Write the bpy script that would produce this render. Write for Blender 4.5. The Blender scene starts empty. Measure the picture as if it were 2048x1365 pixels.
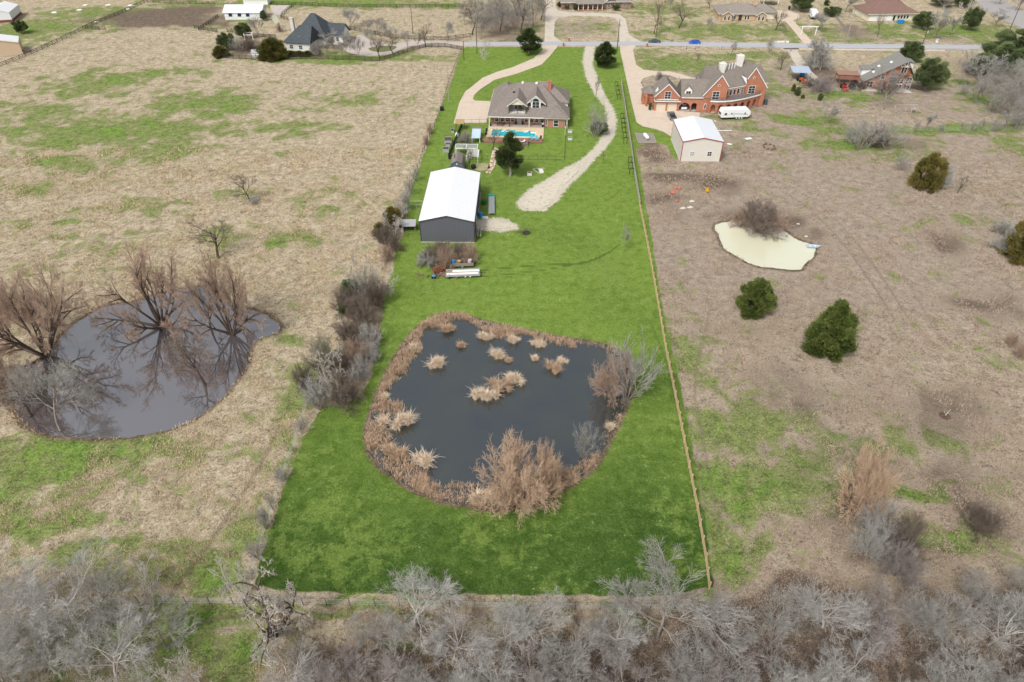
import bpy, bmesh, math, random
import numpy as np
from mathutils import Vector, Matrix, noise
S = bpy.context.scene
COL = S.collection
R = math.radians
PI = math.pi
# ------------------------------------------------------------------ camera
CAM_H = 80.0; PITCH = R(39.15); FOC = 1365.33
cam = bpy.data.cameras.new('camera'); cam.sensor_width = 36; cam.lens = 24; cam.clip_start = .5; cam.clip_end = 6000
camo = bpy.data.objects.new('camera', cam); COL.objects.link(camo)
camo.location = (0, 0, CAM_H); camo.rotation_euler = (PI/2 - PITCH, 0, 0); S.camera = camo
# ------------------------------------------------------------------ light (bright overcast)
SUN_EL = R(52); SUN_AZ = R(215)      # azimuth: compass-like, 0 = +Y, clockwise; behind and to the left of the camera
W = bpy.data.worlds.new('World'); S.world = W; W.use_nodes = True
wn = W.node_tree; wn.nodes.clear()
sky = wn.nodes.new('ShaderNodeTexSky'); sky.sky_type = 'NISHITA'; sky.sun_disc = False
sky.sun_elevation = SUN_EL; sky.sun_rotation = SUN_AZ; sky.dust_density = 4; sky.air_density = 1.2
bw = wn.nodes.new('ShaderNodeRGBToBW'); mx = wn.nodes.new('ShaderNodeMixRGB'); mx.inputs[0].default_value = .8
bg = wn.nodes.new('ShaderNodeBackground'); bg.inputs[1].default_value = .15; wo = wn.nodes.new('ShaderNodeOutputWorld')
wn.links.new(sky.outputs[0], bw.inputs[0]); wn.links.new(sky.outputs[0], mx.inputs[1]); wn.links.new(bw.outputs[0], mx.inputs[2])
wn.links.new(mx.outputs[0], bg.inputs[0]); wn.links.new(bg.outputs[0], wo.inputs[0])
sl = bpy.data.lights.new('sun', 'SUN'); sl.energy = 1.5; sl.angle = R(10); sl.color = (1, .96, .9)
so = bpy.data.objects.new('sun', sl); COL.objects.link(so)
sd = Vector((math.sin(SUN_AZ)*math.cos(SUN_EL), math.cos(SUN_AZ)*math.cos(SUN_EL), math.sin(SUN_EL)))
so.rotation_euler = sd.to_track_quat('Z', 'Y').to_euler(); so.location = (0, 0, 200)
S.view_settings.view_transform = 'Standard'; S.view_settings.look = 'None'; S.view_settings.exposure = 0.38; S.view_settings.gamma = 1
# ------------------------------------------------------------------ surveying: plan positions measured on the photograph
_c, _s = math.cos(PITCH), math.sin(PITCH)
def G(px, py, z=0.0):
    v = (py - 682.5)/FOC; t = (CAM_H - z)/(_s + v*_c)
    return Vector(((px - 1024)/FOC*t, (_c - v*_s)*t, z))
def hgt(bx, by, ty):
    Y = G(bx, by).y; a = (682.5 - ty)/FOC
    return CAM_H - Y*(_s - a*_c)/(_c + a*_s)
def scl(py): return _c*(py + 428.8)/CAM_H      # photo pixels per metre on the ground
def W2(pts): return [G(*p).xy for p in pts]
# ------------------------------------------------------------------ materials
MATS = {}
class NT:
    def __init__(s, name):
        s.m = bpy.data.materials.new(name); s.m.use_nodes = True; s.t = s.m.node_tree
        s.b = s.t.nodes['Principled BSDF']; s.tc = s.t.nodes.new('ShaderNodeTexCoord').outputs['Object']
    def n(s, k): return s.t.nodes.new(k)
    def put(s, i, v):
        if isinstance(v, bpy.types.NodeSocket): s.t.links.new(v, i)
        elif isinstance(v, (tuple, list)) and len(v) == 3 and i.type == 'RGBA': i.default_value = (*v, 1)
        else: i.default_value = v
    def noise(s, sc, det=4, rough=.6, vec=None, dist=0):
        n = s.n('ShaderNodeTexNoise'); s.put(n.inputs['Vector'], vec or s.tc)
        n.inputs['Scale'].default_value = sc; n.inputs['Detail'].default_value = det; n.inputs['Roughness'].default_value = rough; n.inputs['Distortion'].default_value = dist
        return n.outputs['Fac']
    def vor(s, sc, out='Distance', vec=None):
        n = s.n('ShaderNodeTexVoronoi'); s.put(n.inputs['Vector'], vec or s.tc); n.inputs['Scale'].default_value = sc
        return n.outputs[out]
    def math(s, op, a, b=0.0, clamp=False):
        n = s.n('ShaderNodeMath'); n.operation = op; n.use_clamp = clamp; s.put(n.inputs[0], a); s.put(n.inputs[1], b); return n.outputs[0]
    def mix(s, f, a, b, mode='MIX'):
        n = s.n('ShaderNodeMixRGB'); n.blend_type = mode; s.put(n.inputs[0], f); s.put(n.inputs[1], a); s.put(n.inputs[2], b); return n.outputs[0]
    def ramp(s, f, st):
        n = s.n('ShaderNodeValToRGB'); s.put(n.inputs[0], f); e = n.color_ramp.elements
        while len(e) < len(st): e.new(.5)
        for k, (p, c) in enumerate(st):
            e[k].position = p; e[k].color = (*c, 1) if not isinstance(c, (int, float)) else (c, c, c, 1)
        return n.outputs[0]
    def step(s, f, a, b):
        n = s.n('ShaderNodeMapRange'); n.interpolation_type = 'SMOOTHSTEP'; s.put(n.inputs[0], f); n.inputs[1].default_value = a; n.inputs[2].default_value = b; return n.outputs[0]
    def mapping(s, sc, rot=(0, 0, 0)):
        n = s.n('ShaderNodeMapping'); s.put(n.inputs[0], s.tc); n.inputs['Scale'].default_value = sc; n.inputs['Rotation'].default_value = rot; return n.outputs[0]
    def attr(s, name):
        n = s.n('ShaderNodeAttribute'); n.attribute_name = name
        q = s.n('ShaderNodeSeparateColor'); s.t.links.new(n.outputs['Color'], q.inputs[0]); return q.outputs
    def bump(s, h, st=.4, d=.1):
        n = s.n('ShaderNodeBump'); s.put(n.inputs['Height'], h); n.inputs['Strength'].default_value = st; n.inputs['Distance'].default_value = d
        s.put(s.b.inputs['Normal'], n.outputs[0])
    def fin(s, col, rough=.9, spec=.3, metal=0):
        s.put(s.b.inputs['Base Color'], col); s.put(s.b.inputs['Roughness'], rough); s.b.inputs['Specular IOR Level'].default_value = spec; s.b.inputs['Metallic'].default_value = metal
        return s.m
def mat(name, col, rough=.8, var=.15, sc=3.0, spec=.3, metal=0, bump=0, col2=None, sc2=None):
    """plain procedural paint / wood / metal: two scales of wear around one colour"""
    if name in MATS: return MATS[name]
    t = NT(name); c2 = col2 or tuple(max(0, x*(1 - var*1.6)) for x in col); c1 = tuple(min(.95, x*(1 + var*.7)) for x in col)
    f = t.ramp(t.noise(sc, 5, .65), [(.3, c2), (.7, c1)])
    f = t.mix(.35, f, t.ramp(t.noise(sc2 or sc*7, 3, .6), [(.25, c2), (.75, c1)]))
    if bump: t.bump(t.noise(sc*6, 3), bump, .03)
    MATS[name] = t.fin(f, rough, spec, metal); return MATS[name]
def m_brick(name, a, b, mortar=(.42, .38, .34), sc=1.0):
    t = NT(name); n = t.n('ShaderNodeTexBrick'); tc = t.tc
    q = t.n('ShaderNodeSeparateXYZ'); t.t.links.new(tc, q.inputs[0]); c = t.n('ShaderNodeCombineXYZ')
    t.put(c.inputs[0], t.math('ADD', q.outputs[0], q.outputs[1])); t.put(c.inputs[1], q.outputs[2]); t.t.links.new(c.outputs[0], n.inputs['Vector'])
    t.put(n.inputs['Color1'], a); t.put(n.inputs['Color2'], b); t.put(n.inputs['Mortar'], mortar)
    n.inputs['Scale'].default_value = sc; n.inputs['Brick Width'].default_value = .32; n.inputs['Row Height'].default_value = .11; n.inputs['Mortar Size'].default_value = .012
    f = t.mix(t.math('MULTIPLY', t.step(t.noise(.5, 5, .7), .35, .75), .4), n.outputs[0], tuple(x*.6 for x in a))
    MATS[name] = t.fin(f, .9, .2); return MATS[name]
def m_shingle(name, a, b):
    t = NT(name); f = t.ramp(t.noise(1.1, 6, .75), [(.3, a), (.7, b)])
    q = t.n('ShaderNodeSeparateXYZ'); t.t.links.new(t.tc, q.inputs[0])
    w = t.n('ShaderNodeTexWave'); w.bands_direction = 'Z'; w.inputs['Scale'].default_value = 2.4; w.inputs['Distortion'].default_value = .6; t.t.links.new(t.tc, w.inputs[0])
    tab = t.vor(3.2, 'Color', t.mapping((1, 1, 2.2)))
    f = t.mix(.45, f, t.mix(.5, tuple(x*.6 for x in a), tuple(min(1, x*1.35) for x in b)))
    f = t.mix(t.math('MULTIPLY', t.ramp(tab, [(0, 0.0), (1, 1.0)]), .45), f, tuple(x*.55 for x in a))
    f = t.mix(t.math('MULTIPLY', w.outputs['Fac'], .25), f, tuple(x*.5 for x in a))
    t.bump(w.outputs['Fac'], .3, .03)
    MATS[name] = t.fin(f, .93, .15); return MATS[name]
def m_metalsheet(name, col, period=.3, axis='X', rough=.5, dark=.75, spec=.4):
    t = NT(name); w = t.n('ShaderNodeTexWave'); w.bands_direction = axis; w.inputs['Scale'].default_value = PI/10/period*1.0; t.t.links.new(t.tc, w.inputs[0])
    k = t.step(w.outputs['Fac'], .78, .95)
    f = t.mix(k, col, tuple(x*dark for x in col))
    f = t.mix(t.math('MULTIPLY', t.step(t.noise(.4, 6, .7), .4, .8), .12), f, tuple(x*.7 for x in col))
    t.bump(w.outputs['Fac'], .4, .03)
    MATS[name] = t.fin(f, rough, spec); return MATS[name]
# ------------------------------------------------------------------ mesh helpers
class MB:
    def __init__(s): s.v = []; s.f = []; s.sm = False
    def add(s, vs, fs):
        o = len(s.v); s.v += [tuple(v) for v in vs]; s.f += [tuple(i + o for i in f) for f in fs]; return s
    def box(s, x0, y0, z0, x1, y1, z1):
        return s.add([(x0,y0,z0),(x1,y0,z0),(x1,y1,z0),(x0,y1,z0),(x0,y0,z1),(x1,y0,z1),(x1,y1,z1),(x0,y1,z1)],
                     [(0,3,2,1),(4,5,6,7),(0,1,5,4),(1,2,6,5),(2,3,7,6),(3,0,4,7)])
    def cbox(s, c, d, rz=0, ry=0, rx=0):
        M = Matrix.Translation(c) @ Matrix.Rotation(rz, 4, 'Z') @ Matrix.Rotation(ry, 4, 'Y') @ Matrix.Rotation(rx, 4, 'X')
        hx, hy, hz = d[0]/2, d[1]/2, d[2]/2
        vs = [M @ Vector((a*hx, b*hy, c_*hz)) for c_ in (-1, 1) for a, b in ((-1,-1),(1,-1),(1,1),(-1,1))]
        return s.add(vs, [(0,3,2,1),(4,5,6,7),(0,1,5,4),(1,2,6,5),(2,3,7,6),(3,0,4,7)])
    def prism(s, poly, z0, z1):
        n = len(poly); vs = [(p[0], p[1], z0) for p in poly] + [(p[0], p[1], z1) for p in poly]
        return s.add(vs, [tuple(range(n))[::-1], tuple(range(n, 2*n))] + [(i, (i+1) % n, (i+1) % n + n, i + n) for i in range(n)])
    def slab(s, pts, t):
        n = len(pts); vs = [tuple(p) for p in pts] + [(p[0], p[1], p[2]-t) for p in pts]
        return s.add(vs, [tuple(range(n)), tuple(range(n, 2*n))[::-1]] + [(i, i+n, (i+1) % n + n, (i+1) % n) for i in range(n)])
    def xprof(s, prof, x0, x1):      # profile of (y,z) swept along x
        n = len(prof); vs = [(x0, y, z) for y, z in prof] + [(x1, y, z) for y, z in prof]
        return s.add(vs, [tuple(range(n)), tuple(range(n, 2*n))[::-1]] + [(i, i+n, (i+1) % n + n, (i+1) % n) for i in range(n)])
    def yprof(s, prof, y0, y1):      # profile of (x,z) swept along y
        n = len(prof); vs = [(x, y0, z) for x, z in prof] + [(x, y1, z) for x, z in prof]
        return s.add(vs, [tuple(range(n))[::-1], tuple(range(n, 2*n))] + [(i, (i+1) % n, (i+1) % n + n, i+n) for i in range(n)])
    def tube(s, p0, p1, r0, r1=None, n=6):
        p0 = Vector(p0); p1 = Vector(p1); r1 = r0 if r1 is None else r1; d = (p1-p0).normalized()
        a = d.orthogonal().normalized(); b = d.cross(a); vs = []
        for p, r in ((p0, r0), (p1, r1)):
            for k in range(n): q = 2*PI*k/n; vs.append(p + a*math.cos(q)*r + b*math.sin(q)*r)
        return s.add(vs, [(k, (k+1) % n, (k+1) % n + n, k+n) for k in range(n)] + [tuple(range(n))[::-1], tuple(range(n, 2*n))])
    def path(s, pts, r, n=6):
        for a, b in zip(pts, pts[1:]): s.tube(a, b, r, r, n)
        return s
    def lathe(s, prof, c=(0,0,0), n=12, axis='Z'):
        vs = []; m = len(prof)
        for k in range(n):
            q = 2*PI*k/n
            for r, z in prof:
                x, y = r*math.cos(q), r*math.sin(q)
                vs.append((c[0]+x, c[1]+y, c[2]+z) if axis == 'Z' else ((c[0]+z, c[1]+x, c[2]+y) if axis == 'X' else (c[0]+x, c[1]+z, c[2]+y)))
        fs = [(k*m+j, ((k+1) % n)*m+j, ((k+1) % n)*m+j+1, k*m+j+1) for k in range(n) for j in range(m-1)]
        fs += [tuple(k*m for k in range(n))[::-1], tuple(k*m+m-1 for k in range(n))]
        s.sm = False; return s.add(vs, fs)
    def quad(s, a, b, c, d): return s.add([a, b, c, d], [(0,1,2,3)])
    def mesh(s, name, m):
        me = bpy.data.meshes.new(name); me.from_pydata(s.v, [], s.f)
        if m: me.materials.append(m)
        bm = bmesh.new(); bm.from_mesh(me); bmesh.ops.recalc_face_normals(bm, faces=bm.faces); bm.to_mesh(me); bm.free()
        return me
    def build(s, name, m, parent=None):
        o = bpy.data.objects.new(name, s.mesh(name, m)); COL.objects.link(o); o.parent = parent; return o
def npmesh(name, V, F, m):
    """V (n,3) float array, F (m,k) int array, one k for all faces"""
    me = bpy.data.meshes.new(name); k = F.shape[1]
    me.vertices.add(len(V)); me.vertices.foreach_set('co', np.asarray(V, np.float32).ravel())
    me.loops.add(F.size); me.loops.foreach_set('vertex_index', F.astype(np.int32).ravel())
    me.polygons.add(len(F)); me.polygons.foreach_set('loop_start', (np.arange(len(F))*k).astype(np.int32))
    me.update(calc_edges=True)
    if m: me.materials.append(m)
    return me
def tag(o, label=None, cat=None, group=None, kind=None):
    if label: o['label'] = label
    if cat: o['category'] = cat
    if group: o['group'] = group
    if kind: o['kind'] = kind
    return o
def thing(name, label, cat, loc=(0,0,0), rz=0, group=None):
    o = bpy.data.objects.new(name, None); COL.objects.link(o); o.empty_display_size = .5
    o.location = (loc[0], loc[1], loc[2] if len(loc) > 2 else 0); o.rotation_euler = (0, 0, rz)
    return tag(o, label, cat, group)
def inst(name, me, parent=None, loc=(0,0,0), rz=0, sc=None):
    o = bpy.data.objects.new(name, me); COL.objects.link(o); o.parent = parent; o.location = loc; o.rotation_euler = (0,0,rz)
    if sc is not None: o.scale = sc
    return o
KIDS = {}
def kids(o): return [c for c in COL.objects if c.parent == o]
def dup(root, loc, rz, sc=(1,1,1), label=None, group=None):
    r = root.copy(); COL.objects.link(r); r.location = loc; r.rotation_euler = (0,0,rz); r.scale = sc
    if label: r['label'] = label
    if group: r['group'] = group
    for ch in list(root.children):
        c = ch.copy(); COL.objects.link(c); c.parent = r
        for g in list(ch.children):
            d = g.copy(); COL.objects.link(d); d.parent = c
    return r
def smooth_line(pts, n=6, closed=False):
    P = [Vector(p) for p in pts]; out = []; N = len(P); rng = range(N if closed else N-1)
    for i in rng:
        p0 = P[(i-1) % N] if closed or i > 0 else P[i]; p1 = P[i]; p2 = P[(i+1) % N]; p3 = P[(i+2) % N] if closed or i+2 < N else p2
        for k in range(n):
            t = k/n; out.append(.5*((2*p1) + (p2-p0)*t + (2*p0-5*p1+4*p2-p3)*t*t + (3*p1-p0-3*p2+p3)*t**3))
    if not closed: out.append(P[-1])
    return out
def ragged(pts, step=.6, amp=.35, seed=0, fr=.9):
    out = []; n = len(pts)
    for i in range(n):
        a, b = Vector(pts[i]), Vector(pts[(i+1) % n]); L = (b-a).length; k = max(1, int(L/step))
        nn = Vector((-(b-a).y, (b-a).x)).normalized() if L > 0 else Vector((0,0))
        for j in range(k):
            p = a.lerp(b, j/k); q = noise.noise(Vector((p.x*fr, p.y*fr, seed*7.1)))*amp + noise.noise(Vector((p.x*fr*3.1, p.y*fr*3.1, seed*3.1)))*amp*.5
            out.append(p + nn*q*1.4)
    return out
def sheet(name, pts, z, m, kind='structure', parent=None, th=.25, smooth=False):
    if smooth: pts = smooth_line(pts, 5, True)
    b = MB().prism([(p[0], p[1]) for p in pts], z-th, z); o = b.build(name, m, parent)
    if kind: o['kind'] = kind
    return o
# ------------------------------------------------------------------ ponds: outlines
POND1 = [(42,750),(77,724),(106,699),(135,660),(180,628),(206,613),(258,607),(316,589),(355,579),(413,574),(437,590),(467,612),(516,625),(548,645),(554,660),(520,672),(500,686),(490,724),(471,757),(435,795),(387,831),(322,857),(226,870),(129,868),(64,850),(32,815),(19,789)]
POND2 = [(871,636),(830,668),(784,739),(755,810),(739,864),(755,913),(817,964),(881,993),(978,1009),(1042,1003),(1094,984),(1149,955),(1184,926),(1213,874),(1236,832),(1248,793),(1256,755),(1248,718),(1222,698),(1171,685),(1107,676),(1042,661),(984,650),(946,639),(913,629)]
POND3 = [(1434,451),(1451,445),(1487,441),(1500,452),(1520,452),(1539,447),(1566,459),(1588,476),(1623,489),(1627,500),(1618,516),(1603,527),(1596,536),(1561,534),(1511,527),(1478,511),(1451,494),(1443,472)]
LAWN = [(928,94),(1240,94),(1262,200),(1273,240),(1290,252),(1345,272),(1358,318),(1352,322),(1335,292),(1310,284),(1278,290),(1272,300),(1282,345),(1290,400),(1303,470),(1316,560),(1332,650),(1350,720),(1374,830),(1392,930),(1408,1030),(1420,1110),(1426,1172),(1330,1192),(1000,1189),(700,1184),(560,1180),(510,1170),(530,1090),(565,985),(605,880),(645,812),(690,806),(722,790),(744,752),(752,700),(764,640),(770,590),(790,520),(800,480),(815,455),(812,400),(840,330),(862,270),(882,215),(900,170),(915,125)]
def expand(P, d):
    n = len(P); P = [Vector(p) for p in P]; ar = sum(P[i].x*P[(i+1) % n].y - P[(i+1) % n].x*P[i].y for i in range(n)); out = []
    for i in range(n):
        e = (P[(i+1) % n]-P[i-1]).normalized(); out.append(P[i] + Vector((e.y, -e.x))*(d if ar > 0 else -d))
    return out
def spoly(P, X, Y):
    """signed distance (metres, negative inside) of points to a plan polygon"""
    P = np.array([tuple(p) for p in P]); d = np.full(X.shape, 1e9); ins = np.zeros(X.shape, bool); n = len(P)
    for i in range(n):
        ax, ay = P[i]; bx, by = P[(i+1) % n]; ex, ey = bx-ax, by-ay
        t = np.clip(((X-ax)*ex + (Y-ay)*ey)/(ex*ex+ey*ey+1e-9), 0, 1)
        d = np.minimum(d, (X-ax-ex*t)**2 + (Y-ay-ey*t)**2)
        c = ((ay > Y) != (by > Y)) & (X < ex*(Y-ay)/(ey if ey else 1e-9) + ax); ins ^= c
    d = np.sqrt(d); return np.where(ins, -d, d)
def sm(x, a, b):
    t = np.clip((x-a)/(b-a), 0, 1); return t*t*(3-2*t)
# blobs: photo position, half widths in photo pixels, weight
GREEN = [(700,112,230,10,.75),(200,165,120,30,.75),(420,205,120,28,.75),(290,150,120,22,.5),(230,262,260,36,.8),(60,230,90,30,.5),(140,330,110,16,.75),(300,300,90,20,.5),(470,380,60,14,.6),(600,250,120,26,.5),(700,200,120,24,.35),
 (560,490,90,26,.7),(430,480,60,20,.5),(90,440,80,16,.5),(60,380,70,18,.5),(170,500,120,26,.35),(60,600,60,30,.5),(300,400,100,20,.4),(640,400,90,25,.35),
 (60,940,160,50,.9),(250,920,140,34,.75),(120,1030,200,45,.7),(400,1130,140,50,.75),(630,755,45,34,1.1),(545,690,60,20,.4),(560,800,60,40,.45),(480,1040,70,60,.8),(330,900,120,26,.45),(180,1120,160,30,.5),(560,900,60,50,.4),
 (60,60,110,30,.75),(220,25,150,18,.7),(180,50,120,16,.5),(420,55,80,10,.4),(620,6,300,10,.9),(480,40,60,14,.5),(880,8,90,10,.7),
 (1380,130,130,26,.75),(1300,110,60,14,.6),(1500,110,120,14,.5),(1450,62,190,22,.6),(1340,20,120,16,.5),(1480,830,150,90,.5),(1500,960,170,90,.8),(1440,1090,90,80,1.1),(1560,1100,120,50,.6),(1700,1010,120,26,.6),(1860,1000,140,16,.9),(1900,1100,150,50,.6),(1620,900,150,50,.5),(1840,880,130,40,.4),
 (1700,195,80,14,.75),(1600,235,60,12,.9),(1665,262,40,14,.8),(1700,290,130,20,.8),(1600,300,40,12,.3),(1880,255,140,9,.9),(1980,250,80,10,.9),(1960,205,60,18,.8),(2010,285,50,20,.7),(1800,60,90,20,.6),(1940,60,120,18,.7),(1870,140,60,40,.5),(1700,80,60,12,.4),(1640,60,40,20,.5),(1290,275,60,18,.5),
 (1480,250,60,16,.5),(1560,180,60,20,.4),(1380,700,60,130,.35),(2030,750,40,40,.5),(1900,440,60,20,.4),(1190,55,70,14,.4),(1050,60,60,20,.5),
 (300,1240,190,40,1.0),(220,1300,160,60,.9),(450,1320,90,50,.8),(700,1215,400,10,.6),(60,1340,120,60,.6),(1240,1235,80,14,.6),(500,1230,80,20,.5),(850,1186,330,7,.9)]
BROWN = [(320,36,140,20,1.1),(380,20,80,12,.8),(890,515,62,26,1.1),(1380,360,95,16,.8),(720,680,50,90,.9),(700,600,60,40,.8),(790,430,30,50,.8),(1010,40,80,45,.8),(870,30,60,30,.2),(480,95,60,18,.9),(670,85,80,16,.6),(1520,435,80,30,.8),(1590,470,80,26,.5),(1400,430,60,60,.35),(1770,280,70,18,.5),(2000,160,70,50,.7),(1650,150,50,26,.7),
 (1960,1050,60,50,.8),(1740,1070,60,60,.7),(1830,1150,80,50,.7),(1880,480,50,30,.6),(1960,610,70,40,.6),(1650,780,200,90,.45),(1880,820,160,90,.5),(1700,930,250,90,.4),(1950,1000,120,120,.5),(330,50,160,8,.9),(1340,400,50,20,.6),(1310,300,50,18,.7),(1700,60,60,14,.5),(1470,650,120,60,.3),(130,1330,180,60,.6),(640,1260,90,30,.6),
 (700,1320,200,60,1),(900,1290,200,60,1),(1150,1310,250,60,1),(1400,1290,250,60,1),(1700,1290,300,70,1),(2000,1280,150,80,1),(900,1235,300,20,.5),(1560,1235,300,30,.8),(350,1300,60,20,.3)]
BARE = [(1640,350,190,60,.8),(1700,430,240,80,.7),(1900,300,130,30,.8),(1440,300,60,20,.6),(1560,230,60,40,.5),(1590,150,40,40,.9),(1750,100,60,10,.6),(1150,55,60,14,.9),(1720,70,70,10,.9),(1900,80,90,8,.7),(1880,205,80,20,.8),(1420,560,110,40,.5),(1800,560,220,70,.6),(1350,480,50,80,.5),(440,1260,100,50,.5)]
def blobs(L, X, Y):
    o = np.zeros(X.shape); X, Y = X + 5*fbm(X, Y, .13, 21), Y + 5*fbm(X, Y, .13, 22)
    for px, py, rx, ry, w in L:
        c = G(px, py); a = rx/scl(py); b = abs(G(px, py-ry*.5).y - G(px, py+ry*.5).y)
        o = np.maximum(o, w*np.exp(-(((X-c.x)/a)**2 + ((Y-c.y)/b)**2)*1.1))
    return o*(1 + .3*fbm(X, Y, .5, 23))*1.5
def fbm(X, Y, f, seed, octs=3):
    o = np.zeros(X.shape); rs = np.random.RandomState(seed); a = 1
    for k in range(octs):
        for q in range(3):
            th = rs.rand()*6.28; ph = rs.rand()*6.28; th2 = rs.rand()*6.28
            o += a*np.sin(f*(X*math.cos(th)+Y*math.sin(th)) + ph + 1.6*np.sin(f*.7*(X*math.cos(th2)+Y*math.sin(th2))+ph*2))/3
        f *= 2.1; a *= .55
    return o
TRACKS = [(.35,.8,[(948,541),(1010,536),(1080,530),(1170,524),(1225,500)]),(.35,.7,[(960,552),(1040,546),(1120,534),(1190,520),(1240,488)]),(.4,.6,[(1120,380),(1160,400),(1215,400),(1240,380)]),(.3,.5,[(780,1092),(830,1085),(880,1100),(960,1110),(1050,1105),(1110,1120)]),(.3,.5,[(700,1100),(740,1112),(790,1105)]),
 (.5,.6,[(1560,380),(1620,420),(1680,480),(1740,560),(1790,640)]),(.5,.6,[(1580,372),(1645,415),(1705,475),(1765,555),(1815,635)]),(.5,.5,[(1500,330),(1600,360),(1700,430),(1800,540),(1880,680)]),(.4,.5,[(1640,290),(1720,340),(1800,420),(1900,520)]),(.5,.5,[(1420,620),(1390,760),(1410,900),(1440,1060)]),(.6,.6,[(560,850),(520,930),(470,1010),(430,1070),(370,1150),(300,1240)]),(.5,.5,[(20,560),(140,500),(260,470),(380,440)]),(.6,.5,[(200,480),(330,410),(520,350),(700,280),(820,200)]),(.5,.6,[(250,1320),(330,1290),(420,1240),(520,1230)]),(.5,.4,[(1560,1000),(1700,1010),(1900,1030)]),(.5,.5,[(1300,640),(1330,720),(1350,800)]),(.6,.6,[(1285,350),(1380,345),(1470,352),(1495,365)])]
GRAV_P = [[(1172,92),(1166,122),(1173,156),(1192,191),(1212,215),(1214,241),(1210,265),(1192,294),(1165,318),(1127,338),(1087,363),(1058,379),(1042,396),(1033,405),(1046,420),(1089,422),(1110,405),(1127,385),(1135,373),(1169,340),(1208,298),(1228,272),(1233,241),(1226,217),(1212,195),(1196,160),(1184,130),(1189,92)], [(950,442),(985,436),(1006,437),(1030,449),(1037,457),(1000,463),(960,459),(948,452)]]
def shrink(P, d): return expand(P, -d)
def build_ground():
    # rows spaced like the view from above: fine near, coarse far
    rows = list(np.arange(1660, -60, -4.)); t = []; y = []
    for py in rows:
        v = (py-682.5)/FOC; tt = CAM_H/(_s+v*_c); t.append(tt); y.append((_c-v*_s)*tt)
    y = np.array(y); t = np.array(t)
    extra = y[-1]*np.array([1.05, 1.2, 1.5, 2.2, 4, 8]); y = np.concatenate([[-150, -60, -20], y, extra]); t = np.concatenate([[95, 90, 88], t, extra])
    u = np.arange(-700, 2749, 4.); u = np.concatenate([[-6000, -2000, -1100], u, [3200, 4000, 8000]])
    X = (u[None, :]-1024)/FOC*t[:, None]; Y = np.repeat(y[:, None], len(u), 1)
    sh = X.shape; X = X.ravel(); Y = Y.ravel()
    lawn = spoly(W2(LAWN), X, Y); Z = .05*fbm(X, Y, .25, 3) ; Z -= Z.max()*1.02
    wob = .3*fbm(X, Y, 1.5, 5, 2)
    pm = np.zeros(X.shape)
    for P in (POND1, POND2, POND3):
        d = spoly(smooth_line(W2(P), 3, True), X, Y) + wob*.7
        Z = np.where(d < 2.2, -.10*sm(-d, -2.2, -1.6)-.22*sm(-d, -1.6, 0) - 1.0*sm(-d, 0, 3.5) + Z*.3, Z)
        pm = np.maximum(pm, sm(-d, -2.6, -.2))
    zr = np.stack([sm(-lawn+wob, -.9, .9), np.clip(.12 + blobs(GREEN, X, Y), 0, 1.2), np.clip(np.maximum(blobs(BROWN, X, Y), .95*sm(-Y, -42.5, -39)*sm(X+.6*(Y-36), -30, -23)), 0, 1), np.ones(X.shape)], 1)
    gv = np.zeros(X.shape)
    for P in GRAV_P: gv = np.maximum(gv, 1-sm(spoly(W2(P), X, Y), -.9, 1.5))
    cx = G(1290, 600).x
    right = sm(X - (.08*Y - 2), 0, 30)*sm(-Y, -270, -230)
    dpond = spoly(smooth_line(W2(POND2), 3, True), X, Y)
    dark = np.clip(.5*sm(-Y, -115, -72) + .65*sm(-Y, -72, -50), 0, 1) * (1-.6*np.exp(-np.maximum(dpond, 0)/2.2)*(Y < 110))
    dark = np.clip(dark + .18*fbm(X, Y, .16, 41) , 0, 1)
    mk = np.zeros(X.shape)
    for w_, s_, L in TRACKS:
        P = [G(*p).xy for p in L]; P = smooth_line(P, 4)
        for p, q in zip(P, P[1:]):
            ex, ey = q.x-p.x, q.y-p.y; t_ = np.clip(((X-p.x)*ex+(Y-p.y)*ey)/(ex*ex+ey*ey+1e-9), 0, 1); dd = np.hypot(X-p.x-ex*t_+.15*wob, Y-p.y-ey*t_); mk = np.maximum(mk, s_*(1-sm(dd, w_*.4, w_*1.3)))
    tr = np.stack([dark, np.clip(right*.75 + blobs(BARE, X, Y), 0, 1), pm, np.ones(X.shape)], 1)
    n0, n1 = sh; I = np.arange(n0*n1).reshape(sh)
    F = np.stack([I[:-1, :-1].ravel(), I[:-1, 1:].ravel(), I[1:, 1:].ravel(), I[1:, :-1].ravel()], 1)
    me = npmesh('ground', np.stack([X, Y, Z], 1), F, m_ground())
    for nm, a in (('zone', zr), ('tone', tr), ('mark', np.stack([mk, np.exp(-np.maximum(np.abs(lawn), 0)/1.6), gv, mk*0+1], 1))):
        at = me.color_attributes.new(nm, 'FLOAT_COLOR', 'POINT'); at.data.foreach_set('color', a.astype(np.float32).ravel())
    me.polygons.foreach_set('use_smooth', np.ones(len(F), bool))
    o = bpy.data.objects.new('ground', me); COL.objects.link(o); o['kind'] = 'structure'
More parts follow.
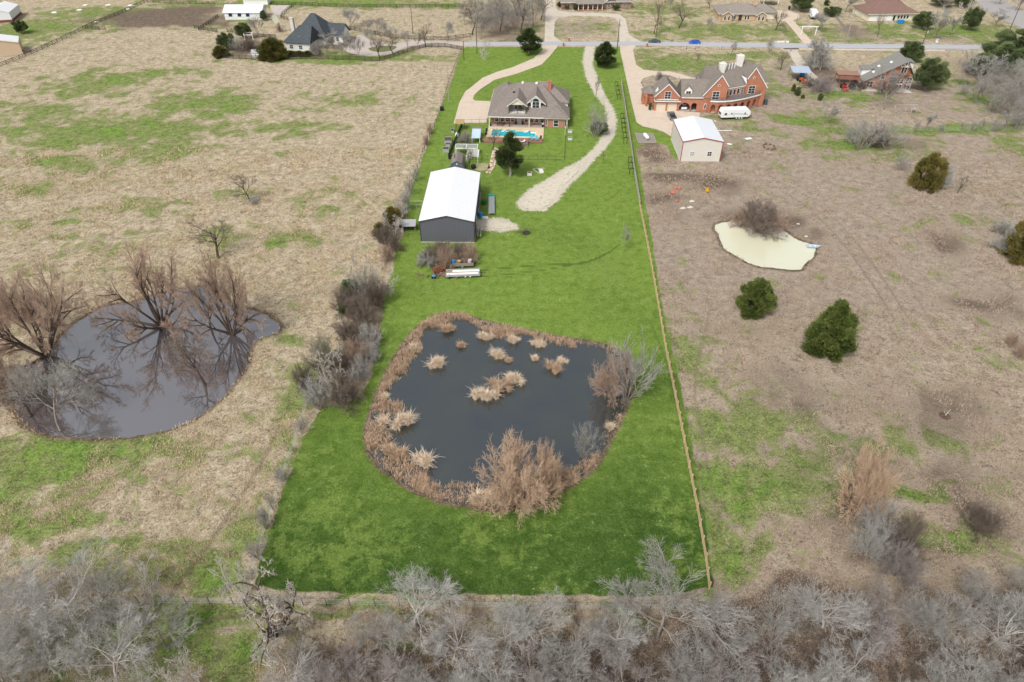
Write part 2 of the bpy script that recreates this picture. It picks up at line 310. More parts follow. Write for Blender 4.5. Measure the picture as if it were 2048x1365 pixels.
def m_ground():
    t = NT('ground'); z = t.attr('zone'); q = t.attr('tone'); mk = t.attr('mark')
    n_f = t.noise(2.6, 7, .72, dist=.6); n_s = t.noise(7.5, 4, .65); n_m = t.noise(.55, 6, .68, dist=.4); n_l = t.noise(.12, 5, .6); n_x = t.noise(.045, 3, .5)
    def comb(*ws):
        o = None
        for a, w in ws:
            k = t.math('MULTIPLY', t.math('SUBTRACT', a, .5), w); o = k if o is None else t.math('ADD', o, k)
        return o
    tex = t.math('ADD', comb((n_f, 1.7), (n_s, 1.0), (n_m, 1.2)), .5)
    straw = t.ramp(tex, [(.12, (.125,.10,.065)), (.34, (.30,.245,.165)), (.55, (.47,.39,.275)), (.85, (.66,.57,.43))])
    pink = t.ramp(tex, [(.1, (.12,.095,.07)), (.33, (.245,.195,.15)), (.58, (.375,.305,.24)), (.9, (.53,.445,.355))])
    pink = t.mix(t.math('MULTIPLY', t.step(q[1], .8, 1.25), .6), pink, t.ramp(n_m, [(.3, (.31,.25,.195)), (.7, (.40,.325,.26))]))
    dry = t.mix(q[1], straw, pink)
    dry = t.mix(t.step(comb((n_l, 1.0), (n_m, .35)), .12, .35), dry, t.mix(.45, dry, (.30,.19,.12)))
    dry = t.mix(t.step(comb((n_l, -1.0), (n_f, .5)), .10, .4), dry, t.mix(.5, dry, (.62,.54,.34)))
    grn = t.ramp(tex, [(.15, (.055,.08,.02)), (.45, (.155,.20,.055)), (.8, (.30,.34,.12))])
    n_p = t.noise(.16, 9, .68, dist=.5); gsum = t.math('ADD', z[1], comb((n_p, 3.6), (n_m, 1.5), (n_f, 1.5)))
    gf = t.step(gsum, .46, .66); viv = t.ramp(tex, [(.15, (.035,.085,.008)), (.45, (.10,.215,.018)), (.8, (.22,.34,.05))])
    grn = t.mix(t.step(t.math('ADD', gsum, comb((n_l, 1.5))), 1.0, 1.5), grn, viv)
    weed = t.step(comb((t.noise(.28, 7, .75), 1.0), (n_f, .35)), .13, .26)
    dry = t.mix(t.math('MULTIPLY', weed, .5), dry, (.15,.14,.10))
    c = t.mix(t.math('MULTIPLY', gf, .88), dry, grn)
    br = t.ramp(tex, [(.15, (.05,.04,.03)), (.45, (.14,.105,.08)), (.8, (.27,.21,.16))])
    c = t.mix(t.step(t.math('ADD', z[2], comb((n_m, 1.8), (n_f, 1.6))), .3, 1.0), c, br)
    # mown lawn: brighter and yellower up by the road, deep green by the big pond
    lt = t.ramp(t.math('ADD', comb((n_s, 1.0), (n_f, 1.0), (n_m, 1.1)), .5), [(.12, (.085,.145,.025)), (.45, (.160,.248,.042)), (.85, (.26,.35,.085))])
    dk = t.ramp(t.math('ADD', comb((n_s, 1.1), (n_f, 1.1), (n_m, 1.0)), .5), [(.15, (.028,.060,.010)), (.5, (.064,.120,.023)), (.85, (.135,.20,.05))])
    pale = t.ramp(t.math('ADD', comb((n_s, .8), (n_f, .9)), .5), [(.15, (.10,.16,.03)), (.5, (.18,.26,.055)), (.85, (.29,.36,.11))])
    lw = t.mix(q[0], lt, dk)
    lw = t.mix(t.math('MULTIPLY', t.step(comb((n_l, 1.5), (n_m, 1.1), (n_x, .9), (n_f, .5)), .0, .30), .75), lw, pale)
    lf = t.step(t.math('ADD', z[0], comb((n_f, .5), (n_m, .5))), .38, .62)
    c = t.mix(lf, c, lw)
    c = t.mix(t.math('MULTIPLY', t.step(t.math('ADD', mk[0], comb((n_f, .5), (n_m, .5))), .25, .7), .6), c, t.mix(lf, (.17,.13,.095), (.05,.085,.02)))
    gcol = t.ramp(t.math('ADD', comb((t.noise(5, 5, .8), 1.6)), .5), [(.2, (.30,.26,.19)), (.5, (.60,.54,.44)), (.8, (.74,.70,.62))])
    c = t.mix(t.step(t.math('ADD', mk[2], comb((n_f, 2.0), (n_m, 1.4), (n_s, 1.3))), .42, .62), c, gcol)
    mud = t.ramp(tex, [(.2, (.06,.045,.03)), (.55, (.20,.15,.10)), (.85, (.36,.28,.19))])
    c = t.mix(t.step(t.math('ADD', q[2], comb((n_f, .4), (n_m, .4))), .45, .8), c, mud)
    t.bump(t.math('ADD', n_f, t.math('MULTIPLY', n_m, .8)), .9, .35)
    return t.fin(c, .97, .08)
build_ground()
def m_water(name, col, rough, ior, bump=.02, sc=2.5, col2=None):
    t = NT(name); c = t.ramp(t.noise(.15, 4, .6), [(.3, col), (.7, col2 or col)])
    t.b.inputs['IOR'].default_value = ior; t.b.inputs['Base Color'].default_value = (*col, 1)
    t.bump(t.noise(sc, 3, .5, t.mapping((1, 2.2, 1))), .25, bump); m = t.fin(c, rough, .5); return m
sheet('pond_water', expand(W2(POND1), 1.2), -.30, m_water('pond water, violet grey', (.095,.085,.09), .02, 5.0, .004), smooth=True, th=.02)
sheet('pond_water', expand(W2(POND2), 1.2), -.30, m_water('pond water, slate', (.018,.028,.034), .05, 2.7, .010, 3.5, (.034,.040,.034)), smooth=True, th=.02)
sheet('pond_water', expand(W2(POND3), 1.0), -.30, m_water('pond water, milky', (.74,.73,.54), .04, 3.4, .004), smooth=True, th=.02)
# ------------------------------------------------------------------ roads and drives
def m_concrete(name, col, dirt=(.3,.26,.22), amt=.35):
    t = NT(name); n = t.noise(.35, 6, .7); f = t.ramp(t.noise(3, 5, .7), [(.3, tuple(x*.88 for x in col)), (.7, tuple(min(.9, x*1.06) for x in col))])
    f = t.mix(t.math('MULTIPLY', t.step(n, .48, .75), amt), f, dirt)
    b = t.n('ShaderNodeTexBrick'); t.t.links.new(t.tc, b.inputs['Vector']); b.offset = 0; b.inputs['Scale'].default_value = 1; b.inputs['Brick Width'].default_value = 3.2; b.inputs['Row Height'].default_value = 3.2; b.inputs['Mortar Size'].default_value = .04
    t.put(b.inputs['Color1'], (0,0,0)); t.put(b.inputs['Color2'], (0,0,0)); t.put(b.inputs['Mortar'], (1,1,1))
    f = t.mix(t.math('MULTIPLY', b.outputs[0], .3), f, tuple(x*.5 for x in col))
    return t.fin(f, .9, .2)
CONC = m_concrete('driveway concrete', (.60,.50,.40)); CONC2 = m_concrete('worn concrete', (.56,.50,.42), (.2,.18,.16), .6)
def m_gravel(name='white gravel', base=(.66,.60,.49)):
    t = NT(name); v = t.vor(5, 'Color'); f = t.ramp(t.noise(9, 4, .8), [(.3, tuple(x*.55 for x in base)), (.6, base), (.8, (.72,.68,.63))])
    f = t.mix(t.math('MULTIPLY', t.step(t.noise(.9, 5, .75), .52, .68), .75), f, (.17,.19,.07))
    t.bump(t.noise(8, 3), .6, .06); return t.fin(f, .95, .15)
GRAV = m_gravel()
ASPH = mat('road asphalt', (.42,.43,.46), .9, .12, 1.2)
sheet('road', W2([(600,84),(925,84.5),(1280,84),(1480,86),(1660,88),(1990,91),(2060,92),(2060,100),(1985,98.5),(1660,96.5),(1480,94),(1280,91),(925,92),(600,92)][1:-1]), .03, ASPH)
sheet('side_road', W2([(1940,-12),(1995,-6),(2048,22),(2110,45),(2110,75),(2060,64),(2010,42),(1965,18)]), .03, mat('side road asphalt', (.36,.34,.33), .9, .12, 1.2))
sheet('gutter', W2([(1562,97.2),(1660,98),(1890,100.5),(1890,102.5),(1660,100.3),(1562,99.2)]), .05, CONC)
sheet('driveway', W2([(1084,92),(1085,100),(1068,117),(1024,135.5),(995,144),(965.5,156),(941,176),(931,183),(919,205),(907.5,247),(973,246),(981,203),(950,202),(946,198),(949,190),(961,179),(990,160),(1036,147),(1083,130),(1100,112.5),(1114.5,95),(1116,91.5)]), .06, CONC)
sheet('gravel_drive', ragged(expand(W2([(1150,325),(1127,338),(1087,363),(1058,379),(1042,396),(1033,405),(1046,420),(1089,422),(1110,405),(1127,385),(1135,373),(1163,344)]), -1.0), .3, .45, 1, 1.8), .03, GRAV)
sheet('gravel_patch', ragged(expand(W2(GRAV_P[1]), -1.3), .3, .4, 2, 1.8), .03, GRAV)
sheet('driveway', W2([(1240,92),(1240,100.5),(1262,200),(1273,245),(1286,253),(1310,257),(1328,264),(1344,274.5),(1349,245),(1398,240),(1400,226),(1300,218),(1288,180),(1281,166),(1287,157),(1307,151),(1338,150.6),(1370,161),(1400,171),(1390,157),(1363,149),(1338,143.6),(1314,143),(1287,140),(1272,130),(1266,100.5),(1272,92.5),(1268,91)]), .05, CONC)
sheet('driveway', W2([(1092,-8),(1089,84),(1124,84),(1108,73),(1109.6,44),(1117,36.6),(1146,31.7),(1214.6,33),(1231.6,36.6),(1239,49),(1239,84),(1282,84),(1258.5,71),(1251,39),(1239,29),(1195,26),(1146,25.6),(1117,22),(1111,15),(1112,-8)]), .05, CONC2)
sheet('driveway', W2([(1568.6,21.5),(1580,23),(1599,29),(1598,37),(1586,41),(1627,87.6),(1608,87.2),(1572.5,44),(1561,42),(1550,30),(1545,22)]), .05, CONC)
sheet('driveway', W2([(1563,96),(1598,97),(1595.7,105),(1622,143),(1641,160),(1650,172),(1630,172),(1617,162),(1607,150),(1586,123),(1576.7,105)]), .05, CONC2)
sheet('driveway', smooth_line(W2([(926,84.3),(829,83),(790,87),(745,82),(724,71),(713,73),(712,80),(702,88),(690,93),(687,98),(700,106),(735,112),(778,109),(800,101),(829,92),(926,92)]), 3, True), .06, mat('pale drive', (.50,.44,.40), .9, .15, .6))
sheet('grass_island', smooth_line(W2([(738,97),(760,93),(792,93),(785,101),(760,105),(742,102)]), 3, True), .10, mat('island grass', (.16,.17,.07), .95, .3, 1.0))
sheet('gravel_yard', ragged(W2([(540,11),(582,11),(566,30),(546,31)]), 1.5, .6, 3), .04, mat('barn yard gravel', (.52,.46,.42), .95, .15, .5))
sheet('path', ragged(W2([(541,31),(551,31),(562,46),(571,61),(560,60),(548,44)]), 1, .5, 4), .04, mat('pale path', (.5,.5,.38), .95, .2, .4))
# ------------------------------------------------------------------ trees
def seg_mesh(name, segs, m, n=3):
    """tapered limbs: array rows p0(3) p1(3) r0 r1 -> n sided prisms"""
    A = np.array(segs, float); p0 = A[:, 0:3]; p1 = A[:, 3:6]; r0 = A[:, 6:7]; r1 = A[:, 7:8]
    d = p1-p0; d /= np.linalg.norm(d, axis=1, keepdims=True)+1e-9
    h = np.where(np.abs(d[:, 2:3]) < .9, np.array([[0, 0, 1.]]), np.array([[1., 0, 0]])); a = np.cross(d, h); a /= np.linalg.norm(a, axis=1, keepdims=True)+1e-9; b = np.cross(d, a)
    V = []
    for p, r in ((p0, r0), (p1, r1)):
        for k in range(n): q = 2*PI*k/n; V.append(p + (a*math.cos(q)+b*math.sin(q))*r)
    V = np.stack(V, 1).reshape(-1, 3); N = len(A); base = np.arange(N)[:, None]*(2*n)
    F = np.concatenate([base + np.array([[k, (k+1) % n, (k+1) % n + n, k+n]]) for k in range(n)], 0)
    return npmesh(name, V, F, m)
def rdir(rng): 
    v = Vector((rng.gauss(0,1), rng.gauss(0,1), rng.gauss(0,1))); return v.normalized()
def grow(rng, p, d, L, r, lev, maxlev, out, cfg):
    nseg = (5, 4, 3, 2, 2)[min(lev, 4)]; step = L/nseg; pts = [(p.copy(), d.copy())]; wig = cfg.get('wig', .18)
    for k in range(nseg):
        d = (d + rdir(rng)*wig*(1 + .3*lev) + Vector((0,0,1))*cfg.get('up', .08)).normalized(); q = p + d*step
        ra = max(cfg['rmin'], r*(1-.75*k/nseg)); rb = max(cfg['rmin']*.7, r*(1-.75*(k+1)/nseg))
        out[lev].append((*p, *q, ra, rb)); p = q; pts.append((p.copy(), d.copy()))
    if lev >= maxlev: return
    nc = cfg['n'][lev]
    for k in range(nc):
        t = cfg.get('start', .3) + (1-cfg.get('start', .3))*(k+rng.random())/nc if lev > 0 else cfg.get('t0', .6) + (1-cfg.get('t0', .6))*(k+rng.random())/nc
        i = min(nseg-1, int(t*nseg)); f = t*nseg-i; pp = pts[i][0].lerp(pts[i+1][0], f); dd = pts[i+1][1]
        o = dd.orthogonal().normalized(); o.rotate(Matrix.Rotation(rng.random()*2*PI + k*2.4, 3, dd))
        ang = R(rng.uniform(*cfg['ang'][min(lev, len(cfg['ang'])-1)])); cd = (dd*math.cos(ang) + o*math.sin(ang)).normalized()
        cl = L*cfg['lr'][min(lev, len(cfg['lr'])-1)]*rng.uniform(.7, 1.15)*(1.15-.45*t if lev > 0 else 1)
        grow(rng, pp, cd, cl, max(cfg['rmin'], r*cfg.get('rr', .55)*(1-.4*t)), lev+1, maxlev, out, cfg)
def bare_tree(name, seed, cfg, mt, mc, split=2):
    """unit-free tree about cfg['H'] metres tall -> root with trunk and crown children; stored height and width"""
    rng = random.Random(seed); out = [[] for _ in range(6)]; stems = cfg.get('stems', 1)
    for k in range(stems):
        if stems == 1: d = Vector((rng.gauss(0,.05), rng.gauss(0,.05), 1)).normalized(); p = Vector((0,0,-.1))
        else:
            a = 2*PI*k/stems + rng.random()*.5; l = R(rng.uniform(*cfg['lean'])); d = Vector((math.sin(l)*math.cos(a), math.sin(l)*math.sin(a), math.cos(l))); p = Vector((math.cos(a)*.15, math.sin(a)*.15, -.1))
        grow(rng, p, d, cfg['L']*rng.uniform(.85, 1.1), cfg['r'], 0, cfg['max'], out, cfg)
    lo = [s for l in out[:split] for s in l]; hi = [s for l in out[split:] for s in l]
    allp = np.array([s[3:6] for s in lo+hi]); H = np.percentile(allp[:, 2], 99.5); Wd = 2*np.percentile(np.hypot(allp[:, 0], allp[:, 1]), cfg.get('pct', 93))
    root = bpy.data.objects.new(name, None); root['H'] = float(H); root['Wd'] = float(Wd)
    t = bpy.data.objects.new('trunk', seg_mesh(name+'_trunk', lo, mt, 6)); c = bpy.data.objects.new('crown', seg_mesh(name+'_twigs', hi, mc, 3))
    t['shared'] = 1
    return (root, [t, c], H, Wd)
def m_bark(name, a, b, rough=.95):
    t = NT(name); f = t.ramp(t.noise(1.3, 5, .7), [(.3, a), (.7, b)]); MATS[name] = t.fin(f, rough, .1); return MATS[name]
BK_GREY = m_bark('grey bark', (.17,.14,.12), (.36,.32,.28)); BK_DARK = m_bark('dark bark', (.06,.045,.035), (.16,.12,.10)); BK_PALE = m_bark('pale weathered wood', (.42,.38,.33), (.66,.61,.55))
TW_GREY = m_bark('grey twigs', (.22,.21,.19), (.52,.50,.46)); TW_SILV = m_bark('silvery twigs', (.30,.29,.27), (.62,.60,.56)); TW_RED = m_bark('reddish willow twigs', (.34,.235,.175), (.56,.42,.33)); TW_MAUVE = m_bark('mauve twigs', (.24,.21,.195), (.46,.41,.39)); TW_BRN = m_bark('brown twigs', (.13,.10,.08), (.31,.255,.21)); TW_OLIVE = m_bark('olive grey twigs', (.22,.21,.15), (.40,.38,.28))
TW_TAN = m_bark('tan willow twigs', (.46,.31,.21), (.74,.56,.41)); ORD = 'first second third fourth fifth sixth seventh eighth ninth tenth eleventh twelfth thirteenth fourteenth fifteenth sixteenth seventeenth eighteenth nineteenth twentieth'.split()
KINDS = {}
def add_kind(k, seeds, cfg, mt, mc, split=2): KINDS[k] = [bare_tree('bare_tree', s, cfg, mt, mc, split) for s in seeds]
WOOD = dict(H=9, L=6.0, r=.18, rmin=.0105, n=[9,8,8,7], ang=[(35,75),(25,60),(20,55),(15,50)], lr=[.75,.66,.62,.62], max=4, t0=.28, up=.06, wig=.18)
add_kind('wood', (1,2,3,4), WOOD, BK_GREY, TW_GREY); add_kind('silver', (5,6,7), WOOD, BK_PALE, TW_SILV); add_kind('mauve', (8,9), WOOD, BK_GREY, TW_MAUVE); 
UP = dict(H=7, L=3.2, r=.13, rmin=.018, n=[8,7,6,5], ang=[(25,55),(20,45),(15,45)], lr=[.95,.6,.55,.5], max=4, t0=.35, up=.16, wig=.14)
add_kind('round', (11,12,13), UP, BK_GREY, TW_GREY); add_kind('roundm', (14,), UP, BK_GREY, TW_MAUVE)
add_kind('open', (15,16,17), dict(H=8, L=4.0, r=.20, rmin=.014, n=[7,6,6,5], ang=[(30,65),(25,60),(20,55)], lr=[.85,.62,.55,.5], max=4, t0=.35, up=.07, wig=.2), BK_DARK, TW_BRN)
WIL = dict(H=9, pct=84, stems=10, lean=(14,78), L=8.2, r=.26, rmin=.0125, n=[6,7,8,7], ang=[(18,48),(20,50),(15,45)], lr=[.50,.48,.5,.5], max=4, t0=.35, start=.2, up=.035, wig=.15)
add_kind('willow', (21,22,23), WIL, BK_DARK, TW_RED)
add_kind('bush', (31,32,33), dict(H=4, stems=9, lean=(8,58), L=2.6, r=.05, rmin=.013, n=[6,5,5], ang=[(15,45),(15,45),(15,45)], lr=[.6,.55,.5], max=3, t0=.2, start=.2, up=.08, wig=.2), BK_GREY, TW_GREY, 1)
KINDS['bushm'] = None
BU = dict(H=4, stems=20, lean=(12,80), L=2.7, r=.040, rmin=.0095, n=[9,8,6], ang=[(12,42),(15,45),(15,45)], lr=[.55,.55,.55], max=3, t0=.15, start=.2, up=.035, wig=.2)
add_kind('bushr', (34,35), BU, TW_BRN, TW_RED, 1); add_kind('busht', (44,45), BU, TW_BRN, TW_TAN, 1); add_kind('bushb', (36,37,38), BU, BK_DARK, TW_BRN, 1); add_kind('bushs', (39,40), BU, BK_PALE, TW_SILV, 1); add_kind('busho', (41,), BU, BK_GREY, TW_OLIVE, 1); add_kind('bushm', (42,43), BU, BK_GREY, TW_MAUVE, 1)
add_kind('gnarl', (51,), dict(H=7, stems=3, lean=(10,60), L=5.5, r=.34, rmin=.03, n=[6,6,5,4], ang=[(30,85),(30,80),(25,75)], lr=[.6,.55,.5], max=4, t0=.3, up=.03, wig=.36), BK_DARK, BK_PALE, 2)
add_kind('pale', (52,53), dict(H=6, stems=3, lean=(20,70), L=3.6, r=.10, rmin=.022, n=[6,5,5,3], ang=[(25,60),(20,60),(20,55)], lr=[.6,.55,.5], max=4, t0=.2, up=.05, wig=.25), BK_PALE, BK_PALE, 2)
TREE_I = [0]
def place_tree(kind, bx, by, h, w, label, cat='tree', group='bare winter trees', name='bare_tree', rz=None, var=None):
    """h metres tall, w metres wide, standing at the surveyed spot"""
    TREE_I[0] += 1; rng = random.Random(TREE_I[0]*7+3); V = KINDS[kind]; root, ch, H, Wd = V[(TREE_I[0] if var is None else var) % len(V)]
    g = G(bx, by) if by is not None else bx
    o = bpy.data.objects.new(name, None); COL.objects.link(o); o.location = (g.x, g.y, -.05); o.rotation_euler = (0, 0, rng.random()*6.28 if rz is None else rz)
    s = w/Wd; o.scale = (s, s, h/H); tag(o, label, cat, group)
    for c in ch: d = c.copy(); COL.objects.link(d); d.parent = o; d.name = c.name.split('.')[0]
    return o
def px_tree(kind, bx, by, ty, wpx, label, **k):
    h = max(.6, hgt(bx, by, ty)); w = wpx/scl(by)*(CAM_H-h*.6)/CAM_H; return place_tree(kind, bx, by, h, w, label, **k)
# ---- evergreens: leaf sprays through the crown volume
def m_leaf(name, a, b, c):
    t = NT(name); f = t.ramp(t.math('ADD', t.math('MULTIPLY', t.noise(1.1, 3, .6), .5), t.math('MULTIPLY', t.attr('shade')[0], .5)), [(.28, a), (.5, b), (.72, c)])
    MATS[name] = t.fin(f, .85, .15); return MATS[name]
LEAF_CEDAR = m_leaf('cedar foliage', (.028,.046,.011), (.08,.112,.026), (.19,.225,.06)); LEAF_OLIVE = m_leaf('olive cedar foliage', (.05,.05,.015), (.14,.125,.035), (.30,.24,.07)); LEAF_OAK = m_leaf('live oak foliage', (.04,.06,.024), (.10,.135,.055), (.19,.235,.10)); LEAF_DK = m_leaf('dark cedar foliage', (.022,.036,.014), (.05,.072,.024), (.11,.14,.045)); LEAF_RUST = m_leaf('rust tinged foliage', (.03,.045,.014), (.08,.095,.025), (.22,.17,.05))
def evergreen_mesh(name, seed, H, Wd, m, shape, nb=900, leaf=.13, low=.0):
    """sprays of small leaf faces gathered on separate boughs; a 'shade' value per bough varies the green"""
    rng = np.random.RandomState(seed); BP = []; 
    nbough = 64 if shape != 'ball' else 40
    for k in range(nbough):
        t = (k+rng.rand())/nbough; a = rng.rand()*2*PI
        if shape == 'cone': R_ = .5*Wd*(1-t)**.7*(.7+.3*min(1, t*6)); 
        elif shape == 'drop': R_ = .5*Wd*max(.04, math.sin(PI*min(1, t*.90+.12)))**.75*(1-t*.42)
        elif shape == 'bush': R_ = .5*Wd*math.sqrt(max(0, 1-t*t))
        else: t = .12+.86*t; R_ = .5*Wd*math.sqrt(max(0, 1-((t-.45)/.58)**2))
        q = R_*(.55+.40*rng.rand()**.6); sz = (.11+.08*rng.rand())*Wd*(1 if shape == 'ball' else .8)*(1-.35*t)
        if t > .9: q *= .5
        BP.append((q*math.cos(a), q*math.sin(a), low*H + (1-low)*H*t*.97, sz, a, rng.rand()))
    for k in range(14): t = rng.rand()*.8; BP.append((rng.normal()*Wd*.06, rng.normal()*Wd*.06, low*H+(1-low)*H*t, Wd*.15, rng.rand()*6.3, rng.rand()))
    per = int(nb*15/len(BP)); C = []; D = []; SH = []
    for x, y, z, s, a, sh in BP:
        n = per; d = rng.normal(size=(n, 3)); d /= np.linalg.norm(d, axis=1, keepdims=True); rr = s*(.55+.5*rng.rand(n, 1)**.7)
        p = d*rr; p[:, 2] *= .8 if shape != 'ball' else .7; out = np.array([math.cos(a), math.sin(a), .55 if shape != 'ball' else .2]); p += out*np.maximum(0, rng.normal(size=(n, 1)))*s*.33
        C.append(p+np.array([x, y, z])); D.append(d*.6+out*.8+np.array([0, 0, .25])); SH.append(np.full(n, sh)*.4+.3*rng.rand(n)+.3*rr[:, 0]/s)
    C = np.concatenate(C); D = np.concatenate(D); SH = np.concatenate(SH); N = len(C); C[:, 2] = np.maximum(C[:, 2], .06)
    d = D + rng.normal(size=(N, 3))*.4; d /= np.linalg.norm(d, axis=1, keepdims=True); b = np.cross(d, rng.normal(size=(N, 3))); b /= np.linalg.norm(b, axis=1, keepdims=True)
    L = leaf*(.7+.9*rng.rand(N, 1)); Wq = leaf*.34
    V = np.stack([C-b*Wq, C+b*Wq, C+d*L*1.5+b*Wq*.3, C+d*L*1.5-b*Wq*.3], 1).reshape(-1, 3); F = np.arange(N*4).reshape(-1, 4)
    me = npmesh(name, V, F, m); at = me.color_attributes.new('shade', 'FLOAT_COLOR', 'POINT'); s4 = np.repeat(SH, 4); at.data.foreach_set('color', np.stack([s4, s4, s4, s4*0+1], 1).astype(np.float32).ravel())
    return me, float(np.percentile(V[:, 2], 99.6)), float(2*np.percentile(np.hypot(V[:, 0], V[:, 1]), 96))
EV = {}
def add_ever(k, seed, H, Wd, m, shape, trunk=0, nb=900, leaf=.13, low=0.0):
    me, mH, mW = evergreen_mesh('evergreen_foliage', seed, H, Wd, m, shape, nb, leaf, low); tr = MB(); rng = random.Random(seed)
    tr.tube((0,0,-.1), (0,0,H*.5), H*.03+.03, H*.02, 7); 
    for i in range(10):
        a = rng.random()*6.28; z0 = H*(low+.05+.5*rng.random()*(1-low)); tr.tube((0,0,z0), (math.cos(a)*Wd*.33, math.sin(a)*Wd*.33, z0+H*.14), .04, .015, 4)
    tr.tube((0,0,H*.5), (0,0,H*.86), H*.02, .02, 5)
    EV[k] = (me, tr.mesh('evergreen_trunk', BK_DARK if not trunk else BK_GREY), mH, mW)
add_ever('cone', 1, 8, 6.0, LEAF_DK, 'drop', 1, 2850, 0.116, .20); add_ever('cone2', 2, 7, 5.6, LEAF_DK, 'drop', 1, 2470, 0.116, .14); add_ever('tall', 3, 9, 5.4, LEAF_DK, 'drop', 1, 2850, 0.116, .22)
add_ever('bush', 4, 4, 5.2, LEAF_CEDAR, 'bush', 0, 2850, 0.116); add_ever('bush2', 5, 5.6, 5.6, LEAF_CEDAR, 'cone', 0, 3610, 0.116); add_ever('olive', 6, 4.6, 6, LEAF_OLIVE, 'bush', 0, 2850, 0.122)
add_ever('oak', 7, 7, 7.5, LEAF_OAK, 'ball', 1, 3040, 0.150, .18); add_ever('hedge', 8, 3, 4.5, LEAF_RUST, 'bush', 0, 2280, 0.116); add_ever('shrub', 9, 1.6, 1.5, LEAF_OAK, 'ball', 0, 570, 0.082)
def place_ever(k, bx, by, ty, wpx, label, name='evergreen_tree', cat='tree', group='evergreen trees and shrubs', rz=None):
    TREE_I[0] += 1; me, tr, H, Wd = EV[k]; g = G(bx, by); h = max(.5, hgt(bx, by, ty)); w = wpx/scl(by)*(CAM_H-h*.5)/CAM_H
    o = bpy.data.objects.new(name, None); COL.objects.link(o); o.location = (g.x, g.y, -.03); o.rotation_euler = (0,0, TREE_I[0]*1.7 if rz is None else rz); o.scale = (w/Wd, w/Wd, h/H); tag(o, label, cat, group)
    inst('crown' if cat == 'tree' else 'foliage', me, o); inst('trunk' if cat == 'tree' else 'stem', tr, o); return o
E_ = place_ever
E_('cone', 1058, 108, 57, 50, 'dark green cedar with a short bare trunk beside the mouth of the curving concrete drive', name='cedar_tree')
E_('cone2', 1209, 134, 84, 45, 'dark green cedar on the lawn strip between the gravel track and the wide concrete drive', name='cedar_tree')
E_('tall', 1021, 352, 266, 56, 'tall dark cedar standing on the back lawn in front of the pool deck', name='cedar_tree')
E_('bush', 1508, 620, 562, 76, 'wide low green cedar bush on the dry grass below the milky pond', name='cedar_bush', cat='shrub')
E_('bush2', 1654, 700, 606, 94, 'large green cedar bush, the nearest one on the dry field at the right', name='cedar_bush', cat='shrub')
E_('olive', 1848, 374, 308, 62, 'yellowish olive cedar bush at the edge of the mown field at the right', name='cedar_bush', cat='shrub')
E_('olive', 2040, 515, 438, 80, 'brownish olive cedar bush cut by the right edge, dead branches in front', name='cedar_bush', cat='shrub')
E_('oak', 1849, 180, 118, 62, 'round dark evergreen oak just right of the steep roofed brick house', name='oak_tree')
E_('oak', 1880, 165, 140, 24, 'small evergreen tree leaning out to the right of the round dark oak', name='oak_tree')
E_('oak', 1818, 122, 84, 50, 'evergreen tree behind the steep roofed brick house, tangled with bare twigs', name='oak_tree')
E_('oak', 1843, 58, 24, 40, 'pale green leafy tree in front of the brown roofed ranch house', name='oak_tree')
E_('oak', 1938, 60, 16, 38, 'narrow dark evergreen between two bare trees right of the brown roofed house', name='oak_tree')
E_('oak', 2032, 122, 62, 110, 'big dark evergreen at the right edge just below the road', name='oak_tree')
E_('oak', 1992, 146, 88, 90, 'mid green evergreen left of the bigger dark one at the right edge below the road', name='oak_tree')
E_('oak', 1956, 150, 108, 46, 'smaller evergreen behind the bare tree at the far right below the road', name='oak_tree')
E_('oak', 1601, 22, -12, 44, 'broad dark evergreen beside the white gabled carport at the top', name='oak_tree')
E_('oak', 1660, 32, 14, 30, 'dark evergreen at the top behind the parked white camper', name='oak_tree')
E_('shrub', 1653, 11, 0, 12, 'small round dark shrub near the top right of the white camper', name='round_shrub', cat='shrub')
E_('oak', 1672, 28, 14, 18, 'small dark shrub left of the green netting by the brown roofed house', name='round_shrub', cat='shrub')
E_('oak', 1880, 12, -10, 40, 'dark evergreen behind the brown roofed ranch house', name='oak_tree')
E_('oak', 1925, 14, -14, 40, 'evergreen at the top edge left of the side road', name='oak_tree')
E_('oak', 45, 67, 41, 28, 'small leafy tree alone between the two barns at the left edge', name='oak_tree')
E_('hedge', 547, 116, 77, 60, 'large round rust tinged bush against the dark roofed house', name='evergreen_bush', cat='shrub')
E_('oak', 455, 100, 66, 34, 'dark green shrub at the left end of the paddock garden', name='evergreen_bush', cat='shrub')
E_('hedge', 443, 113, 92, 32, 'clipped yellow green hedge clump at the left corner of the black garden fence', name='evergreen_bush', cat='shrub')
E_('oak', 490, 78, 46, 30, 'dark green bush in front of the long white stable', name='evergreen_bush', cat='shrub')
E_('oak', 528, 42, 22, 14, 'small dark conifer at the right end of the white stable', name='evergreen_bush', cat='shrub')
for k, (x, l) in enumerate(((584, 'left end'), (600, 'middle'), (615, 'right end'))): E_('hedge', x, 112, 102, 20, 'low dark green hedge clump at the %s of the dark roofed house front wall' % l, name='hedge_clump', cat='shrub', group='hedge along the dark roofed house')
E_('shrub', 1593, 191, 174, 14, 'round dark green shrub standing right of the open arches of the brick mansion', name='round_shrub', cat='shrub')
E_('shrub', 1640, 201, 187, 11, 'small round dark shrub beside the brushy garden of the steep roofed house', name='round_shrub', cat='shrub')
E_('olive', 1586, 182, 168, 9, 'small yellowish shrub behind the round dark one by the carport', name='round_shrub', cat='shrub')
E_('olive', 1605, 197, 189, 8, 'tiny olive shrub right of the round dark one by the carport', name='round_shrub', cat='shrub')
E_('oak', 1197, 267, 246, 34, 'dark green shrub under the bare tree beside the gravel track', name='evergreen_bush', cat='shrub')
E_('olive', 786, 452, 415, 40, 'olive cedar among pale branches left of the white roofed barn', name='cedar_bush', cat='shrub')
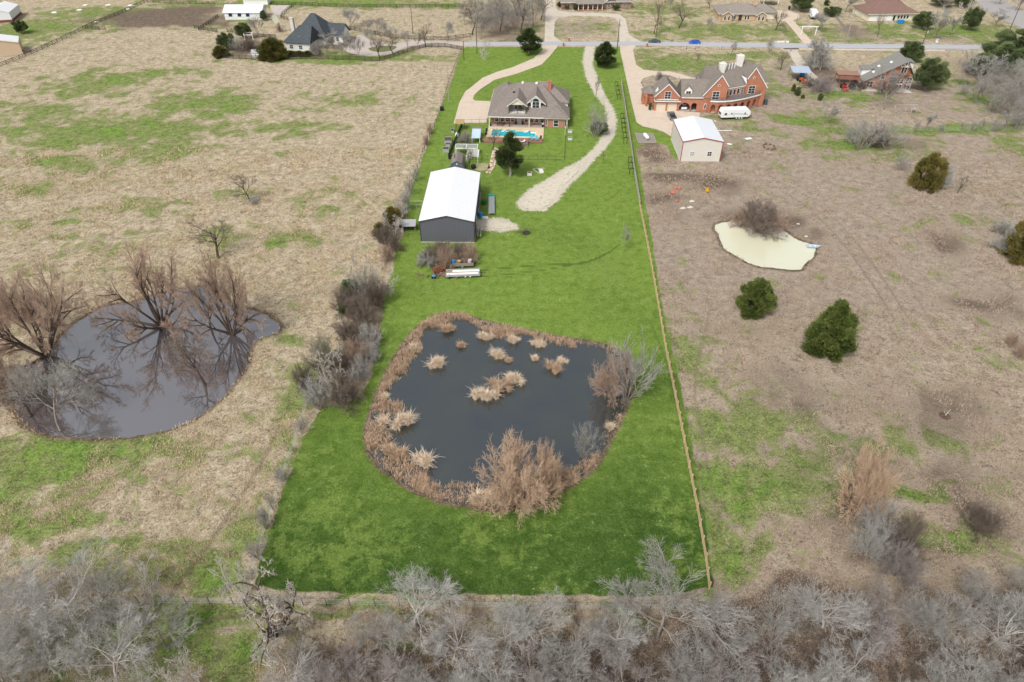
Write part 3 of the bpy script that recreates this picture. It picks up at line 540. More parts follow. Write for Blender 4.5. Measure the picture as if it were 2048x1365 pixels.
E_('olive', 763, 470, 446, 34, 'lower olive cedar in the fence line left of the white roofed barn', name='cedar_bush', cat='shrub')
E_('oak', 700, 585, 562, 36, 'small dark green bush tangled in the brown fence line brush', name='evergreen_bush', cat='shrub')
E_('oak', 690, 628, 610, 26, 'low green bush at the foot of the fence line brush', name='evergreen_bush', cat='shrub')
E_('shrub', 1300, 221, 205, 7, 'small dark potted conifer at the left corner of the brick mansion', name='round_shrub', cat='shrub')
for x, y, t, w, l in ((1120,15,4,12,'left'),(1131,18,8,16,'second from left'),(1152,20,8,14,'near the porch'),(1232,21,9,16,'right of the porch')): E_('oak', x, y, t, w, 'dark shrub in front of the columned brick house, '+l, name='evergreen_bush', cat='shrub')
# ---- bare trees singled out in the photograph
T = px_tree
P1 = 'willows standing in the left pond'
T('willow', 92, 712, 560, 215, 'huge dark willow with spreading limbs at the left bank of the left pond', group=P1, var=0, rz=.4)
T('willow', 322, 652, 510, 200, 'many stemmed willow fanning out of the middle of the left pond', group=P1, var=1, rz=0)
T('willow', 464, 668, 520, 150, 'tall willow in the right part of the left pond', group=P1, var=2, rz=1)
T('open', 424, 664, 565, 80, 'slender leaning tree between the two big willows of the left pond', group=P1)
T('open', 409, 768, 675, 120, 'leaning willow with broken stub near the right bank of the left pond', group=P1, var=0, rz=2.5)
T('wood', 120, 860, 740, 210, 'grey dead willow sprawled over the near left bank of the left pond', group=P1, var=0)
T('open', 60, 830, 740, 130, 'thin grey tree at the left bank in front of the huge dark willow', group=P1, var=1)
T('bushr', 20, 800, 700, 110, 'reddish brush at the left edge beside the left pond', group=P1, name='bare_bush', cat='shrub')
T('bushr', 45, 640, 560, 110, 'reddish twiggy bush behind the huge willow at the left edge', name='bare_bush', cat='shrub')
T('open', 500, 402, 345, 62, 'small bare tree standing alone in the left field', group='bare trees in the left field')
T('open', 436, 516, 438, 92, 'dark bare tree with a reddish trunk above the left pond', group='bare trees in the left field')
T('bushs', 508, 405, 392, 24, 'pale tuft of brush at the foot of the lone field tree', name='bare_bush', cat='shrub')
HG = 'brush along the left fence of the lawn'
def brush(lst, g, name='bare_bush', cat='shrub'):
    for k, x, y, t, w, l in lst: T(k, x, y, t, w, l, group=g, name=name, cat=cat)
brush([('bush', 738, 598, 522, 75, 'round grey bush at the upper end of the dense fence line thicket'),
 ('bushb', 755, 612, 559, 54, 'brown bush below the round grey one in the fence line thicket'),
 ('bushb', 690, 622, 573, 59, 'dark brown bush on the left side of the fence line thicket'),
 ('bushb', 722, 645, 593, 63, 'dark bush in the middle of the fence line thicket'),
 ('bushb', 700, 680, 634, 59, 'brown bush on the wire fence halfway down the thicket'),
 ('bushs', 742, 690, 650, 50, 'pale brush at the lawn edge of the thicket, upper part'),
 ('bushr', 716, 722, 677, 54, 'reddish brown brush below the middle of the thicket'),
 ('bushs', 742, 722, 687, 41, 'pale straw coloured brush at the lawn edge of the thicket'),
 ('bushb', 690, 755, 703, 57, 'brown brush toward the lower end of the thicket'),
 ('bushs', 722, 760, 712, 41, 'pale brush at the lawn edge near the lower end of the thicket'),
 ('busho', 650, 738, 672, 72, 'tall olive grey bush on the field side of the thicket'),
 ('bush', 640, 815, 751, 72, 'mauve grey bush at the lowest left end of the thicket'),
 ('bushb', 692, 810, 753, 81, 'mauve brush at the lower tip of the thicket'),
 ('bushb', 612, 700+80, 728, 40, 'small brown bush left of the lower thicket'),
 ('bushb', 790, 500, 464, 36, 'brown brush below the olive cedar left of the barn'),
 ('bushr', 775, 522, 487, 32, 'reddish brush tapering down from the olive cedars'),
 ('bushb', 768, 488, 448, 45, 'dense brown brush behind the lower olive cedar'),
 ('bush', 812, 420, 379, 32, 'grey brush on the fence left of the white roof, lower part'),
 ('bush', 822, 390, 352, 27, 'grey brush on the fence left of the white roof, middle part'),
 ('bush', 832, 362, 330, 23, 'grey brush on the fence left of the white roof, upper part'),
 ('bush', 800, 440, 402, 36, 'grey brush just above the olive cedars'),
 ('bushr', 860, 268, 246, 14, 'rusty brush on the fence left of the vegetable planters'),
 ('bushr', 853, 290, 268, 14, 'rusty brush a little lower on the fence left of the planters'),
 ('bush', 535, 1055, 1011, 36, 'small grey bush on the left lawn fence near the bottom'),
 ('bush', 624, 800, 773, 54, 'first low grey tuft down the lower left lawn fence'),
 ('bush', 602, 858, 838, 46, 'second low grey tuft down the lower left lawn fence'),
 ('bush', 566, 962, 935, 36, 'third low grey tuft down the lower left lawn fence'),
 ('bush', 518, 1118, 1086, 54, 'fourth low grey tuft down the lower left lawn fence'),
 ('bush', 545, 1015, 983, 25, 'thin grey bush on the left lawn fence above the bottom one')], HG)
T('pale', 782, 592, 545, 60, 'white branched dead tree leaning onto the lawn from the thicket', name='dead_tree', group=HG, var=0)
T('pale', 672, 782, 712, 110, 'pale forking dead tree at the lower end of the thicket', name='dead_tree', group=HG, var=1)
T('pale', 790, 470, 422, 60, 'white branched tree in front of the olive cedar left of the barn', name='dead_tree', group=HG, var=0)
brush([('bushb', 862, 528, 490, 46, 'brown brush at the left end behind the grey barn'), ('bushs', 854, 530, 500, 40, 'pale grey brush at the lower left of the patch behind the grey barn'),
 ('bushr', 893, 532, 492, 46, 'rusty red brush in the middle of the patch behind the grey barn'), ('bushb', 915, 520, 490, 40, 'brown brush right of the rusty one behind the grey barn'),
 ('bushr', 940, 522, 488, 44, 'rust coloured brush at the right end behind the grey barn'), ('bushb', 885, 505, 484, 40, 'low brown brush against the grey barn wall'), ('bushb', 925, 505, 486, 40, 'low dark brush against the right half of the grey barn wall')], 'brush behind the grey barn')
T('round', 1247, 500, 448, 26, 'thin young bare tree on the lawn near the right hand wooden fence', name='young_tree')
T('bush', 1190, 274, 206, 50, 'round grey bare tree beside the bend of the gravel track')
T('open', 1190, 204, 150, 16, 'slim bare tree beside the gravel track above the brick house', name='young_tree')
T('open', 1206, 328, 305, 12, 'sapling on the lawn right of the gravel track', name='young_tree')
T('round', 997, 182, 158, 5, 'thin bare sapling behind the brick house with the pool', name='young_tree')
T('pale', 970, 120, 76, 24, 'pale vase shaped bare tree on the lawn near the road', var=1)
T('open', 1262-252+14, 302, 262, 44, 'bare twiggy tree over the left end of the wooden pool deck', var=0)
T('open', 940, 340, 290, 30, 'bare tree beside the grey gambrel roofed shed', var=1)
T('open', 985, 300, 262, 50, 'thin bare ornamental tree between the pool and the glass roofed shelter', var=2)
T('bushm', 932, 285, 262, 34, 'mauve brush beside the blue roofed garden shelter', name='bare_bush', cat='shrub')
PD = 'bare bushes around the big pond'
T('bush', 1252, 800, 690, 125, 'wide grey bare tree spreading over the right bank of the big pond', group=PD, var=0, rz=2.2)
T('bushr', 1225, 790, 708, 90, 'reddish fan of twigs on the right bank of the big pond', group=PD, name='bare_bush', cat='shrub')
T('bush', 1165, 912, 845, 60, 'small dark grey bush on the lower right bank of the big pond', group=PD, name='bare_bush', cat='shrub')
T('busht', 1030, 1000, 898, 170, 'large tan willow bush on the near bank of the big pond', group=PD, name='bare_bush', cat='shrub')
T('busht', 1095, 985, 900, 66, 'smaller tan willow bush right of the large one on the near bank', group=PD, name='bare_bush', cat='shrub')
T('bushb', 1514, 462, 404, 100, 'brown many stemmed bush at the far bank of the milky pond', name='bare_bush', cat='shrub')
T('bushr', 1545, 462, 425, 60, 'reddish brush right of the bush at the milky pond', name='bare_bush', cat='shrub')
T('bushr', 1480, 452, 425, 50, 'rusty brush left of the bush at the milky pond', name='bare_bush', cat='shrub')
T('busht', 1712, 1030, 915, 110, 'pinkish orange bush alone in the dry field at the lower right', name='bare_bush', cat='shrub')
brush([('bushb', 1700, 1015, 965, 60, 'grey brown brush at the foot of the pinkish bush'), ('bushs', 1745, 1060, 1000, 80, 'pale tangle of deadwood below the pinkish bush'), ('bushb', 1790, 1100, 1035, 90, 'brown twiggy mound below the deadwood tangle'), ('bushs', 1735, 1100, 1050, 80, 'pale fallen brush left of the brown mound'), ('bushm', 1790, 1150, 1095, 90, 'mauve brush running down toward the bottom wood'), ('bushb', 1955, 1060, 1015, 80, 'low brown thicket at the lower right edge'),
 ('bushr', 2020, 690, 665, 26, 'rusty grass like tuft at the right edge, upper one'), ('bushr', 2036, 715, 685, 28, 'rusty tuft at the right edge, lower one')], 'brush in the right hand field')
brush([('bush', 1718, 298, 236, 76, 'left half of the big grey brush heap right of the cream shed'), ('bush', 1768, 296, 236, 66, 'right half of the big grey brush heap right of the cream shed'), ('bushb', 1750, 290, 250, 50, 'darker core of the big grey brush heap'), ('bush', 1700, 285, 250, 50, 'outer left spray of the big grey brush heap'),
 ('bush', 1800, 340, 302, 40, 'grey bush between the brush heap and the olive cedar'), ('bushs', 1878, 372, 328, 50, 'pale grey twigs at the right side of the olive cedar'), ('open', 1915, 386, 352, 30, 'small leafless sapling right of the olive cedar'),
 ('bushs', 2005, 500, 465, 50, 'silvery dead brush in front of the olive cedar at the right edge'), ('bush', 2010, 470, 440, 60, 'grey brush behind the olive cedar at the right edge'),
 ('bushb', 1770, 182, 160, 60, 'reddish garden brush in front of the steep roofed house'), ('bushm', 1640, 184, 150, 50, 'brown brush right of the carport'), ('bushb', 1625, 175, 155, 40, 'low brush just right of the carport driveway'), ('bushb', 1722, 180, 160, 24, 'dark shrub at the corner of the steep roofed house'),
 ('bushm', 1318, 160, 143, 18, 'reddish bare shrub in the island of the mansion drive')], 'grey brush at the right')
T('round', 1649, 246, 202, 48, 'small mauve tree on the slope above the big brush heap', var=0)
T('roundm', 1768, 220, 140, 76, 'large bare tree with mauve blossom twigs in front of the steep roofed house')
T('round', 1640, 140, 80, 76, 'wide silvery grey tree left of the steep roofed house', var=1)
T('bushs', 1630, 135, 95, 60, 'silver brush under the wide grey tree by the road', name='bare_bush', cat='shrub')
T('round', 1955, 178, 106, 100, 'wide rounded bare tree at the right, below the road')
T('wood', 2005, 215, 125, 120, 'large olive grey bare tree behind the right hand garden fence')
for k, (x, y, t, w) in enumerate(((1975,160,112,60),(1990,190,125,70),(2020,230,160,80),(2045,250,175,70),(1960,205,150,50),(2042,160,105,60))): T('wood', x, y, t, w, '%s bare tree, counted from the road, of the dense thicket at the far right' % ORD[k], group='thicket at the far right')
T('wood', 2035, 190, 110, 80, 'bare tree at the right edge above the large grey one')
for k, (x, y, t, w) in enumerate(((1832,262,238,14),(1850,262,225,26),(1880,262,248,16),(1925,262,244,14),(1943,262,236,20),(1963,262,238,20),(1985,262,236,24),(2008,262,225,40),(2032,258,215,40),(2040,240,190,40),(1985,225,180,50),(1952,205,165,40),(1925,190,165,26))):
    T('round' if k % 2 else 'bush', x, y, t, w, '%s bare sapling from the left in the row along the right hand garden fence' % ('first second third fourth fifth sixth seventh eighth ninth tenth eleventh twelfth thirteenth'.split()[k]), group='saplings along the garden fence', name='young_tree')
# top band
brush([('open', 1358, 56, 2, 50, 'bare tree behind the dark sedan in the verge above the road'), ('round', 1415, 62, 37, 26, 'small vase shaped tree left of the tan brick ranch house'), ('open', 1551, 61, 20, 48, 'bare tree in front of the right end of the tan brick ranch house'), ('round', 1642, 64, 27, 46, 'round bare tree right of the white gate frame'),
 ('open', 1461, 112, 82, 20, 'small bare tree below the road behind the mansion'), ('round', 1537, 106, 80, 32, 'many stemmed bare shrub tree at the edge of the road'), ('open', 1561, 140, 98, 30, 'slender bare tree left of the blue roofed carport'), ('open', 1394, 125, 104, 16, 'tiny bare tree behind the mansion'),
 ('open', 1308, 68, -5, 40, 'leaning bare tree beside the utility pole above the dark sedan'), ('round', 1339, 22, -8, 26, 'bare tree at the top edge left of the ranch house'), ('open', 1419, 18, -10, 24, 'bare tree at the top edge behind the ranch house'),
 ('round', 1872, 75, 14, 66, 'broad bare tree below the brown roofed ranch house'), ('round', 1902, 71, 30, 30, 'bare tree right of the broad one near the road'), ('open', 1755, 73, 25, 22, 'thin dark tree in front of the brown roofed ranch house'), ('round', 1992, 50, 17, 54, 'low dome shaped bare tree beside the side road'),
 ('round', 1690, 25, -12, 46, 'brown bare tree at the top behind the netted garden'), ('pale', 1935, 25, -12, 50, 'pale branched tree at the top left of the side road'), ('round', 2000, 8, -22, 40, 'bare tree at the top edge beyond the side road'), ('round', 2030, 22, -10, 40, 'bare tree at the top right corner'), ('roundm', 1885, 20, -8, 40, 'brown bare tree touching the brown roof'), ('round', 1955, 42, 14, 24, 'thin bare tree between the dark evergreen and the dome shaped tree')], 'bare trees near the road', 'bare_tree', 'tree')
for k, (x, y, t, w) in enumerate(((944,70,-4,60),(962,78,8,44),(985,74,-10,50),(1000,62,-14,44),(1012,66,-16,50),(1028,72,-6,44),(1042,60,-18,50),(1058,64,-12,44),(1070,46,-22,50),(1082,40,-20,40),(955,45,-28,60),(995,35,-30,60),(1035,32,-30,60),(1065,20,-30,60),(930,50,0,36))):
    T('wood' if k % 3 else 'open', x, y, t, w, '%s tall bare tree in the grove left of the straight concrete drive at the top' % ORD[k], group='grove at the top')
for k, (x, y, t, w, l) in enumerate(((786,108,68,40,'left end of the row on the round drive'),(816,101,62,32,'second in the row'),(835,96,60,26,'third in the row'),(851,94,46,34,'fourth in the row, taller'),(894,86,42,34,'rounded, standing apart near the gate'),(720,116,76,36,'inside the bend of the round drive'),(760,117,70,44,'on the near side of the round drive'),(702,60,20,62,'broad crown, alone in the tan paddock'),(735,66,38,36,'behind the round drive'),(757,70,36,46,'in front of the paddock fence'),(775,72,44,30,'right of the paddock fence trees'),(668,96,60,50,'close to the house front'),(645,92,66,30,'in front of the porch'),(685,112,80,40,'left of the round drive'),(655,108,74,36,'at the near right corner of the house'),(672,78,44,40,'behind the porch'),(742,92,60,36,'on the island of the round drive'),(790,80,54,40,'at the right end of the paddock fence'),(628,70,40,40,'behind the house roof'),(700,100,68,40,'on the left edge of the round drive'))):
    T('roundm' if k in (5,8,9) else ('round' if k % 3 else 'open'), x, y, t, w, 'bare tree by the dark roofed house: ' + l, group='trees around the round drive')
brush([('roundm', 517, 76, 30, 34, 'reddish bare tree at the stable corner'), ('bush', 478, 104, 68, 34, 'grey bare bush between the evergreens of the paddock garden'), ('bushb', 500, 98, 74, 34, 'brown brush in the paddock garden behind the black fence'), ('bushr', 560, 64, 44, 16, 'small reddish shrub by the dark roofed house'), ('bushm', 634, 110, 84, 26, 'mauve shrub at the right corner of the dark roofed house')], 'shrubs around the dark roofed house')
# ---- the wood along the bottom edge
WG = 'bare trees of the wood along the bottom'
T('gnarl', 556, 1262, 1152, 190, 'gnarled dark trunked tree with white upper branches over the bottom wire fence', name='dead_tree', group=WG, rz=.6)
T('pale', 490, 1190, 1115, 90, 'pale dead top leaning beside the gnarled tree', name='dead_tree', group=WG, var=0)
T('pale', 306, 1208, 1120, 110, 'pale trunked tree standing on the bottom wire fence at the left', group=WG, var=1)
T('pale', 400, 1400, 1300, 130, 'low dead tree at the bottom edge left of the wood', name='dead_tree', group=WG, var=1)
big = [(45,1275,9.5,13,'silver'),(-60,1230,8,9,'wood'),(110,1345,7,8,'silver'),(225,1235,9.5,8,'wood'),(230,1300,7.5,7,'wood'),(5,1360,8,9,'silver'),(600,1375,6.5,8.5,'silver'),(700,1370,7,7.5,'mauve'),(830,1255,9,11,'silver'),(1075,1262,8,10,'silver'),(760,1300,6.5,7,'wood'),(905,1330,7.5,8,'silver'),(1010,1290,7.5,8,'silver'),(1090,1350,6.5,8,'wood'),(1315,1275,11,15,'wood'),(1190,1320,6,8,'wood'),(1230,1300,8,7,'silver'),(1430,1300,8.5,8,'wood'),(1540,1300,7.5,8,'wood'),(1645,1255,9,10,'silver'),(1720,1290,7,8,'mauve'),(1810,1280,8,8,'wood'),(1890,1300,9.5,10,'wood'),(1975,1290,9,9,'silver'),(2060,1290,9,10,'wood'),(1760,1240,6,6,'mauve'),(1590,1240,5.5,6,'wood'),(2010,1200,6,8,'wood'),(1930,1225,6,7,'wood')]
rngw = random.Random(77); wl = []
for b in big: g = G(b[0], b[1]); wl.append((g.x, g.y, b[2], b[3], b[4]))
for Y0, xs in ((33.5, (-24, 66)), (29, (-22, 62)), (24.5, (-20, 58)), (20, (-18, 52))):
    x = xs[0]
    while x < xs[1]:
        if all(math.hypot(x-w[0], Y0-w[1]) > 3.0 for w in wl): wl.append((x+rngw.uniform(-.8,.8), Y0+rngw.uniform(-1.5,1.5), rngw.uniform(5.5,8), rngw.uniform(7.5,10.5), rngw.choice(['wood','silver','wood','silver','mauve'])))
        x += rngw.uniform(3.8, 5.4)
for x, Y0, h_, w_ in ((-55,31,9,11),(-48,28,8,10),(-40,31,8,9),(-50,22,8,9),(-38,24,7,8),(-60,40,10,13),(-52,42,10,12),(-46,37,9,11),(-57,35,9,10),(-64,34,9,11),(-41,40,8,9),(-44,26,7,8),(-32,29,6,7)): wl.append((x, Y0, h_, w_, 'wood' if int(x) % 2 else 'silver'))
wl.sort(key=lambda w: -w[1]); ROWN = 7; rows = [[] for _ in range(ROWN)]
for i, w in enumerate(wl): rows[min(ROWN-1, i*ROWN//len(wl))].append(w)
COLN = {'wood':'grey', 'silver':'silvery', 'mauve':'mauve tinted'}
for ri, rw in enumerate(rows):
    rw.sort(key=lambda w: w[0])
    for k, (x, y, h, w, kd) in enumerate(rw):
        place_tree(kd, Vector((x, y, 0)), None, h, w, '%s tree, %s from left in the %s row of the bottom wood' % (COLN[kd], ORD[k], ('farthest', 'second farthest', 'third farthest', 'middle', 'third nearest', 'second nearest', 'nearest')[ri]), group=WG)
def undergrowth():
    segs = []; rng = random.Random(5)
    for i in range(5200):
        x = rng.uniform(-32, 72); y = rng.uniform(14, 45)
        if y > 40.5 and rng.random() < .7: continue
        if x < -24 and rng.random() < .8: continue
        for j in range(5):
            a = rng.random()*6.28; l = rng.uniform(.5, 1.8); s = rng.uniform(.2, 1.0); q = (x+math.cos(a)*s, y+math.sin(a)*s, l)
            segs.append((x, y, -.05, *q, .02, .012)); b = a+rng.uniform(-1, 1); segs.append((*q, q[0]+math.cos(b)*.6, q[1]+math.sin(b)*.6, l+rng.uniform(-.1,.5), .014, .008))
    o = bpy.data.objects.new('undergrowth', seg_mesh('undergrowth', segs, TW_BRN)); COL.objects.link(o); tag(o, 'tangled brown undergrowth filling the floor of the bottom wood', 'undergrowth', kind='stuff')
undergrowth()
# ---- cattails and dry reeds
REED = m_bark('dry reeds', (.40,.27,.175), (.66,.49,.35)); REED2 = m_bark('pale dry reeds', (.58,.45,.32), (.85,.72,.56))
def blades(spots, rng, m, name, lean=.5, jit=.12):
    """spots: (x, y, z, height, n)"""
    V = []; F = []
    for x, y, z, h, n in spots:
        for j in range(n):
            a = rng.random()*6.28; l = h*rng.uniform(.6, 1.1); s = min(abs(rng.gauss(0, lean)), lean*1.7)*l; w = rng.uniform(.012, .026)*(1+h*.3); bx = x+rng.gauss(0,jit); by = y+rng.gauss(0,jit)
            p0 = np.array((bx, by, z)); p1 = np.array((bx+math.cos(a)*s*.35, by+math.sin(a)*s*.35, z+l*.62)); p2 = np.array((bx+math.cos(a)*s, by+math.sin(a)*s, z+l*(.95-.25*s/l)))
            c = a+PI/2+rng.uniform(-.8,.8); q = np.array((math.cos(c)*w, math.sin(c)*w, 0)); k = len(V); V += [p0-q, p0+q, p1+q, p1-q, p2+q*.3, p2-q*.3]; F += [(k,k+1,k+2,k+3),(k+3,k+2,k+4,k+5)]
    return npmesh(name, np.array(V), np.array(F), m)
def reeds():
    rng = random.Random(3); P = smooth_line(W2(POND2), 6, True); sp = []; n = len(P)
    for i in range(n):
        a, b = P[i], P[(i+1) % n]; L = (b-a).length; c = G(1000, 810).xy; inn = (c-a).normalized()
        dens = 13 if a.y < 70 else (5 if a.x > 12 and a.y > 62 else 8)
        wdt = 2.6 if a.y < 66 and a.x < 8 else 1.3
        if a.x < -6 and a.y < 84: wdt = 3.3; dens = 18
        if a.x > 13 and a.y > 60: wdt = .5; dens = 2
        if a.y > 92 and a.x < 2: wdt = 2.2; dens = 12
        dens *= max(.25, 1+1.3*noise.noise(Vector((a.x*.22, a.y*.22, 4)))); wdt *= max(.35, 1+1.2*noise.noise(Vector((a.x*.18, a.y*.18, 9))))
        for k in range(int(L*dens)):
            p = a.lerp(b, rng.random()) + inn*(rng.random()**1.2*wdt - .3)
            sp.append((p.x, p.y, -.35, rng.uniform(.4, 1.5)*(1 if a.x < 14 else .6)*(.75+.5*noise.noise(Vector((p.x*.35,p.y*.35,0)))), 18))
    o = bpy.data.objects.new('reed_bed', blades(sp, rng, REED, 'reed_bed', .5, .28)); COL.objects.link(o); tag(o, 'dry tan reeds and cattails fringing the rim of the big pond', 'reeds', kind='stuff')
    # clumps standing in the water
    cl = [(892,660,30,'at the far left end under the bank'),(968,675,28,'at the far bank near the middle'),(1025,680,24,'right of the far bank middle'),(922,692,14,'tiny, alone between the far bank clumps'),(872,728,34,'left of centre with drooping blades'),(1000,712,28,'upper middle'),(1018,720,14,'narrow, touching the upper middle one'),(1078,690,22,'close to the far right bank'),(1070,717,12,'small, at the upper right'),(1104,738,30,'with reddish base at the upper right'),(1122,722,14,'rightmost in the open water'),(968,795,46,'left end of the long central island'),(1000,772,40,'middle of the long central island'),(1030,762,36,'right end of the long central island'),(770,795,16,'orange, at the left bank'),(762,815,12,'small green tinged, at the left bank'),(830,700,22,'on the upper left bank'),(800,845,50,'on the lower left bank, upper'),(790,905,50,'on the lower left bank, lower'),(850,925,50,'fallen flat on the lower left bank'),(960,1000,50,'on the near bank left of the willow bush'),(1130,960,50,'on the near right bank'),(1222,855,14,'yellow, alone on the right bank')]
    for i, (x, y, w, l) in enumerate(cl):
        g = G(x, y); r = w/scl(y)/2*.95; h = min(2.3, .75+r*.75); th_ = rng.random()*3; sub = [(rng.gauss(0, r*.5), rng.gauss(0, r*.3), rng.uniform(.6, 1.1)) for _ in range(max(3, int(3+r*3)))]; sp = [(s_[0]+rng.gauss(0, .16), s_[1]+rng.gauss(0, .16), 0, h*s_[2]*rng.uniform(.55,1.1), 11) for s_ in sub for _ in range(int(9+r*4))]
        o = bpy.data.objects.new('reed_clump', blades(sp, rng, REED2 if i % 3 else REED, 'reed_clump', .62)); COL.objects.link(o); o.location = (g.x, g.y, -.35)
        tag(o, 'dry reed clump in the big pond, ' + l, 'reed clump', 'reed clumps in the big pond')
reeds()
def dry_tufts():
    """tufts of dead grass over both rough fields, near enough to be seen as blades"""
    rng = np.random.RandomState(8); N = 230000; Y = 36 + 150*rng.rand(N)**1.6; X = (rng.rand(N)*2-1)*(60+Y*.52)
    k = (spoly(W2(LAWN), X, Y) > .6)
    for P in (POND1, POND2, POND3): k &= spoly(W2(P), X, Y) > .5
    den = fbm(X, Y, .35, 31) + .6*fbm(X, Y, 1.3, 32) + rng.rand(len(X))*.8; k &= den > .35 + 1.0*np.clip(blobs(BARE, X, Y)-.2, 0, 1) + 1.1*np.clip(blobs(GREEN, X, Y)-.25, 0, 1)
    X = X[k]; Y = Y[k]
    for nm, sel, m, lab in (('dry_grass', X < 8 - Y*.02, mat('straw tufts', (.60,.48,.32), .95, .3, .35, col2=(.33,.25,.15)), 'straw coloured tufts of dead grass over the left field'), ('dry_grass', X >= 8-Y*.02, mat('pinkish straw tufts', (.46,.365,.28), .95, .3, .35, col2=(.24,.18,.13)), 'brown and pinkish tufts of dead grass over the right field')):
        x = np.repeat(X[sel], 5); y = np.repeat(Y[sel], 5); n = len(x); s = (.045+.06*rng.rand(n))*(1+y/110); a = rng.rand(n)*6.283; x = x+rng.normal(size=n)*.16; y = y+rng.normal(size=n)*.16
        z = .02*np.ones(n); p0 = np.stack([x, y, z-.12], 1); q = np.stack([-np.sin(a)*s*.28, np.cos(a)*s*.28, 0*z], 1); tip = p0 + np.stack([np.cos(a)*s*1.5, np.sin(a)*s*1.5, .12+s*(.5+rng.rand(n))], 1)
        V = np.stack([p0-q, p0+q, tip], 1).reshape(-1, 3); F = np.arange(3*n).reshape(-1, 3)
        o = bpy.data.objects.new(nm, npmesh(nm, V, F, m)); COL.objects.link(o); tag(o, lab, 'dry grass', kind='stuff')
dry_tufts()
# ------------------------------------------------------------------ buildings
BR_MAIN = m_brick('warm red brick', (.38,.16,.10), (.48,.24,.16), (.40,.30,.23)); BR_RED = m_brick('orange red brick', (.44,.15,.085), (.50,.205,.12), (.40,.26,.19)); BR_TAN = m_brick('tan brick', (.55,.36,.20), (.62,.44,.27)); BR_DARK = m_brick('dark red brick', (.24,.12,.09), (.34,.18,.14))
SH_MAIN = m_shingle('grey brown shingles', (.20,.17,.15), (.34,.295,.265)); SH_MAN = m_shingle('weathered grey shingles', (.19,.165,.145), (.33,.29,.255)); SH_DARK = m_shingle('dark slate shingles', (.055,.065,.075), (.12,.135,.15)); SH_GREY = m_shingle('grey green shingles', (.21,.21,.19), (.33,.325,.295)); SH_TAN = m_shingle('tan grey shingles', (.24,.21,.18), (.38,.34,.30)); SH_BRN = m_shingle('brown shingles', (.20,.12,.10), (.31,.20,.165))
CREAM = mat('cream siding', (.72,.66,.52), .8, .06); WHITE = mat('white paint', (.82,.82,.80), .7, .05); TRIM = mat('pale trim', (.74,.72,.68), .7, .06); BLACK = mat('black metal', (.02,.02,.022), .5, .2); WOODB = mat('brown wood', (.20,.12,.08), .85, .3); REDWD = mat('red brown deck boards', (.30,.16,.11), .85, .25, 2); GLASS = mat('dark window glass', (.03,.04,.05), .08, .3, 2, .8); PGLASS = mat('pale window glass', (.35,.42,.45), .15, .2, 2, .7); RAILG = mat('dark railing', (.08,.07,.065), .7, .2)
GALV = mat('galvanised steel', (.50,.53,.55), .45, .15, 2, .5, .3); SOIL = mat('planter soil', (.12,.08,.055), .95, .4); DARKIN = mat('dark interior', (.03,.027,.025), .95, .3); RUST = mat('rusty metal', (.22,.085,.05), .9, .35, 3); BLUEP = mat('blue plastic', (.03,.25,.55), .4, .15); TYRE = mat('tyre rubber', (.025,.025,.026), .8, .2); GREYW = mat('weathered grey boards', (.23,.21,.19), .9, .25, 1.5, col2=(.13,.115,.10)); CONCF = mat('foundation concrete', (.50,.47,.42), .9, .12)
_wc = {}
def win_mesh(w, h, nx, ny, fm, gm, arch=0):
    key = (round(w,2), round(h,2), nx, ny, fm.name, gm.name, arch)
    if key not in _wc:
        f = MB(); t = .09; z1 = h - (w/2 if arch else 0)
        f.box(-w/2-t, -.06, -t, -w/2, .03, z1+(0 if arch else t)); f.box(w/2, -.06, -t, w/2+t, .03, z1+(0 if arch else t)); f.box(-w/2, -.06, -t, w/2, .03, 0)
        if not arch: f.box(-w/2, -.06, z1, w/2, .03, z1+t)
        else:
            P = [((w/2+t)*math.cos(a), z1+(w/2+t)*math.sin(a)) for a in [PI*k/10 for k in range(11)]]; Q = [((w/2)*math.cos(a), z1+(w/2)*math.sin(a)) for a in [PI*k/10 for k in range(11)]]
            for k in range(10): f.yprof([P[k], P[k+1], Q[k+1], Q[k]], -.06, .03)
            f.box(-w/2, -.05, z1-.04, w/2, .02, z1+.04)
        for k in range(1, nx): x = -w/2 + w*k/nx; f.box(x-.03, -.045, 0, x+.03, .02, z1)
        for k in range(1, ny): z = z1*k/ny; f.box(-w/2, -.04, z-.03, w/2, .02, z+.03)
        g = MB(); 
        if arch: g.yprof([(-w/2, 0), (w/2, 0)] + [((w/2)*math.cos(a), z1+(w/2)*math.sin(a)) for a in [PI*k/8 for k in range(9)]], -.02, .01)
        else: g.box(-w/2, -.02, 0, w/2, .01, z1)
        _wc[key] = (f.mesh('window_frame', fm), g.mesh('window_pane', gm))
    return _wc[key]
def window(root, x, y, z, w, h, rz=0, nx=1, ny=2, fm=None, gm=None, arch=0, name='window'):
    """(x,y,z) = middle of the sill on the outer wall face; the window faces local -Y turned by rz"""
    F, P = win_mesh(w, h, nx, ny, fm or WHITE, gm or GLASS, arch); o = inst(name, F, root, (x, y, z), rz); inst('pane', P, o); return o
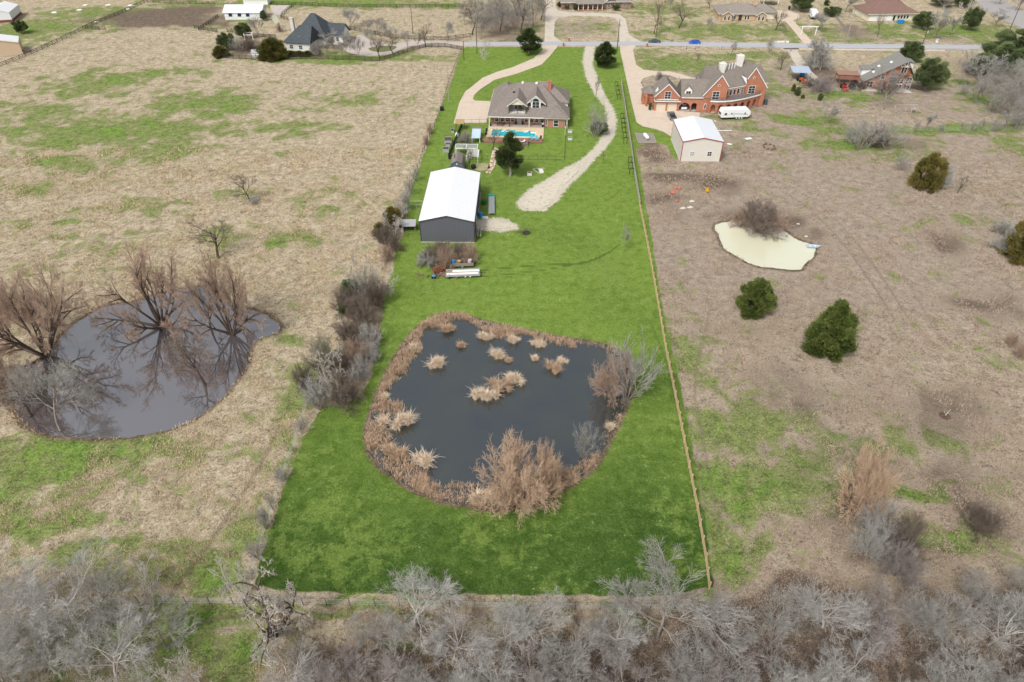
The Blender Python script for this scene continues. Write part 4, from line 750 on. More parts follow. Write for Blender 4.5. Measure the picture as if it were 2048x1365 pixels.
def hip(b, x0, y0, x1, y1, z, rh, ins=None, axis='x', bot=.18):
    """hipped roof solid with its eaves at z"""
    if axis == 'x':
        i0, i1 = ins if ins else ((y1-y0)/2, (y1-y0)/2); ym = (y0+y1)/2; r = [(x0+i0, ym, rh), (x1-i1, ym, rh)]
        e = [(x0,y0,z),(x1,y0,z),(x1,y1,z),(x0,y1,z)]; v = e + r + [(a, c, z-bot) for a, c, _ in e]
        b.add(v, [(0,1,5,4),(1,2,5),(2,3,4,5),(3,0,4),(6,9,8,7)] + [(k, k+6, (k+1)%4+6, (k+1)%4) for k in range(4)])
    else:
        i0, i1 = ins if ins else ((x1-x0)/2, (x1-x0)/2); xm = (x0+x1)/2; r = [(xm, y0+i0, rh), (xm, y1-i1, rh)]
        e = [(x0,y0,z),(x1,y0,z),(x1,y1,z),(x0,y1,z)]; v = e + r + [(a, c, z-bot) for a, c, _ in e]
        b.add(v, [(0,1,4),(1,2,5,4),(2,3,5),(3,0,4,5),(6,9,8,7)] + [(k, k+6, (k+1)%4+6, (k+1)%4) for k in range(4)])
    return b
def gable(b, x0, y0, x1, y1, z, rh, axis='y', t=.14, off=0):
    """two roof slabs; the ridge runs along axis"""
    if axis == 'y':
        m = (x0+x1)/2+off; b.yprof([(x0, z), (m, rh), (m, rh-t), (x0, z-t)][::-1], y0, y1); b.yprof([(m, rh), (x1, z), (x1, z-t), (m, rh-t)][::-1], y0, y1)
    else:
        m = (y0+y1)/2+off; b.xprof([(y0, z), (m, rh), (m, rh-t), (y0, z-t)][::-1], x0, x1); b.xprof([(m, rh), (y1, z), (y1, z-t), (m, rh-t)][::-1], x0, x1)
    return b
def frame(A, B):
    a = G(*A); b = G(*B); return (a.x, a.y, 0), math.atan2(b.y-a.y, b.x-a.x)
def railing(root, pts, z, h, m, name='railing', bars=.35, parent=None):
    b = MB()
    for p, q in zip(pts, pts[1:]):
        p, q = Vector((*p, z)), Vector((*q, z)); L = (q-p).length; b.tube(p+Vector((0,0,h)), q+Vector((0,0,h)), .045, n=5); b.tube(p+Vector((0,0,.12)), q+Vector((0,0,.12)), .025, n=4)
        n = max(1, int(L/bars))
        for k in range(n+1): s = p.lerp(q, k/n); r = .04 if k % 5 == 0 else .014; b.tube(s, s+Vector((0,0,h)), r, n=4)
    return b.build(name, m, root)
# ---- the house with the pool
def main_house():
    loc, rz = frame((978.7,254.6), (1134,258.6)); r = thing('brick_house', 'brick house with brown grey hip roof, two dormers and a back porch facing the pool', 'house', loc, rz)
    zf = lambda y: 3.2 + (y-.2)*(9.0-3.2)/13.6
    w = MB().box(.3, 2.8, 0, 16.6, 22.5, 3.05); w.prism([(16.6,1.4),(17.6,.7),(22.4,.7),(23.2,1.6),(23.2,22.5),(16.6,22.5)], 0, 3.05); w.box(.5, 14, 0, 8, 24.5, 3.02); w.build('wall', BR_MAIN, r)
    w = MB(); w.box(15.5, 8.6, 3.0, 23.4, 13.0, 4.82); w.build('upper_wall', CREAM, r)
    # main roof with the balcony cut into its front slope
    x0, x1, y0, y1, yr, z, rh = -.6, 24.0, .2, 24.5, 13.8, 3.2, 9.0; a, c, q0, q1 = 5.7, 10.9, 1.3, 5.6
    b = MB(); RL = (8.3, yr, rh); RR = (15.0, yr, rh); P = lambda x, y: (x, y, zf(y))
    hl = lambda y: x0 + (y-y0)*(RL[0]-x0)/(yr-y0); hr = lambda y: x1 + (y-y0)*(RR[0]-x1)/(yr-y0)
    V = [P(x0,y0), P(x1,y0), P(hr(q0),q0), P(c,q0), P(a,q0), P(hl(q0),q0), P(hr(q1),q1), P(c,q1), P(a,q1), P(hl(q1),q1), RR, RL, (x1,y1,z), (x0,y1,z)]
    F = [(0,1,2,3,4,5), (5,4,8,9), (3,2,6,7), (9,8,7,6,10,11), (1,12,10,6,2), (13,0,5,9,11), (12,13,11,10)]
    b.add(V, F); n = len(b.v); b.v += [(x0,y0,z-.2),(x1,y0,z-.2),(x1,y1,z-.2),(x0,y1,z-.2)]; b.f += [(n+3,n+2,n+1,n),(0,n,n+1,1),(1,n+1,n+2,12),(12,n+2,n+3,13),(13,n+3,n,0)]
    me = b.mesh('roof', SH_MAIN); o = inst('roof', me, r)
    b = MB(); b.add([(14,8.2,5.0),(23.8,8.2,5.0),(23.8,13.2,5.0),(19,18,5.0),(14,18,5.0),(17.5,14.2,9.3),(14,14.2,9.3),(14,8.2,4.8),(23.8,8.2,4.8),(23.8,13.2,4.8),(19,18,4.8),(14,18,4.8)], [(0,1,5,6),(1,2,5),(2,3,5),(3,4,6,5),(0,7,8,1),(1,8,9,2),(2,9,10,3),(3,10,11,4),(11,10,9,8,7),(4,11,7,0,6)]); b.build('roof', SH_MAIN, r)
    b = MB(); hip(b, -.35, 13.5, 8.6, 25, 3.24, 7.2, (4.2, 5.2), 'y'); b.build('roof', SH_MAIN, r)
    b = MB(); hip(b, 16.2, .1, 23.7, 8, 3.26, 5.3, (3.6, 3.8), 'y'); b.build('roof', SH_MAIN, r)
    b = MB().box(x0, .12, 2.93, 24.0, .19, 3.19); b.box(-.68, .2, 2.93, -.61, 24.5, 3.19); b.build('gutter', TRIM, r)
    # recessed balcony and its gable
    b = MB().box(a, q0-.05, 3.45, c, q1, 3.68); b.build('balcony_floor', TRIM, r)
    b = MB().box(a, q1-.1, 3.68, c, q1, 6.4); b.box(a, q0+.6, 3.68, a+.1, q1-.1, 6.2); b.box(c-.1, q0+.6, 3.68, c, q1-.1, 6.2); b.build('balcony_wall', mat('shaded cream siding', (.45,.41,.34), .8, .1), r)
    window(r, 8.3, q1-.12, 3.75, 2.0, 2.1, nx=2, ny=1, fm=TRIM)
    b = MB().yprof([(a-.1, 6.05), (c+.1, 6.05), ((a+c)/2, 7.95)], 2.4, 2.55); b.build('gable_face', CREAM, r)
    b = MB(); gable(b, a-.45, 2.1, c+.45, 11.6, 5.85, 8.15, 'y', .16); b.build('dormer_roof', SH_MAIN, r)
    b = MB(); b.yprof([(a-.5,5.75),((a+c)/2,8.12),(c+.5,5.75),(c+.3,5.62),((a+c)/2,7.82),(a-.3,5.62)][::-1], 2.0, 2.08); b.build('dormer_trim', TRIM, r)
    b = MB(); [b.box(x-.07, q0+.05, 3.68, x+.07, q0+.19, 6.05) for x in (a+.1, (a+c)/2, c-.1)]; b.build('balcony_post', BLACK, r)
    railing(r, [(a+.05, q0+.1), (c-.05, q0+.1)], 3.68, 1.0, BLACK, 'balcony_railing', .18)
    b = MB().box(8.6, 4.2, 3.69, 9.5, 4.7, 4.1); b.box(8.6, 4.7, 3.69, 9.5, 4.8, 4.6); b.build('balcony_chair', WOODB, r)
    # arched window dormer
    b = MB().yprof([(12.3, 3.9), (15.2, 3.9), (15.2, 6.5), (13.75, 8.3), (12.3, 6.5)], 4.0, 9); b.build('dormer_wall', WHITE, r)
    b = MB().yprof([(11.1, 6.15), (16.4, 6.15), (13.75, 8.3)], 4.15, 4.9); b.build('gable_face', CREAM, r)
    b = MB(); gable(b, 10.7, 3.8, 16.8, 12.4, 5.95, 8.5, 'y', .16); b.build('dormer_roof', SH_MAIN, r)
    b = MB(); b.yprof([(10.65,5.85),(13.75,8.47),(16.85,5.85),(16.6,5.72),(13.75,8.15),(10.9,5.72)][::-1], 3.7, 3.78); b.build('dormer_trim', TRIM, r)
    window(r, 13.75, 3.96, 4.55, 2.0, 3.0, nx=2, ny=2, arch=1)
    b = MB().box(17.0, 11.5, 6.0, 18.1, 12.4, 9.9); b.box(16.9, 11.4, 9.9, 18.2, 12.5, 10.1); b.build('chimney', m_brick('chimney brick', (.45,.10,.07), (.52,.16,.11)), r)
    for x in (9.3, 13.6): MB().lathe([(.05,-.3),(.4,-.3),(.4,.05),(.28,.25),(.05,.3)], (x, 13.3, 9.05), 10).build('roof_vent', WHITE, r)
    MB().box(6.5, 9.4, 7.1, 7.3, 9.9, 7.5).build('roof_vent', BLACK, r)
    for x in (2.0, 3.7, 5.2, 6.8, 11.0, 12.7, 14.2, 15.7): window(r, x, 2.78, .75, 1.0, 1.5, ny=2)
    d = window(r, 8.9, 2.78, .05, 1.0, 2.2, ny=1, name='door', fm=TRIM, gm=PGLASS)
    window(r, 20, .68, .45, 1.3, 1.9, ny=2); window(r, 17.1, 1.02, .5, .5, 1.8, R(-35), ny=1); window(r, 22.85, 1.1, .5, .5, 1.8, R(48), ny=1)
    for x, m in ((0, CREAM), (6.0, BLACK), (12, CREAM), (23.3, CREAM)): MB().box(x-.12, .35, 0, x+.12, .6, 3.0).build('porch_post', m, r)
    MB().box(-.3, .1, .0, 16.6, 2.78, .14).build('porch_floor', mat('porch concrete', (.42,.35,.30), .9, .15), r)
    # furniture and pots: things of their own
    M = Matrix.Translation(loc) @ Matrix.Rotation(rz, 4, 'Z')
    def at(x, y, z=0): return tuple(M @ Vector((x, y, z)))
    t = thing('patio_table', 'long dark wooden table on the left end of the back porch', 'table', at(3.2, 1.5, .14), rz); MB().box(-1.1,-.45,.7,1.1,.45,.76).build('table_top', WOODB, t)
    for sx in (-1, 1):
        for sy in (-1, 1): MB().box(sx*1.0-.04, sy*.35-.04, 0, sx*1.0+.04, sy*.35+.04, .7).build('leg', WOODB, t)
        b = thing('patio_bench', 'dark wooden bench on the %s side of the long porch table' % ('pool' if sx < 0 else 'house'), 'bench', at(3.2, 1.5+sx*.85, .14), rz, 'benches at the porch table'); MB().box(-1,-.16,.4,1,.16,.46).build('seat', WOODB, b); [MB().box(q-.05,-.14,0,q+.05,.14,.4).build('leg', WOODB, b) for q in (-.85,.85)]
    for x, l in ((7.9, 'left'), (9.9, 'right')):
        p = thing('flower_pot', 'tall black pot just %s of the glazed porch door' % l, 'flower pot', at(x, 2.2, .14), rz, 'black pots by the porch door'); MB().lathe([(.18,0),(.3,.35),(.26,.7),(.32,.75)], n=10).build('pot', BLACK, p); MB().lathe([(.02,.7),(.3,.8),(.2,1.05),(.02,1.1)], n=7).build('plant', LEAF_OAK, p)
    # pool terrace
    t = thing('swimming_pool', 'turquoise swimming pool in a cream stone terrace behind the brick house', 'swimming pool', at(0, 0), rz)
    px0, px1, pya, pyb = 1.1, 14.1, -6.9, -2.0; s = MB(); zt = .14
    s.box(-.2, -8.3, -.1, 16.5, pya, zt); s.box(-.2, pya, -.1, px0, pyb, zt); s.box(px1, pya, -.1, 16.5, pyb, zt); s.box(-.2, pyb, -.1, 16.5, .08, zt); s.box(8, pyb-.9, -.1, px1, pyb, zt)
    s.build('terrace', m_concrete('cream terrace stone', (.62,.50,.34), (.40,.30,.2), .4), t)
    c = MB(); c.box(px0-.25, pya-.25, zt, px1+.25, pya, zt+.05); c.box(px0-.25, pya, zt, px0, pyb, zt+.05); c.box(px1, pya, zt, px1+.25, pyb-.9, zt+.05); c.build('coping', mat('pale coping', (.75,.68,.55), .8, .08), t)
    wt = NT('pool water'); MATS['pool water'] = wt.fin(wt.ramp(wt.noise(1.1, 4, .6), [(.3, (.01,.38,.47)), (.7, (.03,.50,.58))]), .06, .5); wt.bump(wt.noise(3, 3), .3, .02)
    MB().box(px0, pya, -.2, 8, pyb, .04).box(8, pya, -.2, px1, pyb-.9, .04).build('water', MATS['pool water'], t)
    MB().box(px0, pyb-1.6, -.1, 3.6, pyb, .08).build('spa', mat('spa water', (.03,.42,.50), .06, .1), t); MB().box(3.6, pyb-1.6, -.1, 3.8, pyb, .2).build('spa_wall', mat('dark blue tile', (.03,.12,.2), .4, .1), t)
    MB().box(12.6, pyb-2.0, -.1, px1, pyb-1.2, .10).build('step', WHITE, t); MB().box(px0, pya+2.2, -.1, px0+3, pyb-1.6, .07).build('shelf', mat('pool shelf', (.10,.52,.60), .08, .1), t)
    for x, l in ((5.2,'left'), (6.7, 'middle'), (12.2, 'right')):
        o = thing('pool_lounger', '%s white floating lounge seat in the shallow end of the pool' % l, 'lounger', at(x-1.0, -3.1, .06), rz+.2, 'white loungers in the pool'); MB().box(-.6,-.28,0,.3,.28,.08).build('seat', WHITE, o); MB().cbox((.55,0,.22), (.6,.56,.08), 0, R(-35)).build('backrest', WHITE, o)
    d = thing('wood_deck', 'red brown raised wooden deck along the near side of the pool', 'deck', at(0, 0), rz)
    MB().box(-1.2, -11.0, .12, 16.3, -8.32, .34).build('boards', REDWD, d); MB().box(-.6, -11.6, .02, 6.5, -11.0, .16).build('step', REDWD, d); MB().box(9.6, -13.4, -.02, 12.4, -11.0, .30).build('boards', mat('grey brown deck boards', (.30,.22,.18), .85, .25, 2), d)
    railing(d, [(12.35,-11.1),(12.35,-13.35),(9.7,-13.35)], .3, .9, BLACK, 'railing', .15); MB().box(-1.2,-11.02,-.02,16.3,-11.0,.12).build('skirt', WOODB, d)
    for k, (x, l) in enumerate(((13.2, 'left'), (14.7, 'right'))):
        o = thing('deck_chair', '%s teal reclining chair on the right end of the wooden deck' % l, 'lounge chair', at(x, -9.4, .34), rz+R(100), 'teal chairs on the deck'); TE = mat('teal cushion', (.10,.42,.45), .8, .15); MB().box(-.8,-.33,.3,.35,.33,.4).build('seat', TE, o); MB().cbox((.65,0,.62), (.8,.66,.1), 0, R(-50)).build('backrest', TE, o); [MB().box(a-.03,b-.03,0,a+.03,b+.03,.3).build('leg', BLACK, o) for a in (-.7,.4) for b in (-.28,.28)]
    o = thing('patio_chair', 'dark chair at the far right corner of the wooden deck', 'chair', at(15.7, -8.7, .34), rz-.6); MB().box(-.3,-.3,.35,.3,.3,.45).build('seat', BLACK, o); MB().box(-.3,.24,.45,.3,.32,.95).build('backrest', BLACK, o); [MB().box(a-.03,b-.03,0,a+.03,b+.03,.35).build('leg', BLACK, o) for a in (-.25,.25) for b in (-.25,.25)]
    o = thing('patio_lounger', 'white and black lounger on the lower step of the wooden deck', 'lounger', at(10.6, -11.6, .3), rz+.5); MB().box(-.7,-.3,.25,.4,.3,.34).build('seat', WHITE, o); MB().cbox((.65,0,.5), (.6,.6,.08), 0, R(-45)).build('backrest', WHITE, o); [MB().box(a-.03,b-.03,0,a+.03,b+.03,.25).build('leg', BLACK, o) for a in (-.6,.35) for b in (-.25,.25)]
    o = thing('patio_umbrella', 'closed dark parasol pole standing at the right end of the wooden deck', 'umbrella', at(12.6, -8.9, .34), 0); MB().tube((0,0,0),(0,0,2.5),.03).build('pole', BLACK, o); MB().lathe([(.02,1.3),(.12,1.4),(.08,2.3),(.02,2.6)], n=8).build('canopy', BLACK, o); MB().lathe([(.25,0),(.25,.08),(.05,.1)], n=10).build('base', BLACK, o)
    for (x, y, z, l) in ((-.5,-3.2,.0,'left edge of the terrace, upper'), (-.45,-5.6,.0,'left edge of the terrace, lower'), (.3, .6, .14, 'left porch post')):
        p = thing('flower_pot', 'dark potted shrub by the ' + l, 'flower pot', at(x, y, z), 0, 'pots around the terrace'); MB().lathe([(.2,0),(.3,.4),(.32,.5)], n=9).build('pot', BLACK, p); MB().lathe([(.05,.5),(.35,.65),(.3,.9),(.05,1.1)], n=7).build('plant', LEAF_OAK, p)
    o = thing('gas_grill', 'dark barbecue grill at the right end of the porch beside the brick bay', 'grill', at(16.1, .9, .14), rz); MB().box(-.3,-.3,0,.3,.3,.8).build('cabinet', BLACK, o); MB().lathe([(.3,-.35),(.3,.35)], (0,0,.85), 10, 'X').build('lid', GALV, o)
    return at
AT = main_house()
# ---- barns and sheds
def barn(name, label, A, B, L, eave, peak, roofm, wallm, trimm=None, wins=(), door=None, over=.15, Wd=None, group=None):
    loc, rz = frame(A, B); Wm = Wd or (G(*B)-G(*A)).length; r = thing(name, label, 'barn', loc, rz, group)
    MB().yprof([(0,0),(Wm,0),(Wm,eave),(Wm/2,peak),(0,eave)], 0, L).build('wall', wallm, r)
    b = MB(); gable(b, -over, -over, Wm+over, L+over, eave+.10-over*(peak-eave)/(Wm/2), peak+.12, 'y', .1); b.build('roof', roofm, r)
    tm = trimm or wallm; t = MB()
    for x in (0, Wm):
        t.box(x-.09, -.06, 0, x+.09, .06, eave-.05); t.box(x-.06, L-.06, 0, x+.06, L+.06, eave-.05)
    sl = (peak-eave)/(Wm/2); t.yprof([(-over,eave-over*sl-.2),(Wm/2,peak-.2),(Wm+over,eave-over*sl-.2),(Wm+over,eave-over*sl+.02),(Wm/2,peak+.02),(-over,eave-over*sl+.02)], -over-.05, -over-.004)
    t.box(-over-.07, -over, eave-over*sl-.18, -over-.004, L+over, eave-over*sl+.02); t.box(Wm+over+.004, -over, eave-over*sl-.18, Wm+over+.07, L+over, eave-over*sl+.02); t.build('trim', tm, r)
    MB().box(-.12,-.12,-.05,Wm+.12,L+.12,.08).build('foundation', CONCF, r)
    for w in wins: window(r, *w[:5], **(w[5] if len(w) > 5 else {}))
    return r, Wm, loc, rz
MROOF_W = m_metalsheet('white metal roof', (.80,.81,.83), .9, 'Y', .45, .84); MROOF_W2 = m_metalsheet('pale metal roof', (.70,.73,.77), 1.2, 'Y', .4, .95); MW_DARK = m_metalsheet('charcoal metal siding', (.125,.13,.15), .3, 'X', .6, .6); MW_CREAM = m_metalsheet('cream metal siding', (.66,.63,.57), .3, 'X', .6, .93); REDT = mat('red trim', (.36,.05,.05), .6, .1); MW_WHITE = m_metalsheet('white metal siding', (.74,.76,.78), .4, 'X', .6, .92); MW_BEIGE = m_metalsheet('beige metal siding', (.62,.48,.34), .4, 'X', .6, .9)
r, Wm, bl, brz = barn('metal_barn', 'charcoal metal barn with a bright white roof behind the pool house', (842.6,484.3), (949.2,485.3), 24.3, 5.35, 6.75, MROOF_W, MW_DARK, mat('charcoal trim', (.07,.07,.08), .5, .1))
for y in (3.2, 9.5, 16): MB().box(Wm+.004, y, .05, Wm+.05, y+3.4, 4.2).build('door', mat('dark roll door', (.05,.05,.055), .6, .2), r)
MB().box(Wm+.005, 7.6, .05, Wm+.06, 8.5, 2.2).build('door', WHITE, r)
r, Wm, _, _ = barn('metal_shed', 'cream metal shed with red trim and pale metal roof beside the wide concrete drive', (1360.4,322.9), (1438.6,323.4), 15.2, 5.7, 6.75, MROOF_W2, MW_CREAM, REDT)
window(r, 2.9, -.02, 1.6, 1.1, 1.2, ny=2, nx=2, gm=PGLASS); window(r, 7.6, -.02, 1.6, 1.1, 1.2, ny=2, nx=2)
def gambrel():
    loc, rz = frame((902,346), (933,346)); loc = (loc[0], loc[1]-1.0, 0); r = thing('garden_shed', 'grey gambrel roofed garden shed with dark double doors just behind the white barn roof', 'shed', loc, rz); w = 3.5
    pr = [(0,0),(w,0),(w,2.0),(w-.45,3.0),(w/2,3.6),(.45,3.0),(0,2.0)]; MB().yprof(pr, 0, 6).build('wall', mat('slate blue boards', (.13,.15,.18), .8, .12), r)
    b = MB(); q = [(-.15,1.95),(.38,3.1),(w/2,3.74),(w-.38,3.1),(w+.15,1.95)]
    for (x0,z0),(x1,z1) in zip(q, q[1:]): b.yprof([(x0,z0),(x1,z1),(x1,z1-.1),(x0,z0-.1)][::-1], .12, 6.2)
    b.build('roof', SH_MAIN, r); t = MB()
    for (x0,z0),(x1,z1) in zip(q, q[1:]): t.yprof([(x0,z0),(x1,z1),(x1,z1-.16),(x0,z0-.16)][::-1], -.1, .10)
    t.build('trim', mat('slate trim', (.10,.12,.15), .8, .1), r)
    for sx in (-1, 1):
        d = MB().box(min(w/2, w/2+sx*.8), -.06, .15, max(w/2, w/2+sx*.8), -.004, 2.15).build('door', BLACK, r); f = MB()
        for a, c in (((.06,.2),(.06,2.1)),((.74,.2),(.74,2.1)),((.06,.2),(.74,.2)),((.06,2.1),(.74,2.1)),((.06,.2),(.74,1.2)),((.06,1.2),(.74,1.2))): f.tube((w/2+sx*a[0],-.085,a[1]), (w/2+sx*c[0],-.085,c[1]), .028, n=4)
        f.build('door_brace', mat('grey blue trim', (.30,.36,.42), .7, .1), d)
    MB().lathe([(.02,-.1),(.2,-.1),(.2,0)], (w/2,-.02,2.95), 10, 'Y').build('vent', WHITE, r); MB().tube((1.0,3,3.3),(1.0,3,4.1),.09).lathe([(.16,0),(.16,.1),(.02,.15)], (1.0,3,4.1), 8).build('roof_vent', BLACK, r)
gambrel()
# generic shelter on posts
def shelter(name, label, c, w, d, h, rise, roofm, postm, rz=0, group=None, mono=True, cat='shelter'):
    r = thing(name, label, cat, (c.x, c.y, 0), rz, group); b = MB(); b.slab([(-w/2,-d/2,h),(w/2,-d/2,h),(w/2,d/2,h+rise),(-w/2,d/2,h+rise)], .1); b.build('roof', roofm, r)
    for sx in (-1, 1):
        for sy in (-1, 1): MB().box(sx*(w/2-.15)-.07, sy*(d/2-.15)-.07, 0, sx*(w/2-.15)+.07, sy*(d/2-.15)+.07, h+(rise if sy > 0 else 0)-.08).build('post', postm, r)
    return r
shelter('potting_shelter', 'small tan roofed potting shelter on posts at the foot of the concrete drive', G(920.5,258), 2.7, 2.6, 2.1, .4, mat('tan sheet roof', (.42,.30,.16), .85, .25), WOODB)
r = shelter('garden_shelter', 'small garden shelter with a pale blue sloping panel roof beside the pool', G(953,281), 2.5, 4.4, 1.6, 1.1, mat('pale blue panel', (.48,.60,.72), .3, .12), WHITE, -.03); MB().slab([(-1.6,2.0,2.75),(1.6,2.0,2.75),(1.6,4.0,2.45),(-1.6,4.0,2.45)], .1).build('rear_roof', SH_MAIN, r)
r = thing('glass_house', 'white framed shelter with a greenish glass roof in front of the gambrel shed', 'shelter', (G(911,312).x, G(911,312).y, 0), -.03)
MB().box(0,0,2.2,6.2,2.6,2.26).build('glass_roof', mat('greenish roof glass', (.30,.34,.27), .2, .3), r); f = MB(); [f.box(a,-.06,2.1,a+.12,2.66,2.32) for a in (-.06, 3.0, 6.1)]; f.box(-.06,-.12,2.1,6.2,0,2.32).box(-.06,2.6,2.1,6.2,2.72,2.32); f.build('frame', WHITE, r)
for a in (0, 6.1):
    for c in (0, 2.55): MB().box(a-.06,c-.06,0,a+.06,c+.06,2.1).build('post', WHITE, r)
r = thing('pergola', 'white slatted pergola beside the gambrel roofed shed', 'pergola', (G(934,329).x, G(934,329).y, 0), -.03)
b = MB(); [b.box(-.2, y, 2.2, 3.2, y+.12, 2.34) for y in (0,.7,1.4,2.1,2.8,3.5,4.2)]; b.build('slats', WHITE, r); MB().box(-.06,-.3,2.06,.08,4.6,2.2).box(2.9,-.3,2.06,3.04,4.6,2.2).build('beam', WHITE, r)
for a in (.01, 2.97):
    for c in (0, 4.2): MB().box(a-.07,c-.07,0,a+.07,c+.07,2.06).build('post', WHITE, r)
# ---- large brick mansion
def mansion():
    loc, rz = frame((1306.8,222.7), (1408.7,224.4)); r = thing('brick_mansion', 'large orange red brick mansion with steep gables, arcade and curved terrace', 'house', loc, rz)
    def wall(b, x0, x1, y, t, z0, z1, arches=()):
        """front wall with arched openings: (cx, width, height)"""
        x = x0
        for cx, w, h in arches:
            b.box(x, y, z0, cx-w/2, y+t, z1); zs = h - w/2; n = 10; P = [(cx + w/2*math.cos(PI-PI*k/n), zs + w/2*math.sin(PI-PI*k/n)) for k in range(n+1)]
            for p, q in zip(P, P[1:]): b.yprof([(p[0], p[1]), (q[0], q[1]), (q[0], z1), (p[0], z1)], y, y+t)
            x = cx+w/2
        b.box(x, y, z0, x1, y+t, z1); return b
    # garage block and link
    b = MB(); wall(b, 7.9, 14.9, .25, .35, 0, 4.45, ((9.6,3.5,2.7),(12.5,1.7,2.7))); b.box(7.9, 6.5, 0, 14.9, 6.8, 4.45); b.build('wall', BR_RED, r)
    MB().box(7.95,.62,-.02,14.9,6.45,.06).build('carport_floor', CONCF, r)
    b = MB().box(.15, .3, 0, .5, 7.6, 4.3); b.box(7.55, .3, 0, 7.88, 7.6, 4.3); b.box(.5, .3, 2.45, 7.55, .65, 3.3); b.box(3.75,.3,0,4.2,.65,2.45); b.box(.5,.3,0,.7,.65,2.45); b.box(7.2,.3,0,7.55,.65,2.45)
    b.yprof([(.15,3.3),(7.88,3.3),(7.88,4.3),(4.0,7.9),(.15,4.3)], 1.6, 1.9); b.box(.5,7.3,0,7.55,7.6,4.3); b.build('wall', BR_RED, r)
    for x0, x1 in ((.7,3.75),(4.2,7.2)): MB().box(x0,.5,0,x1,.6,2.45).build('garage_door', mat('beige garage door', (.66,.58,.46), .8, .06), r)
    MB().box(.0,-.3,3.05,8.1,1.6,3.3).build('balcony', TRIM, r); railing(r, [(.1,-.2),(8.0,-.2)], 3.3, .95, RAILG, 'railing', .22)
    window(r, 4.1, 1.58, 3.4, 1.8, 2.2, nx=2, ny=3)
    b = MB(); gable(b, -.15, 1.4, 8.2, 10.5, 4.05, 8.1, 'y', .16); b.build('roof', SH_MAN, r)
    b = MB(); b.yprof([(-.2,4.0),(4.02,8.12),(8.25,4.0),(8.0,3.85),(4.02,7.8),(.0,3.85)][::-1], 1.3, 1.39); b.build('roof_trim', WHITE, r)
    b = MB(); b.xprof([(-.1,4.5),(5.0,8.6),(10.0,4.5),(10.0,4.3),(-.1,4.3)], 8.1, 17); b.build('roof', SH_MAN, r); MB().box(8.2,-.16,4.28,14.9,-.10,4.52).build('gutter', WHITE, r)
    b = MB().yprof([(9.1,4.9),(11.4,4.9),(11.4,6.3),(10.25,7.5),(9.1,6.3)], 1.0, 3.6); b.build('dormer', WHITE, r); b = MB(); gable(b, 8.85, .85, 11.65, 5.2, 6.15, 7.75, 'y', .12); b.build('dormer_roof', SH_MAN, r); window(r, 10.25, .97, 5.2, 1.4, .9, nx=2, ny=1, fm=TRIM)
    for x in (6.6, 7.6, 11.2, 12.4, 13.5): MB().lathe([(.12,0),(.12,.5),(.2,.5),(.2,.62),(.02,.66)], (x, 4.8+.3*(x % 2), 8.3), 8).build('roof_vent', GALV, r)
    # left annex with arched gate
    b = MB(); b.yprof([(0,0),(.5,0),(.5,2.2),(.8,2.75),(1.25,3.0),(1.7,2.75),(2.0,2.2),(2.0,0),(2.6,0),(2.6,4.4),(0,3.6)], 0, .35); o = b.build('annex_wall', BR_RED, r); o.location = (-3.2, 6.0, 0); o.rotation_euler = (0,0,R(-62))
    MB().box(-3.0,5.6,0,.2,9.5,3.4).build('annex_wall', BR_RED, r); b = MB(); hip(b, -3.3, 5.2, 1.2, 10, 3.6, 5.6, (2.2,2.2), 'x'); b.build('roof', SH_MAN, r); MB().yprof([(.3,4.9),(1.6,4.9),(.95,6.4)], 3.5, 3.6).build('dormer', WHITE, r)
    # main block: steep gable 2 with long left slope
    g = MB(); g.yprof([(14.9,0),(21.9,0),(21.9,8.3),(19.5,11.2),(14.9,5.3)], .1, .45); g.box(14.9,.45,0,15.2,9,5.0); g.box(21.6,.45,0,21.9,3.5,7.6); g.build('wall', BR_RED, r)
    MB().slab([(14.6,-.1,5.2),(19.5,-.1,11.45),(19.5,12,11.45),(14.6,12,5.2)][::-1], .16).slab([(19.5,-.1,11.45),(22.1,-.1,8.3),(22.1,12,8.3),(19.5,12,11.45)][::-1], .16).build('roof', SH_MAN, r)
    MB().yprof([(14.5,5.0),(19.5,11.5),(22.2,8.1),(22.1,7.9),(19.5,11.1),(14.7,4.9)][::-1], -.18, -.11).build('roof_trim', WHITE, r)
    window(r, 18.6, .08, 4.0, 2.0, 2.4, nx=2, ny=3); window(r, 15.9, .08, 1.0, .5, 1.6, arch=1, ny=1)
    MB().lathe([(.02,-.08),(.36,-.08),(.36,0)], (19.1,.1,8.3), 12, 'Y').build('round_window', WHITE, r); MB().lathe([(.02,-.1),(.24,-.1),(.24,0)], (19.1,.08,8.3), 12, 'Y').build('round_window_pane', GLASS, r)
    # mid wall turned 26 degrees, carrying four upper windows
    th = math.atan2(3.7, 7.3); ux = Vector((math.cos(th), math.sin(th), 0)); o0 = Vector((21.6, 2.0, 0)); L = 9.0
    m = MB(); m.box(0,0,0,L,.35,6.5); mo = m.build('wall', BR_RED, r); mo.location = o0; mo.rotation_euler = (0,0,th)
    for k in range(4): p = o0 + ux*(1.0+k*1.45); window(r, p.x+math.sin(th)*.02, p.y-math.cos(th)*.02, 4.35, .85, 1.6, th, ny=1, fm=TRIM)
    p = o0 + ux*6.9; window(r, p.x+math.sin(th)*.02, p.y-math.cos(th)*.02, 3.9, .9, 2.3, th, ny=3, nx=2, name='door')
    # big roof behind
    b = MB(); A = Vector((21.3,1.9,6.55)); Bp = Vector((29.6,6.1,6.55)); nrm = Vector((-math.sin(th), math.cos(th), 0)); C1 = A + nrm*7.2 + Vector((-.5,0,4.9)); C2 = Bp + nrm*7.2 + Vector((1.6,0.3,4.9)); D1 = Vector((15.2,18.5,5.4)); D2 = Bp + nrm*14.5 + ux*3
